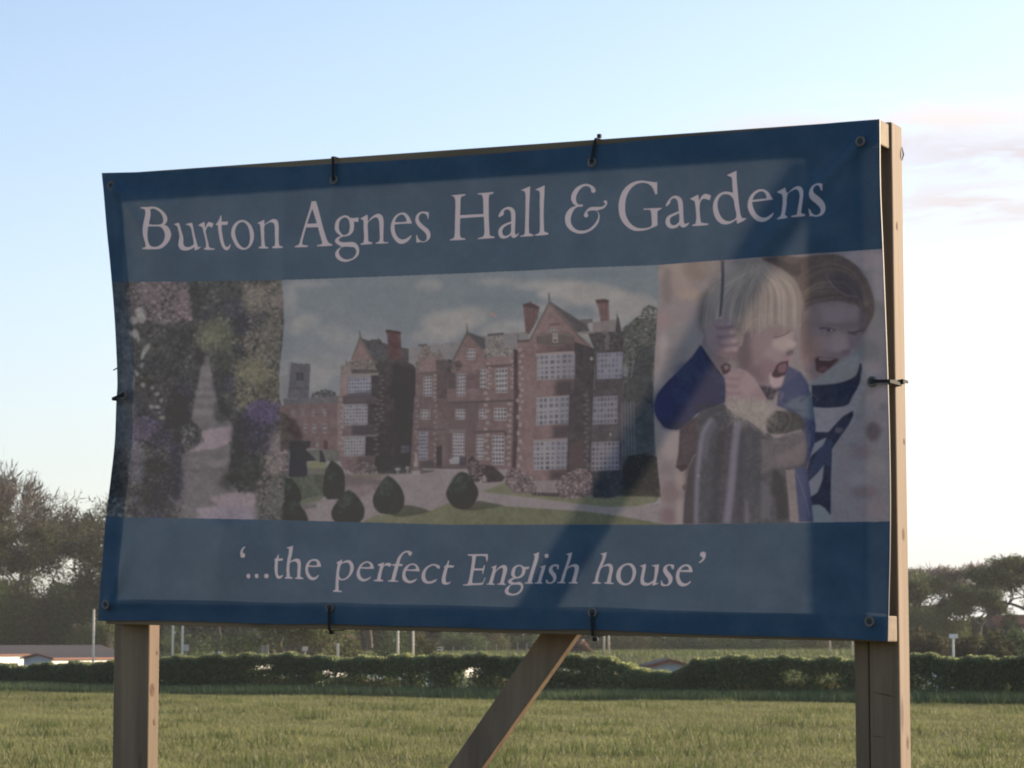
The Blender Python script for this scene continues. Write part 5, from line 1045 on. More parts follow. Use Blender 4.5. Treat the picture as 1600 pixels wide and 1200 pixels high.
# ------------------------------------------------------------------ the banner
TOP = [(160, 270.5), (250, 268), (340, 262), (450, 261), (525, 256), (640, 249.5), (735, 243), (845, 234.5), (930, 227), (1070, 214), (1200, 202.5), (1300, 192.5), (1375, 186.5)]
BOT = [(154, 970), (250, 970), (340, 972), (440, 975.5), (517, 975), (600, 978), (700, 980), (820, 984), (930, 984), (1050, 990), (1180, 994), (1300, 997), (1388, 1002)]
LEF = [(160, 270.5), (163, 300), (168, 360), (173, 410), (179, 480), (182.5, 540), (184.5, 600), (183, 625), (180.5, 690), (174, 750), (168, 800), (163, 860), (158, 920), (154, 970)]
RIG = [(1375, 186.5), (1376, 290), (1380, 391), (1383.5, 480), (1386.5, 560), (1388.5, 620), (1390.5, 700), (1391.5, 780), (1391, 860), (1389.5, 930), (1388, 1002)]
def curve(pts, n):
    P = smooth_loop(pts, False, 8, -1); L = np.concatenate([[0], np.cumsum(np.hypot(*np.diff(P, axis=0).T))]); L /= L[-1]
    t = np.linspace(0, 1, n); Q = np.stack([np.interp(t, L, P[:, 0]), np.interp(t, L, P[:, 1])], 1)
    return np.array([hit(*p) for p in Q])
NU, NV = 260, 170
cT, cB, cL, cR = curve(TOP, NU), curve(BOT, NU), curve(LEF, NV), curve(RIG, NV)
u = np.linspace(0, 1, NU)[None, :, None]; vv = np.linspace(0, 1, NV)[:, None, None]
G = (1-vv)*cT[None]+vv*cB[None]+(1-u)*cL[:, None]+u*cR[:, None]-((1-u)*(1-vv)*cT[0]+u*(1-vv)*cT[-1]+(1-u)*vv*cB[0]+u*vv*cB[-1])
s, z = G[..., 0], G[..., 1]
# relief of the cloth (metres towards the viewer): slack between the ties, folds running from the eyelets
rel = np.zeros_like(s)
U, V_ = u[..., 0], vv[..., 0]
inside = np.clip(np.minimum(np.minimum(U, 1-U)*9, np.minimum(V_, 1-V_)*6), 0, 1); inside = inside*inside*(3-2*inside)
def lownoise(seed, kx, ky):
    r = np.random.RandomState(seed); o = np.zeros_like(s)
    for k in range(14):
        fx, fy = r.randn()*kx, r.randn()*ky; o += np.sin(s*fx+z*fy+r.rand()*6.28)/(14**.5)
    return o
rel += inside*(.0045*lownoise(1, 5, 3)+.0042*lownoise(2, 13, 5)+.0007*lownoise(9, 30, 14))
def fold(p0, p1, w, a, w1=None):
    """a crease between two photo pixels, width w, height a"""
    A, B = hit(*p0), hit(*p1); D = B-A; L = np.linalg.norm(D); D /= L
    t = np.clip(((s-A[0])*D[0]+(z-A[1])*D[1])/L, 0, 1)
    dd = np.hypot(s-A[0]-D[0]*t*L, z-A[1]-D[1]*t*L)
    ww = w+((w1 or w)-w)*t
    return a*np.exp(-(dd/ww)**2)*np.clip((1-t)*3, 0, 1)
rel += fold((1345, 225), (1130, 450), .014, .0065, .035)+fold((1345, 225), (1240, 470), .014, .003, .04)
rel += fold((182, 296), (262, 420), .014, .006, .03)+fold((182, 296), (300, 340), .012, .004, .03)+fold((182, 296), (205, 520), .012, .004, .03)
rel += fold((172, 945), (212, 830), .012, .005, .03)+fold((172, 945), (260, 930), .01, .003, .03)+fold((172, 945), (172, 800), .012, .004, .03)
rel += fold((1362, 972), (1300, 860), .012, .003, .03)+fold((200, 618), (240, 560), .012, .006, .03)+fold((200, 618), (236, 690), .012, .006, .03)+fold((1366, 597), (1300, 560), .012, .003, .03)+fold((1366, 597), (1300, 650), .012, .003, .03)
rel += fold((525, 285), (500, 400), .012, .003, .03)+fold((525, 285), (570, 400), .012, .002, .03)+fold((927, 258), (890, 400), .012, .0025, .03)+fold((518, 950), (480, 840), .012, .003, .03)+fold((927, 953), (960, 840), .012, .0025, .03)
# a knee in the cloth lower left: the part on its left leans back a little
A, B = hit(447, 800), hit(410, 990); D = (B-A)/np.linalg.norm(B-A); nn = np.array([-D[1], D[0]])
sd_ = (s-A[0])*nn[0]+(z-A[1])*nn[1]
if nn[0] > 0: sd_ = -sd_
zm = np.clip((hit(447, 800)[1]+.02-z)/.05, 0, 1)
rel += zm*.12*np.clip(sd_, 0, .16)*np.clip((.30-sd_)/.14, 0, 1)*inside
A, B = hit(443, 440), hit(446, 815)
rel += inside*.0035*np.exp(-((s-np.interp(z, [B[1], A[1]], [B[0], A[0]]))/.02)**2)
# the sheet presses on the rails at top and bottom, hems bulge
rel = np.maximum(rel, -.003)+.0035
pos = P0[None, None]+TV*s[..., None]-DV*rel[..., None]+np.array([0, 0, 1.0])*(z-P0[2])[..., None]
ii = (np.arange(NV-1)[:, None]*NU+np.arange(NU-1)[None, :]).ravel()
BF = np.stack([ii, ii+NU, ii+NU+1, ii+1], 1)

# the print, taken from the drawing sheet to the sheet's own plane
PRT = paint_print()
smin, smax, zmin, zmax = s.min()-.01, s.max()+.01, z.min()-.01, z.max()+.01
IW = 2560; IH = int(IW*(zmax-zmin)/(smax-smin))
ss, zz = np.meshgrid(np.linspace(smin, smax, IW), np.linspace(zmin, zmax, IH))
Q = P0[None, None]+TV*ss[..., None]+np.array([0, 0, 1.0])*(zz-P0[2])[..., None]-EYEP
dep = Q@FWD; qx = (800+FPX*Q[..., 0]/dep-PX0)*PS; qy = (600-FPX*(Q@UPV)/dep-PY0)*PS
qx = np.clip(qx-.5, 0, PW-1.001); qy = np.clip(qy-.5, 0, PH-1.001)
xi, yi = qx.astype(int), qy.astype(int); fx, fy = (qx-xi)[..., None], (qy-yi)[..., None]
C = PRT.C
im = (C[yi, xi]*(1-fx)+C[yi, xi+1]*fx)*(1-fy)+(C[yi+1, xi]*(1-fx)+C[yi+1, xi+1]*fx)*fy
im = np.clip(im, 0, 1); lin = s2l(im)
INK = np.clip((lin-SHEEN-THRU[0]*BACK)/(FRONT+THRU[1]*BACK), .004, .85)           # ink colours: what the sheet shows less what passes through it
img = bpy.data.images.new('banner_print', IW, IH, alpha=False, float_buffer=True)
img.colorspace_settings.name = 'Linear Rec.709' if 'Linear Rec.709' in [e.identifier for e in bpy.types.ColorManagedInputColorspaceSettings.bl_rna.properties['name'].enum_items] else 'Non-Color'
buf = np.ones((IH, IW, 4), np.float32); buf[..., :3] = INK
img.pixels.foreach_set(buf.ravel()); img.update(); img.pack()

m, n, l, b = mat_new('printed_vinyl', rough=.55, spec=.35)
tx = n.new('ShaderNodeTexImage'); tx.image = img; tx.extension = 'EXTEND'; tx.interpolation = 'Cubic'
l.new(tx.outputs['Color'], b.inputs['Base Color'])
wv = noise(n, l, 900, mapped(n, l, (1, 1, 1), 'Object'), 2)
bp = n.new('ShaderNodeBump'); bp.inputs['Strength'].default_value = .12; bp.inputs['Distance'].default_value = .0006
l.new(wv.outputs['Fac'], bp.inputs['Height']); l.new(bp.outputs[0], b.inputs['Normal'])
tr_ = n.new('ShaderNodeBsdfTranslucent'); 
tm_ = n.new('ShaderNodeMix'); tm_.data_type = 'RGBA'; tm_.blend_type = 'ADD'; tm_.inputs[0].default_value = 1
ts_ = n.new('ShaderNodeMix'); ts_.data_type = 'RGBA'; ts_.blend_type = 'MULTIPLY'; ts_.inputs[0].default_value = 1; ts_.inputs[7].default_value = (THRU[1],)*3+(1,)
l.new(tx.outputs['Color'], ts_.inputs[6]); l.new(ts_.outputs[2], tm_.inputs[6]); tm_.inputs[7].default_value = (THRU[0],)*3+(1,)
l.new(tm_.outputs[2], tr_.inputs['Color'])
ad = n.new('ShaderNodeAddShader'); l.new(b.outputs[0], ad.inputs[0]); l.new(tr_.outputs[0], ad.inputs[1])
l.new(ad.outputs[0], n['Material Output'].inputs['Surface'])
VINYL = m
bcen = W3(hit(780, 975)[0], hit(780, 982)[1])
banner = empty('banner', tuple(float(c) for c in bcen), 'large blue printed vinyl banner with white lettering and three pictures, laced to the timber frame', 'banner', rz=-TH)
sheet = part('sheet', pos.reshape(-1, 3), BF, VINYL, banner, True)
uvl = sheet.data.uv_layers.new(name='print')
uvv = np.stack([(s-smin)/(smax-smin), (z-zmin)/(zmax-zmin)], -1).reshape(-1, 2).astype(np.float32)
li = np.empty(len(sheet.data.loops), np.int32); sheet.data.loops.foreach_get('vertex_index', li)
uvl.data.foreach_set('uv', uvv[li].ravel())
# hems: a second layer of white vinyl folded behind the sheet all round
m, n, l, bb_ = mat_new('vinyl_hem', (.08, .08, .08), .6, .3)
th_ = n.new('ShaderNodeBsdfTranslucent'); th_.inputs['Color'].default_value = (.28, .28, .28, 1)
ah_ = n.new('ShaderNodeAddShader'); l.new(bb_.outputs[0], ah_.inputs[0]); l.new(th_.outputs[0], ah_.inputs[1]); l.new(ah_.outputs[0], n['Material Output'].inputs['Surface'])
HEMM = m
def hem(i0, i1, j0, j1):
    P = (pos[i0:i1, j0:j1]+DV*.0016).reshape(-1, 3); a_, b_ = i1-i0, j1-j0
    k_ = (np.arange(a_-1)[:, None]*b_+np.arange(b_-1)[None, :]).ravel()
    part('hem', P, np.stack([k_, k_+b_, k_+b_+1, k_+1], 1), HEMM, banner, True)
hem(0, 9, 0, NU); hem(NV-9, NV, 0, NU); hem(9, NV-9, 0, 7); hem(9, NV-9, NU-10, NU)  # right hem made wider to dim the sunlit strip along that edge
# unprinted white edge turned back at the right end
WHITEV = flat_mat('white_vinyl_edge', (.04, .038, .04), .5, .3, .05, 20)
e = pos[:, -1]
k = np.linspace(0, 1, NV)
ev = np.concatenate([e+TV*.0004, e+TV*.0006+DV*.003, e-TV*.0004+DV*.007])
ef = []
for i in range(NV-1):
    for r_ in (0, 1): ef.append([r_*NV+i, r_*NV+i+1, (r_+1)*NV+i+1, (r_+1)*NV+i])
part('turned_edge', ev, np.array(ef), WHITEV, banner, True)
BRASS = flat_mat('dull_brass', (.13, .115, .095), .5, .5, .25, 60, .3)
HOLE = flat_mat('eyelet_hole', (.05, .055, .065), .9, .1, .05, 20)
def surf(px, py):
    q = hit(px, py); k = np.argmin((s-q[0])**2+(z-q[1])**2); return pos.reshape(-1, 3)[k]
def ring(c, R, r, n=20, k=8):
    V, F = [], []
    for i in range(n):
        a = 2*math.pi*i/n
        for j in range(k):
            b_ = 2*math.pi*j/k; rr = R+r*math.cos(b_)
            V.append(c+TV*(rr*math.cos(a))+np.array([0, 0, rr*math.sin(a)])-DV*(r*.7*math.sin(b_)+.001))
            F.append([i*k+j, i*k+(j+1) % k, ((i+1) % n)*k+(j+1) % k, ((i+1) % n)*k+j])
    return V, F
EYES = [(178.5, 291.5), (525, 282), (927, 256), (1348, 220.5), (197.5, 618), (1366, 597.5), (171.5, 946), (517.5, 951), (927.5, 955.5), (1361.5, 972.5)]
for e_ in EYES:
    c = surf(*e_); V, F = ring(c, .0098, .0030)
    g = part('eyelet', V, F, BRASS, banner, True)
    a = np.linspace(0, 2*math.pi, 16, endpoint=False)
    hv = [c+TV*.0072*math.cos(t)+np.array([0, 0, .0072*math.sin(t)])-DV*.0012 for t in a]
    h_ = part('hole', hv, [list(range(16))], HOLE, banner); h_.parent = g
# cable ties
TIE = flat_mat('black_nylon', (.018, .018, .019), .75, .15, .2, 40)
def strap(P, w, t):
    """flat strap along a path; the wide side lies across the path and along 'side'"""
    P = np.asarray(P, float); T = np.gradient(P, axis=0); T /= np.linalg.norm(T, axis=1)[:, None]
    side = SIDE; V = []; F = []
    for p, tt in zip(P, T):
        nn_ = np.cross(tt, side); nn_ /= max(np.linalg.norm(nn_), 1e-6)
        for a_, b_ in ((-1, -1), (1, -1), (1, 1), (-1, 1)): V.append(p+side*(a_*w/2)+nn_*(b_*t/2))
    for i in range(len(P)-1):
        for k in range(4): F.append([i*4+k, i*4+(k+1) % 4, (i+1)*4+(k+1) % 4, (i+1)*4+k])
    F += [[3, 2, 1, 0], [len(V)-4, len(V)-3, len(V)-2, len(V)-1]]
    return V, F
def tie_around(eye, edge, oback, z_over, label, head=None, tail=None, vertical=True, w=.0075):
    """a tie from an eyelet over the edge of the timber, behind it and back"""
    global SIDE
    c = surf(*eye); q = hit(*edge); e0 = W3(q[0], q[1], 0)
    if vertical:
        SIDE = TV; up = np.array([0, 0, 1.0]) if edge[1] < eye[1] else np.array([0, 0, -1.0])
    else:
        SIDE = np.array([0, 0, 1.0]); up = TV if edge[0] > eye[0] else -TV
    L = (e0-c)@up
    fr = c-DV*.004; side_off = (e0-c)-up*L; side_off -= DV*(side_off@DV)
    pts = [c+DV*.004, fr-DV*.001+up*.004, fr+up*L*.5+side_off*.5-DV*.002, fr+up*(L-.003)+side_off-DV*.002, fr+up*(L+.001)+side_off+DV*.003, fr+up*(L+.001)+side_off+DV*(oback*.5), fr+up*(L-.001)+side_off+DV*(oback+.004), fr+up*(L-.01)+side_off+DV*(oback+.010), fr+up*(L*.5)+side_off+DV*(oback+.009), c+DV*(oback+.006), c+DV*.010]
    root = empty('cable_tie', tuple(float(x) for x in c), label, 'cable tie', 'black cable ties lacing the banner to the frame')
    P = smooth_loop(pts, False, 3, .2) if False else np.array(pts)
    part('strap', *strap(P, w, .0018), TIE, root)
    if head is not None:
        hp = W3(*hit(*head[:2], head[2]), head[2])
        a_ = TV*.0048; b__ = np.array([0, 0, .0048]); c__ = DV*.005
        V = [hp+a_*i+b__*j+c__*k for i, j, k in ((-1, -1, -1), (1, -1, -1), (1, -1, 1), (-1, -1, 1), (-1, 1, -1), (1, 1, -1), (1, 1, 1), (-1, 1, 1))]
        part('head', V, BOXF, TIE, root, bevel=.0015)
    if tail is not None:
        t0 = W3(*hit(*tail[0], .02), .02); t1 = W3(*hit(*tail[1], .02), .02)
        SIDE_ = SIDE; part('tail', *tube([t0, (t0+t1)/2+np.array([0, 0, .001]), t1], [.0022, .002, .0015], 5), TIE, root)
    return root
tie_around((525, 282), (524.5, 246.5), RAILD, None, 'black cable tie over the top rail above the capital A, left of two on top', head=(521, 247.5, .01))
tie_around((927, 256), (933.5, 217), RAILD, None, 'black cable tie above the ampersand, its head standing up on the top rail', head=(936.5, 212.5, .012))
tie_around((517.5, 951), (518.5, 984.5), RAILD, None, 'black cable tie under the bottom rail, the one nearer the left post', head=(518, 988, .0))
tie_around((927.5, 955.5), (929, 993.2), RAILD, None, 'black cable tie under the bottom rail beside the top of the diagonal brace', head=(929.5, 999, .0))
tie_around((1366, 597.5), (1392, 596), RAILD+.02, None, 'black cable tie running level across the right edge to the sunlit post', vertical=False)
r_ = bpy.data.objects['cable_tie.004']
SIDE = np.array([0, 0, 1.0])
pa, pb = W3(*hit(1390, 596.5, .0), .0)-DV*.004, W3(*hit(1404.5, 596, .071), .071)-DV*.004
pc = W3(*hit(1412, 596, .1), .1)+TV*.004
part('strap', *strap([pa, pb, pc, pc+DV*.02], .0075, .0018), TIE, r_)
hp = W3(*hit(1406.5, 596.5, .08), .08)+TV*.006
V = [hp+TV*.004*i+np.array([0, 0, .0055*j])+DV*.007*k for i, j, k in ((-1, -1, -1), (1, -1, -1), (1, -1, 1), (-1, -1, 1), (-1, 1, -1), (1, 1, -1), (1, 1, 1), (-1, 1, 1))]
part('head', V, BOXF, TIE, r_, bevel=.0015)
tie_around((197.5, 618), (180.5, 624), RAILD, None, 'black cable tie pulling in the left edge of the banner against the sky', vertical=False, tail=((187, 574), (177, 578.5)))
# splinter on the far edge of the right post
sp = W3(*hit(1409.5, 240, RAILD+.06), RAILD+.06)
sp = sp+DV*.012-TV*.004
V, F = tube([sp-np.array([0, 0, .014]), sp+TV*.0035, sp+np.array([0, 0, .018])], [.0008, .0022, .0008], 5)
part('splinter', V, F, WOOD, sign)

# ------------------------------------------------------------------ hedge
HLEAF = leaf_mat('hedge_leaves', .5, .65)
BARK = flat_mat('bark', (.10, .085, .068), .9, .15, .3, 9, bump=.5)
BARKG = flat_mat('grey_bark', (.17, .15, .125), .9, .15, .25, 9, bump=.5)
def leaf_quads(P, size, cols, rs, flat=.0, var=.35):
    """one small folded quad per point"""
    n = len(P); a = rs.randn(n, 3); a /= np.linalg.norm(a, axis=1)[:, None]
    b_ = rs.randn(n, 3)
    if flat: a[:, 2] *= (1-flat); b_[:, 2] *= (1-flat); a /= np.linalg.norm(a, axis=1)[:, None]
    b_ -= a*(a*b_).sum(1)[:, None]; b_ /= np.linalg.norm(b_, axis=1)[:, None]
    sz = (size*(.6+.8*rs.rand(n)))[:, None]
    V = np.stack([P-a*sz*.5, P+b_*sz*.32, P+a*sz*.5, P-b_*sz*.32], 1)
    C = np.array(cols)[rs.randint(0, len(cols), n)]*(1-var/2+var*rs.rand(n, 1))
    return V.reshape(-1, 3), np.arange(n*4).reshape(-1, 4), np.repeat(C, 4, 0)
HX0, HX1 = -25.0, 22.0
def px_of_hedge(x): return 800+FPX*x/hedge_y(x)
HTOPPX = [(-400, 1040), (0, 1038), (30, 1044), (60, 1040), (120, 1036), (180, 1034), (240, 1026), (330, 1024), (460, 1022), (540, 1028), (620, 1024), (750, 1022), (830, 1027), (870, 1022), (930, 1025), (960, 1030), (985, 1036), (1010, 1049), (1060, 1046), (1085, 1031), (1120, 1026), (1180, 1026), (1240, 1029), (1330, 1032), (1420, 1025), (1500, 1030), (1600, 1026), (2200, 1026)]
def hedge_h(x):
    t = np.interp(px_of_hedge(x), *zip(*HTOPPX)); return EYE-(t-HOR)/FPX*hedge_y(x)
rs = np.random.RandomState(11)
N = 300000
x = HX0+(HX1-HX0)*rs.rand(N); f = rs.rand(N)
h = hedge_h(x)+.04*np.sin(x*5)+.03*np.sin(x*13)
zz_ = h*(f**.8)
wdt = .42*np.sqrt(np.clip(1-((f-.45)/.62)**2, .05, 1))*(1+.25*np.sin(x*2.1)+.15*np.sin(x*5.3))
th = rs.rand(N)*2*math.pi; rr = np.sqrt(.35+.65*rs.rand(N))
dy = wdt*rr*np.cos(th)
hx = px_of_hedge(x)
dens = np.ones(N)
def thin(c, w, lo, amt, hi=0.0):
    g = np.exp(-((hx-c)/w)**2); return 1-amt*g*((f < lo) & (f > hi))
for c, w, lo, amt in ((590, 55, .45, .8), (520, 20, .5, .6), (668, 12, .5, .7), (730, 18, .55, .85), (790, 30, .4, .8), (1020, 35, .4, .5), (1245, 22, .7, .8), (1300, 22, .55, .85), (440, 45, .4, .6), (1450, 30, .5, .5), (1160, 30, .3, .5)):
    dens *= thin(c, w, lo, amt)
for c, w, lo, hi, amt in ((406, 8, .66, .5, .9), (414, 5, .66, .52, .9), (426, 6, .7, .55, .96), (510, 10, .56, .44, .96), (516, 7, .55, .46, .96), (545, 8, .58, .46, .96), (641, 3, .55, .45, .9), (672, 6, .58, .46, .9), (735, 14, .6, .48, .95), (885, 7, .6, .46, .99), (904, 5, .6, .46, .99), (968, 12, .64, .5, .99), (1574, 4, .3, .1, .9)):
    dens *= thin(c, w, lo, amt, hi)
keep = rs.rand(N) < dens
x, f, zz_, dy = x[keep], f[keep], zz_[keep], dy[keep]
yb = hedge_y(x); n_h = np.array([.60, 1.0])/math.hypot(.6, 1)
P = np.stack([x+dy*n_h[0], yb+dy*n_h[1], gz(x, yb)+zz_+.02], 1)
lit_top = f > .9  # uppermost leaves: a sunlit fringe is put into their colour below
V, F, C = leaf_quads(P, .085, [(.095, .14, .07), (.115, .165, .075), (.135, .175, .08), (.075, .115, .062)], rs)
tint = np.repeat(np.where(lit_top, 1.8, 1.0), 4)[:, None]*np.ones((1, 3)); tint[:, 0] *= np.repeat(np.where(lit_top, 1.25, 1), 4)
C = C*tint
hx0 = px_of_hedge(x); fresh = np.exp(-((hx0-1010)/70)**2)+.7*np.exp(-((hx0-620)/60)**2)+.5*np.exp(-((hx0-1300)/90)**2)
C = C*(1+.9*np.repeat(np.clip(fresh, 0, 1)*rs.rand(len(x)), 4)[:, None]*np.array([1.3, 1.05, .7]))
hedge = empty('hedge', (0, 80.5, 0), 'long low dark green hedge crossing behind the sign at the far side of the field', 'hedge')
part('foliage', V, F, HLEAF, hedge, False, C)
T = []
for i in range(330):
    xx = HX0+(HX1-HX0)*rs.rand(); y0 = float(hedge_y(xx)); hh = float(hedge_h(xx))*(.6+.35*rs.rand()); z0 = float(gz(xx, y0))
    p = np.array([xx, y0+rs.randn()*.08, z0-.05]); q = p+np.array([rs.randn()*.18, rs.randn()*.1, hh]); mid = (p+q)/2+rs.randn(3)*.05
    T.append(tube([p, mid, q], [.022+.02*rs.rand(), .016, .006], 5, False))
part('stems', *join(T), BARK, hedge)['kind'] = 'stuff'
# dead bracken and bramble glimpsed in the gaps
N = 5200; cpx = np.array([590, 600, 560, 790, 1000, 1250, 1300, 1025, 20, 1240, 445, 1160]); k = rs.randint(0, len(cpx), N)
pxx = cpx[k]+rs.randn(N)*18
xx = (pxx-800)/FPX*80.5/(1+.6*(pxx-800)/FPX); yy = hedge_y(xx)+.05+.5*rs.rand(N)
P = np.stack([xx, yy, gz(xx, yy)+.05+.45*rs.rand(N)**1.3], 1)
V, F, C = leaf_quads(P, .1, [(.16, .11, .07), (.2, .14, .1), (.12, .13, .05), (.22, .16, .11)], rs)
tag(obj('dead_bracken', mesh_np('dead_bracken', V, F, HLEAF, False, C)), 'brown dead stalks in the gaps at the foot of the hedge', 'undergrowth', kind='stuff')

# ------------------------------------------------------------------ trees
LEAFM = leaf_mat('tree_leaves', .4, .7)
def grow(rs, H, bole, spread, levels, lean=.12, updraft=.25, nfork=(2, 4), shrink=.72, flat_top=0.0):
    """limbs as tapering tubes; returns tubes and the twig ends"""
    tubes, ends = [], []
    def limb(p, d, L, r, lev):
        n = 4; pts = [p]; dd = d.copy()
        for i in range(n):
            dd = dd+rs.randn(3)*(.16 if lev else .05)+np.array([0, 0, updraft*(.25 if lev else .1)]); 
            if flat_top and pts[-1][2] > H*flat_top: dd[2] *= .25
            dd /= np.linalg.norm(dd); pts.append(pts[-1]+dd*L/n)
        r1 = r*(.62 if lev < levels else .3)
        tubes.append(tube(pts, np.linspace(r, r1, n+1), 7 if lev == 0 else (5 if lev < 3 else 4), False))
        if lev >= levels-1: ends.append((pts[-1], lev)); ends.append((pts[2], lev))
        if lev == levels: return
        m_ = rs.randint(nfork[0], nfork[1]+1)
        a0 = rs.rand()*6.28
        for k in range(m_):
            a = a0+6.283*k/m_+rs.randn()*.3; out = spread*(.6+.7*rs.rand())
            side = np.array([math.cos(a), math.sin(a), 0])
            side -= dd*(side@dd); side /= np.linalg.norm(side)+1e-6
            nd = dd+side*out; nd /= np.linalg.norm(nd)
            st = pts[-1] if k < 2 else pts[rs.randint(2, n+1)]
            limb(st, nd, L*shrink*(.75+.45*rs.rand()), r1*(.62+.25*rs.rand()), lev+1)
    d0 = np.array([rs.randn()*lean, rs.randn()*lean, 1.0]); d0 /= np.linalg.norm(d0)
    limb(np.array([0, 0, -.3]), d0, bole, H*.022+.06, 0)
    return tubes, ends
def tree_meshes(seed, H, bole, spread, levels, leaf_n, leaf_size, clump, cols, bark, twigs=0, twig_len=.8, twig_col=(.12, .10, .08), flat=.35, **kw):
    rs = np.random.RandomState(seed)
    tb, ends = grow(rs, H, bole, spread, levels, **kw)
    V, F = join(tb); V = np.array(V)
    zs = H/max(np.max([e[0][2] for e in ends])+clump*.5, .1)
    sc = np.array([zs, zs, zs]); V = V*sc
    E = np.array([e[0] for e in ends])*sc
    trunk = mesh_np('trunk', V, F, bark, True)
    k = rs.randint(0, len(E), leaf_n); lightness = (.7+.6*rs.rand(len(E)))[k]
    off = rs.randn(leaf_n, 3)*clump*np.array([1, 1, .55])
    P = E[k]+off; ok = P[:, 2] > .6; P, lightness = P[ok], lightness[ok]
    LV, LF, LC = leaf_quads(P, leaf_size, cols, rs, flat); LC = LC*np.repeat(lightness, 4)[:, None]
    if twigs:
        k = rs.randint(0, len(E), twigs); p = E[k]+rs.randn(twigs, 3)*.25
        d = E[k]-np.array([0, 0, H*.45]); d /= np.linalg.norm(d, axis=1)[:, None]; d = d*.8+rs.randn(twigs, 3)*.55+np.array([0, 0, .25]); d /= np.linalg.norm(d, axis=1)[:, None]
        L = (twig_len*(.5+rs.rand(twigs)))[:, None]; sd2 = np.cross(d, rs.randn(twigs, 3)); sd2 /= np.linalg.norm(sd2, axis=1)[:, None]
        w = .032
        TV_ = np.stack([p-sd2*w, p+d*L*.5+rs.randn(twigs, 3)*.05, p+d*L, p+sd2*w], 1).reshape(-1, 3)
        TF = np.arange(twigs*4).reshape(-1, 4)+len(LV)
        LV = np.concatenate([LV, TV_]); LF = np.concatenate([LF, TF]); LC = np.concatenate([LC, np.tile(np.array(twig_col), (twigs*4, 1))*(.7+.6*np.repeat(rs.rand(twigs, 1), 4, 0))])
    return trunk, mesh_np('crown', LV, LF, LEAFM, False, LC)
OLIVE = [(.080, .085, .038), (.10, .10, .045), (.065, .07, .034), (.115, .11, .05)]
DKGRN = [(.065, .10, .04), (.08, .118, .046), (.052, .082, .036), (.095, .13, .052)]
YGRN = [(.12, .145, .046), (.10, .13, .042), (.14, .155, .056), (.085, .11, .038)]
BROWN = [(.075, .065, .045), (.06, .055, .038), (.09, .075, .05)]
KIND = {
 'bare': tree_meshes(21, 15, 4.0, .62, 5, 3000, .12, .4, BROWN, BARK, 5200, .8, (.095, .082, .07), shrink=.74),
 'bud1': tree_meshes(22, 14, 3.6, .78, 5, 11000, .19, .30, OLIVE, BARK, 3200, .6, (.062, .055, .04), shrink=.74, flat_top=.74, updraft=.2),
 'bud2': tree_meshes(23, 14, 4.2, .80, 5, 10000, .19, .32, OLIVE, BARK, 3200, .6, (.062, .055, .04), shrink=.72),
 'bud3': tree_meshes(24, 12, 3.2, .75, 5, 11000, .19, .36, OLIVE+YGRN[:1], BARKG, 2500, .6, (.062, .055, .04), shrink=.72),
 'flat1': tree_meshes(31, 9, 3.2, .85, 4, 12500, .19, .36, DKGRN+YGRN[:3], BARK, 500, .6, (.09, .08, .06), shrink=.74, flat_top=.8, updraft=.16),
 'flat2': tree_meshes(32, 9, 3.6, .95, 4, 12500, .19, .38, DKGRN+YGRN[:3], BARK, 500, .6, (.09, .08, .06), shrink=.74, flat_top=.78, updraft=.16),
 'round': tree_meshes(33, 8, 1.8, .8, 4, 11000, .2, .42, DKGRN+YGRN, BARK, 600, .6, shrink=.75),
 'young': tree_meshes(34, 6, 1.2, .7, 4, 12000, .13, .5, YGRN, BARKG, 500, .5, shrink=.75),
 'pale': tree_meshes(35, 9, 3.0, .8, 5, 4500, .10, .4, [(.15, .12, .095), (.17, .14, .11)], BARKG, 8000, .7, (.16, .13, .105), shrink=.73, flat_top=.66, updraft=.15),
}
def plant(kind, name, px, y, top_py, label, group=None, rz=None, wide=1.0, cat='tree', base_py=None):
    x = float((px-800)/FPX*y); z0 = float(gz(x, y)); H = EYE+(HOR-top_py)/FPX*y-z0
    tm, cm = KIND[kind]; H0 = max(v.co.z for v in cm.vertices) if False else KH[kind]
    sc = H/H0
    r = empty(name, (x, y, z0), label, cat, group, rz if rz is not None else (px*1.7) % 6.28)
    r.scale = (sc*wide, sc*wide, sc)
    obj('trunk', tm, r); obj('crown', cm, r)
    return r
KH = {}
for k_, (tm, cm) in KIND.items():
    a = np.empty(len(cm.vertices)*3, np.float32); cm.vertices.foreach_get('co', a); KH[k_] = float(np.percentile(a[2::3], 99.7))
# left of the sign
plant('bare', 'bare_tree', 8, 246, 733, 'tall bare tree with fine upright twigs at the left edge of the picture', wide=1.0)
plant('bud1', 'tree', 112, 236, 772, 'broad domed budding tree just left of the banner, the rounded one', wide=1.25)
plant('bud2', 'tree', 168, 252, 776, 'budding brown tree half hidden behind the left edge of the banner')
plant('bud3', 'tree', 40, 228, 815, 'lower budding tree with bent dark limbs in front of the bare tree')
plant('bud2', 'tree', -40, 240, 770, 'budding tree cut off by the left border of the picture', rz=2.2)
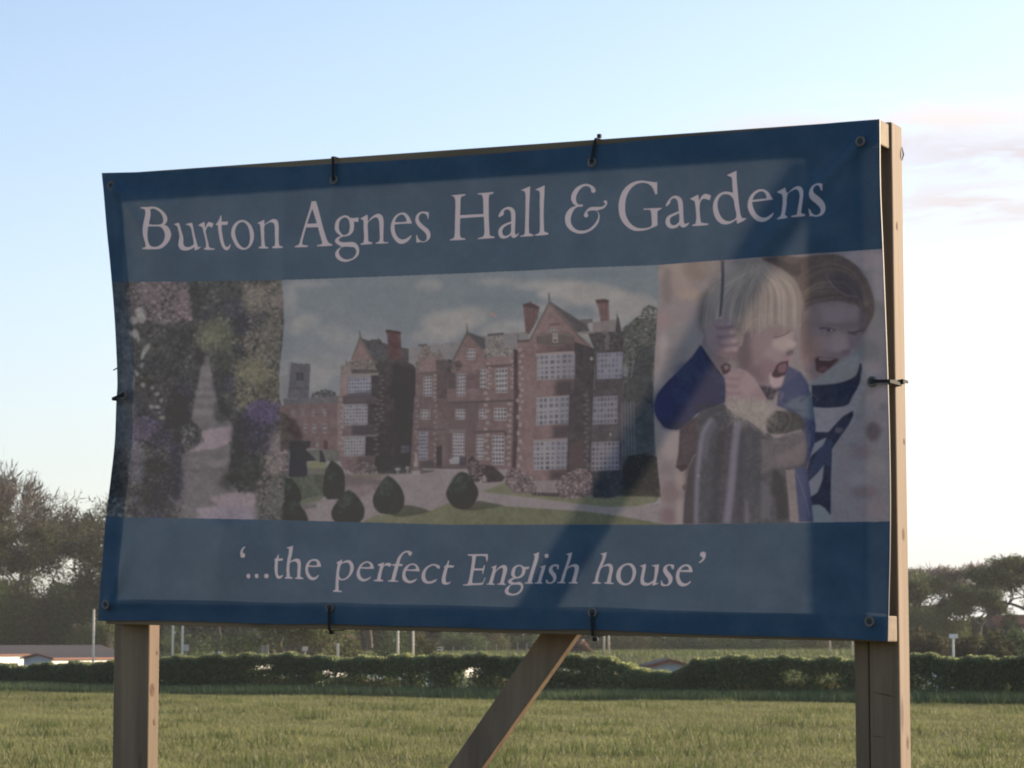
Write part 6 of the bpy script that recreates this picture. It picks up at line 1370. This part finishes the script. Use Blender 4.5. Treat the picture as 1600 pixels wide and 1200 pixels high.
# the trees and scrub behind the lower edge of the banner
ORD = 'first second third fourth fifth sixth seventh eighth ninth tenth eleventh twelfth thirteenth fourteenth fifteenth sixteenth'.split()
hid = 'trees behind the banner with only their lower trunks in view'
for i, (px, y, top) in enumerate(((240, 224, 850), (345, 232, 800), (400, 226, 830), (520, 230, 820), (580, 238, 840), (690, 236, 850), (735, 228, 860), (782, 240, 850), (810, 232, 870), (1010, 262, 915), (1090, 266, 905), (1180, 262, 910), (1290, 256, 900))):
    plant(('bud1', 'bud2', 'bud3', 'round')[i % 4], 'tree', px, y, top, 'tree behind the banner, trunk foot showing under the rail, '+ORD[i]+' of thirteen from the left', hid, rz=i*.9)
plant('young', 'young_tree', 447, 147, 905, 'bright green young tree showing under the bottom rail right of the left post')
plant('young', 'young_tree', 172, 203, 965, 'small bright green shrub tree between the lone pole and the left post')
# right of the sign
plant('pale', 'bare_tree', 1478, 262, 882, 'pale brown flat topped bare tree behind the green ones right of the post', wide=1.35)
plant('round', 'tree', 1432, 232, 893, 'yellow green leafy tree touching the right post of the sign', wide=1.1)
plant('flat1', 'tree', 1548, 240, 874, 'dark flat topped tree with open layered crown, the highest but one on the right', wide=1.25)
plant('flat2', 'tree', 1612, 236, 868, 'dark flat topped tree at the right border of the picture', wide=1.3)
plant('round', 'tree', 1490, 236, 925, 'dark leafy tree with leaning stems between the post and the flat topped trees', rz=2, wide=1.1)
plant('flat1', 'tree', 1525, 226, 912, 'dark tree with low level layers in front of the tall flat topped one', rz=3, wide=1.2)
plant('flat2', 'tree', 1665, 244, 874, 'flat topped tree beyond the right border', rz=1)
# bushes
SCRUB = []
def bush(name, px, y, wpx, top_py, cols, label, n=7000, size=.13, seed=0, group=None, cat='bush'):
    rs = np.random.RandomState(seed+50); x = float((px-800)/FPX*y); z0 = float(gz(x, y)); H = EYE+(HOR-top_py)/FPX*y-z0; R = wpx/FPX*y/2
    d = rs.randn(n, 3); d /= np.linalg.norm(d, axis=1)[:, None]; d[:, 2] = np.abs(d[:, 2]); rad = rs.rand(n)**.33
    lump = 1+.16*np.sin(d[:, 0]*5+seed)+.14*np.sin(d[:, 1]*6+d[:, 2]*5+seed*2)
    P = d*(rad*lump)[:, None]*np.array([R, R*.8, H])
    V, F, C = leaf_quads(P, size, cols, rs)
    r = empty(name, (x, y, z0), label, cat, group)
    obj('leaves', mesh_np('leaves', V, F, LEAFM, False, C), r)
    T = [tube([np.array([rs.randn()*.2, rs.randn()*.2, -.1]), np.array([rs.randn()*R*.25, rs.randn()*R*.25, H*.45]), np.array([rs.randn()*R*.45, rs.randn()*R*.4, H*.8])], [.06, .04, .015], 5, False) for _ in range(7)]
    V, F = join(T); obj('stems', mesh_np('stems', np.array(V), F, BARK), r)['kind'] = 'stuff'
    return r
PK = [(.24, .15, .13), (.2, .13, .11), (.16, .12, .08), (.28, .19, .17)]
for i, (px, y, wp, top, c, lab) in enumerate(((18, 226, 120, 888, OLIVE, 'dense olive scrub filling the left border under the bare tree'), (70, 222, 100, 880, OLIVE, 'tall brown green scrub between the bare tree and the domed tree'), (118, 224, 110, 884, OLIVE, 'dense scrub under the domed tree behind the lone pole'), (165, 228, 110, 890, DKGRN, 'dense scrub at the left edge of the banner under the half hidden tree'), (48, 216, 110, 925, OLIVE, 'lower front scrub above the chalet roofs, mid brown'), (100, 217, 90, 935, DKGRN, 'dark green scrub right above the long chalet roof'), (5, 215, 90, 905, YGRN, 'mossy green bush at the left border'), (145, 217, 70, 940, OLIVE, 'scrub directly behind the lone pale pole'), (-40, 222, 130, 885, OLIVE, 'scrub beyond the left border'))):
    bush('scrub', px, y, wp, top, c, lab, n=11000, size=.17, seed=60+i, cat='scrub')
for i, (px, y, wp, top, c, lab) in enumerate(((1430, 226, 80, 945, YGRN, 'tall leafy green thicket against the right post'), (1475, 228, 90, 945, YGRN, 'dark green thicket behind the little white sign post'), (1520, 238, 70, 975, YGRN, 'thicket in front of the small low building'), (1575, 236, 60, 965, DKGRN, 'thicket left of the red tiled house'))):
    bush('thicket', px, y, wp, top, c, lab, n=9000, size=.15, seed=80+i, cat='thicket')
bush('flowering_bush', 905, 178, 48, 1004, PK, 'pinkish flowering bush beside the diagonal brace under the bottom rail', seed=1)
bush('bush', 1555, 138, 90, 996, [(.06, .068, .03), (.075, .08, .036), (.05, .056, .028)], 'round olive bush behind the hedge right of the little white sign post', seed=2, n=9000)
bush('bush', 1592, 141, 84, 985, DKGRN, 'dark bush at the right border in front of the red roofed house', seed=3)
bush('bush', 1446, 140, 76, 985, [(.085, .08, .045), (.1, .085, .05), (.07, .068, .04)], 'brownish bush right next to the right post', seed=4, n=8000)
bush('bush', 1504, 143, 76, 994, OLIVE, 'olive brown bush behind the little white sign post', seed=5)
bush('bush', 1622, 136, 70, 998, DKGRN, 'low dark bush cut by the right border', seed=6)
for i, (px, wpx, top, c) in enumerate(((60, 90, 965, OLIVE), (130, 70, 980, DKGRN), (10, 80, 970, OLIVE), (290, 90, 985, DKGRN), (370, 90, 990, DKGRN), (500, 60, 985, OLIVE), (545, 60, 990, OLIVE), (620, 90, 985, DKGRN), (660, 60, 990, OLIVE), (720, 80, 988, DKGRN), (760, 70, 985, OLIVE), (830, 80, 990, DKGRN), (980, 110, 985, OLIVE), (1060, 110, 988, DKGRN), (1120, 80, 985, YGRN), (1180, 110, 988, DKGRN), (1250, 90, 988, OLIVE), (1310, 90, 985, DKGRN), (1380, 90, 985, DKGRN))):
    lab = ['low olive scrub behind the white chalet at the left border', 'dark green scrub behind the grey gable of the chalet', 'brown scrub at the left border above the chalet roof'][i] if i < 3 else 'dense low scrub seen below the bottom rail, '+ORD[i-3]+' of sixteen from the left'
    bush('scrub', px, 218+(i % 3)*6+(26 if px > 930 else 0) if (px > 665 or px < 200) else 150+(i % 3)*3, wpx*1.15, top, c, lab, n=5200, seed=20+i, group=None if i < 3 else 'scrub seen below the bottom rail', cat='scrub')
# far wood closing the view between the trees
rs = np.random.RandomState(77)
N = 120000; xx = -75+150*rs.rand(N); yy = 275+12*rs.rand(N)
hh = np.interp(800+FPX*xx/280, [-300, 0, 150, 400, 900, 1300, 1420, 1520, 1700, 2000], [7.6, 7.6, 7.2, 7, 6, 5.5, 5.0, 3.4, 3.0, 5])*(.85+.15*np.sin(xx*.9)+.08*np.sin(xx*2.7))
P = np.stack([xx, yy, gz(xx, yy)+hh*rs.rand(N)**.8], 1)
V, F, C = leaf_quads(P, .5, OLIVE+DKGRN, rs)
tag(obj('far_wood', mesh_np('far_wood', V, F, LEAFM, False, C)), 'far wood reading as one dark mass behind the trees', 'wood', kind='stuff')
# grass on the bank beyond the hedge
N = 60000; xx = (rs.rand(N)*2-1)*46; yy = hedge_y(xx)+60+90*rs.rand(N)
V, F, C = blades(N, (xx, yy), .15, .35, .07, [(.10, .13, .05), (.12, .14, .06), (.085, .115, .045)], .5, rs)
tag(obj('bank_grass', mesh_np('bank_grass', V, F, GRASS, False, C)), 'pale green grass on the bank behind the hedge', 'grass', kind='stuff')

# ------------------------------------------------------------------ chalets, house, poles
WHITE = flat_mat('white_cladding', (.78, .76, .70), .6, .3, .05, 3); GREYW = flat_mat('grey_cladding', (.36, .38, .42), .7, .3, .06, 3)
ROOFG = flat_mat('grey_roof_sheet', (.045, .042, .045), .8, .2, .15, 4); TRIM = flat_mat('red_brown_trim', (.22, .09, .06), .7, .2, .1, 5)
DARKG = flat_mat('dark_glass', (.03, .035, .04), .15, .6, .1, 3); REDT = flat_mat('red_clay_tile', (.30, .15, .11), .85, .2, .2, 2)
BRICKM = flat_mat('brick_wall', (.27, .16, .12), .9, .15, .2, 5)
def chalet(px0, px1, y, ridge_py, eave_py, depth, label, wall=WHITE, gable=GREYW, hip=False, name='chalet', windows=3, rz=0.0, roof=ROOFG, front_red=False):
    """long low hut: its near long wall spans px0..px1; ridge along its length"""
    xa, xb = (px0-800)/FPX*y, (px1-800)/FPX*y; L = xb-xa; xc = (xa+xb)/2; z0 = float(gz(xc, y))
    ze = EYE+(HOR-eave_py)/FPX*y-z0; zr = EYE+(HOR-ridge_py)/FPX*(y+depth/2)-z0
    r = empty(name, (xc, y, z0), label, 'chalet' if name == 'chalet' else name.replace('_', ' '), rz=rz)
    w = .06; hl = L/2
    def P(nm, V, F, mt, par=r, bevel=0.0):
        return obj(nm, mesh_np(nm, np.array(V, float), F, mt), par)
    P('wall', box_v(-hl, hl, 0, w, -.4, ze), BOXF, wall)
    P('wall', box_v(-hl, hl, depth-w, depth, -.4, ze), BOXF, wall)
    for sx in (-1, 1):
        xo, xi_ = sx*hl, sx*(hl-w); a, b_ = min(xo, xi_), max(xo, xi_)
        pr = [(w+.002, -.4), (depth-w-.002, -.4), (depth-w-.002, ze), (depth/2, zr-.06), (w+.002, ze)]
        V = [(a, p, q) for p, q in pr]+[(b_, p, q) for p, q in pr]
        P('gable', V, [[0, 1, 2, 3, 4], [9, 8, 7, 6, 5]]+[[i, (i+1) % 5+0, (i+1) % 5+5, i+5] for i in range(5)], gable)
    ov = .18; t = .07
    for sy in (0, 1):
        ye, yr = (-ov, depth/2) if sy == 0 else (depth+ov, depth/2); zl = ze-(zr-ze)*ov/(depth/2)+.02
        V = [(-hl-ov, ye, zl), (hl+ov, ye, zl), (hl+ov, yr, zr), (-hl-ov, yr, zr)]; V += [(a, b_, c+t) for a, b_, c in V]
        P('roof', V, BOXF if sy == 0 else [f_[::-1] for f_ in BOXF], roof)
    P('fascia', box_v(-hl-ov, hl+ov, -ov-.03, -ov-.004, ze-(zr-ze)*ov/(depth/2)-.05, ze-(zr-ze)*ov/(depth/2)+.06), BOXF, TRIM)
    for i in range(windows):
        xw = -hl+L*(i+.5)/windows; f_ = P('window', box_v(xw-.5, xw+.5, -.03, -.003, ze-1.35, ze-.45), BOXF, WHITE)
        obj('pane', mesh_np('pane', np.array(box_v(xw-.42, xw+.42, -.045, -.033, ze-1.27, ze-.53)), BOXF, DARKG), f_)
    return r
def turned_chalet(px, y, L, depth, ridge_py, eave_py, label, rz=math.radians(68)):
    """a long low hut seen end on: px is the picture column of its near left gable corner"""
    x = (px-800)/FPX*y; ca, sa = math.cos(rz), math.sin(rz)
    # near gable runs from the far-left corner to the near-right corner; origin = middle of the long sunlit wall
    corner = np.array([x+depth*sa, y-depth*ca]); c0 = corner+np.array([ca, sa])*L/2
    z0 = float(gz(c0[0], c0[1])); ze = EYE-(eave_py-HOR)/FPX*y-z0; zr = EYE-(ridge_py-HOR)/FPX*y-z0; rise = zr-ze
    r = empty('chalet', (float(c0[0]), float(c0[1]), z0), label, 'chalet', rz=rz); hl = L/2; w = .06
    def P(nm, V, F, mt, par=r): return obj(nm, mesh_np(nm, np.array(V, float), F, mt), par)
    for y0 in (0, depth-w): P('wall', box_v(-hl, hl, y0, y0+w, -.4, ze), BOXF, WHITE)
    for sx in (-1, 1):
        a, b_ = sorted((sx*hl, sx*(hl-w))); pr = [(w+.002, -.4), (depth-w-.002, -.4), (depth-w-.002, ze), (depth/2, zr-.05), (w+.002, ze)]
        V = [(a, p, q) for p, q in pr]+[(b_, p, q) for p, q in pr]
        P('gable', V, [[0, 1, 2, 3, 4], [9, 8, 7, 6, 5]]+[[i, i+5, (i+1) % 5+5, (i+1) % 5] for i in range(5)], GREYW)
    ov = .16; sl = rise/(depth/2); ye = ze-ov*sl+.02
    for s0, e0 in ((-ov, depth/2), (depth+ov, depth/2)):
        V = [(-hl-ov, s0, ye), (hl+ov, s0, ye), (hl+ov, e0, zr), (-hl-ov, e0, zr)]; V += [(p, q, c+.06) for p, q, c in V]
        P('roof', V, BOXF if s0 < 0 else [f_[::-1] for f_ in BOXF], ROOFG)
        for xe in (-hl-ov-.03, hl+ov+.005):
            V = [(xe, s0, ye-.04), (xe+.025, s0, ye-.04), (xe+.025, e0, zr-.04), (xe, e0, zr-.04)]; V += [(p, q, c+.11) for p, q, c in V]
            P('bargeboard', V, BOXF if s0 < 0 else [f_[::-1] for f_ in BOXF], TRIM)
    P('fascia', box_v(-hl-ov, hl+ov, -ov-.03, -ov-.004, ye-.05, ye+.05), BOXF, TRIM)
    n_ = int(L/3)
    for i in range(n_):
        xw = -hl+L*(i+.5)/n_; f_ = P('window', box_v(xw-.5, xw+.5, -.03, -.003, ze-1.35, ze-.5), BOXF, WHITE)
        obj('pane', mesh_np('pane', np.array(box_v(xw-.42, xw+.42, -.045, -.033, ze-1.27, ze-.58)), BOXF, DARKG), f_)
    return r
# two chalets left, standing in the dip: one end-on in front, one long behind
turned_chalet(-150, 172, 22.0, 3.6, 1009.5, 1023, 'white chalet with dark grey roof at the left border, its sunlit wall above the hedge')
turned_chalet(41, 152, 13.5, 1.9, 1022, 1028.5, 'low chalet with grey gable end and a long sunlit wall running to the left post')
def gable_hut(px, wpx, y, ridge_py, eave_py, depth, label, wall=GREYW, name='chalet', rz=0.0):
    x = (px-800)/FPX*y; hw = wpx/FPX*y/2; z0 = float(gz(x, y)); ze = EYE+(HOR-eave_py)/FPX*y-z0; zr = EYE+(HOR-ridge_py)/FPX*y-z0
    r = empty(name, (float(x), y, z0), label, 'chalet', rz=rz)
    pr = [(-hw, -.4), (hw, -.4), (hw, ze), (0, zr-.05), (-hw, ze)]
    V = [(a, 0, c) for a, c in pr]+[(a, .06, c) for a, c in pr]
    Fg = [[0, 1, 2, 3, 4], [9, 8, 7, 6, 5]]+[[i, i+5, (i+1) % 5+5, (i+1) % 5] for i in range(5)]
    obj('gable', mesh_np('gable', np.array(V, float), Fg, wall), r); g2 = obj('gable', mesh_np('gable', np.array(V, float)+np.array([0, depth-.06, 0]), Fg, wall), r)
    for sx in (-1, 1):
        a, b_ = sorted((sx*hw, sx*(hw-.06))); obj('wall', mesh_np('wall', np.array(box_v(a, b_, .063, depth-.063, -.4, ze)), BOXF, WHITE), r)
        sl = (zr-ze)/hw; xe = sx*(hw+.16); V = [(xe, -.16, ze-.16*sl+.02), (xe, depth+.16, ze-.16*sl+.02), (0, depth+.16, zr), (0, -.16, zr)]; V += [(p, q, c+.07) for p, q, c in V]
        obj('roof', mesh_np('roof', np.array(V), BOXF if sx > 0 else [f_[::-1] for f_ in BOXF], ROOFG), r)
        V = [(xe, -.19, ze-.16*sl-.03), (xe, -.165, ze-.16*sl-.03), (0, -.165, zr-.05), (0, -.19, zr-.05)]; V += [(p, q, c+.11) for p, q, c in V]
        obj('bargeboard', mesh_np('bargeboard', np.array(V), BOXF if sx > 0 else [f_[::-1] for f_ in BOXF], TRIM), r)
    f_ = obj('window', mesh_np('window', np.array(box_v(-.45, .45, -.03, -.003, ze-1.2, ze-.4)), BOXF, WHITE), r)
    obj('pane', mesh_np('pane', np.array(box_v(-.38, .38, -.045, -.033, ze-1.13, ze-.47)), BOXF, DARKG), f_)
    return r
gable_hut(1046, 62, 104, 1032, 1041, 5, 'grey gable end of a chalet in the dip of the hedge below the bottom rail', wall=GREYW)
# caravans behind the hedge, glimpsed through its gaps as bright specks
def caravan(px, wpx, y, top_py, label):
    x = (px-800)/FPX*y; hw = wpx/FPX*y/2; z0 = float(gz(x, y)); zt = EYE+(HOR-top_py)/FPX*y-z0
    r = empty('caravan', (float(x), y, z0), label, 'caravan', 'white caravans behind the hedge', rz=1.05)
    pr = [(-hw, .45), (hw, .45), (hw+.05, 1.0), (hw-.12, zt-.25), (hw-.35, zt), (-hw+.35, zt), (-hw+.12, zt-.25), (-hw-.05, 1.0)]
    k = len(pr); V = [(a, 0, c) for a, c in pr]+[(a, 2.1, c) for a, c in pr]
    obj('body', mesh_np('body', np.array(V), [list(range(k)), list(range(2*k-1, k-1, -1))]+[[i, i+k, (i+1) % k+k, (i+1) % k] for i in range(k)], WHITE), r)
    for xw in (-hw*.5, hw*.45):
        f_ = obj('window', mesh_np('window', np.array(box_v(xw-.45, xw+.45, -.03, -.003, zt-1.1, zt-.55)), BOXF, DARKG), r)
    for xw in (-.35, .35):
        V, F = tube([(xw, -.02, .3), (xw, .16, .3)], [.3, .3], 14); obj('wheel', mesh_np('wheel', np.array(V), F, TIE), r)
    return r
for i, (px, w, y) in enumerate(((415, 84, 112), (530, 90, 110), (655, 70, 112), (742, 70, 110), (896, 70, 108), (970, 60, 108), (1500, 80, 106))):
    caravan(px, w, y, 1037, 'white caravan glimpsed through gaps in the hedge, '+ORD[i]+' of seven from the left')
# house far right
def house(px, wpx, y, ridge_py, eave_py, depth, label):
    r = chalet(px-wpx/2, px+wpx/2, y, ridge_py, eave_py, depth, label, BRICKM, BRICKM, name='house', windows=3, roof=REDT)
    return r
house(1588, 70, 236, 962, 976, 6, 'brick house with red tiled roof under the flat topped trees at the right border')
house(1528, 34, 246, 982, 994, 5, 'small low building with pale pitched roof seen between trunks right of the sign')
# poles on the bank
POLEM = flat_mat('pale_painted_pole', (.62, .54, .44), .6, .3, .08, 3); GREYP = flat_mat('weathered_post', (.30, .27, .23), .85, .2, .2, 5)
def pole(px, y, top_py, label, group=None, r=.065):
    x = (px-800)/FPX*y; z0 = float(gz(x, y)); h = EYE+(HOR-top_py)/FPX*y-z0
    o = empty('pole', (float(x), y, z0), label, 'pole', group)
    V, F = tube([(0, 0, -.3), (0, 0, h*.5), (0, 0, h)], [r, r, r*.9], 10); obj('shaft', mesh_np('shaft', np.array(V), F, POLEM, True), o)
    V, F = tube([(0, 0, h), (0, 0, h+.05)], [r*1.15, r*.8], 10); obj('cap', mesh_np('cap', np.array(V), F, GREYP, True), o)
for px, top, lab in ((149, 953, 'lone pale pole standing clear in front of the trees left of the sign'), (272.5, 955, 'pale pole right of the left post, the left one of a pair'), (287.5, 955, 'sunlit pale pole right of the left post, the right one of a pair'), (622.5, 955, 'pale pole under the middle of the bottom rail, the left one of a pair'), (646, 955, 'pale pole under the middle of the bottom rail, the right one of a pair'), (943, 955, 'pale pole just right of the hanging cable tie, left one of two close together'), (950.5, 955, 'pale pole just right of the hanging cable tie, right one of two close together'), (1294, 955, 'pale pole left of the right post, farther from the post'), (1329, 955, 'pale pole almost touching the right post')):
    pole(px, 176 if px > 900 else 142, top, lab, 'pale poles on the bank behind the hedge')
def fpost(px, y, top_py, w=.09, h=None, mat=GREYP, label=None, group='fence posts behind the hedge', name='fence_post'):
    x = (px-800)/FPX*y; z0 = float(gz(x, y)); h = EYE+(HOR-top_py)/FPX*y-z0
    o = obj(name, mesh_np(name, np.array(box_v(-w/2, w/2, -w/2, w/2, -.3, h)), BOXF, mat), None, (float(x), y, z0)); return tag(o, label, name.replace('_', ' '), group)
NP_ = 0
for px, tp in ((602, 1014), (638, 1016), (659, 1014), (675, 1012), (709, 1010), (725, 1011), (742, 1010), (760, 1008), (776, 1006), (792, 1006), (809, 1004), (823, 1004)):
    fpost(px, 186, tp, label='short grey fence post under the bottom rail, '+ORD[NP_]+' of twelve from the left'); NP_ += 1
fpost(413, 143, 1008, .2, label='stout grey gate post left of the bright green tree, left one of two', group=None, name='gate_post'); fpost(419.5, 143, 1007, .16, label='stout grey gate post next to the bright green tree, right one of two', group=None, name='gate_post')
fpost(529, 143, 1005, .13, mat=POLEM, label='lone pale stake below the tie near the left post', group=None, name='stake')
def sign_post(px, y, top_py, wpx, hpx, label, boardm, postm):
    x = (px-800)/FPX*y; z0 = float(gz(x, y)); h = EYE+(HOR-top_py)/FPX*y-z0; w, bh = wpx/FPX*y, hpx/FPX*y
    o = empty('sign_post', (float(x), y, z0), label, 'sign post')
    V, F = tube([(0, 0, -.3), (0, 0, h)], [.05, .05], 8); obj('post', mesh_np('post', np.array(V), F, postm), o)
    b_ = obj('board', mesh_np('board', np.array(box_v(-w/2, w/2, -.09, -.055, h-bh, h)), BOXF, boardm), o)
    mo = b_.modifiers.new('edge', 'BEVEL'); mo.width = .015; mo.segments = 2
    return o
sign_post(1486, 131, 991, 13, 6.5, 'small white board on a white post above the hedge right of the sign', WHITE, WHITE)
sign_post(688, 182, 1010.5, 11, 6, 'small white board low on a grey post under the middle of the bottom rail', WHITE, GREYP)
sign_post(478, 143, 1010, 8, 7, 'little pinkish white board right of the bright green tree', flat_mat('pinkish_board', (.62, .50, .42), .7, .2, .05, 3), GREYP)
sign_post(294, 143, 1007, 8, 10, 'pale grey box on a post right of the pair of poles by the left post', flat_mat('grey_box', (.45, .44, .42), .7, .2, .1, 3), GREYP)
sign_post(347, 143, 1018, 8, 6, 'low white and grey marker left of the bright green tree', WHITE, TRIM)

# ------------------------------------------------------------------ haze volume added to lift the dark tones of hedge and trees
m = bpy.data.materials.new('lifting_haze'); m.use_nodes = True; n, l = m.node_tree.nodes, m.node_tree.links
n.remove(n['Principled BSDF']); pv = n.new('ShaderNodeVolumePrincipled'); pv.inputs['Color'].default_value = (.96, .95, .93, 1)
pv.inputs['Density'].default_value = HAZE; pv.inputs['Anisotropy'].default_value = .0
l.new(pv.outputs[0], n['Material Output'].inputs['Volume'])
tag(obj('haze', mesh_np('haze', np.array(box_v(-430, 430, -160, 870, -4.0, 24.0)), BOXF, m)), 'thin haze added to lift the dark tones of hedge and trees', 'haze', kind='stuff')
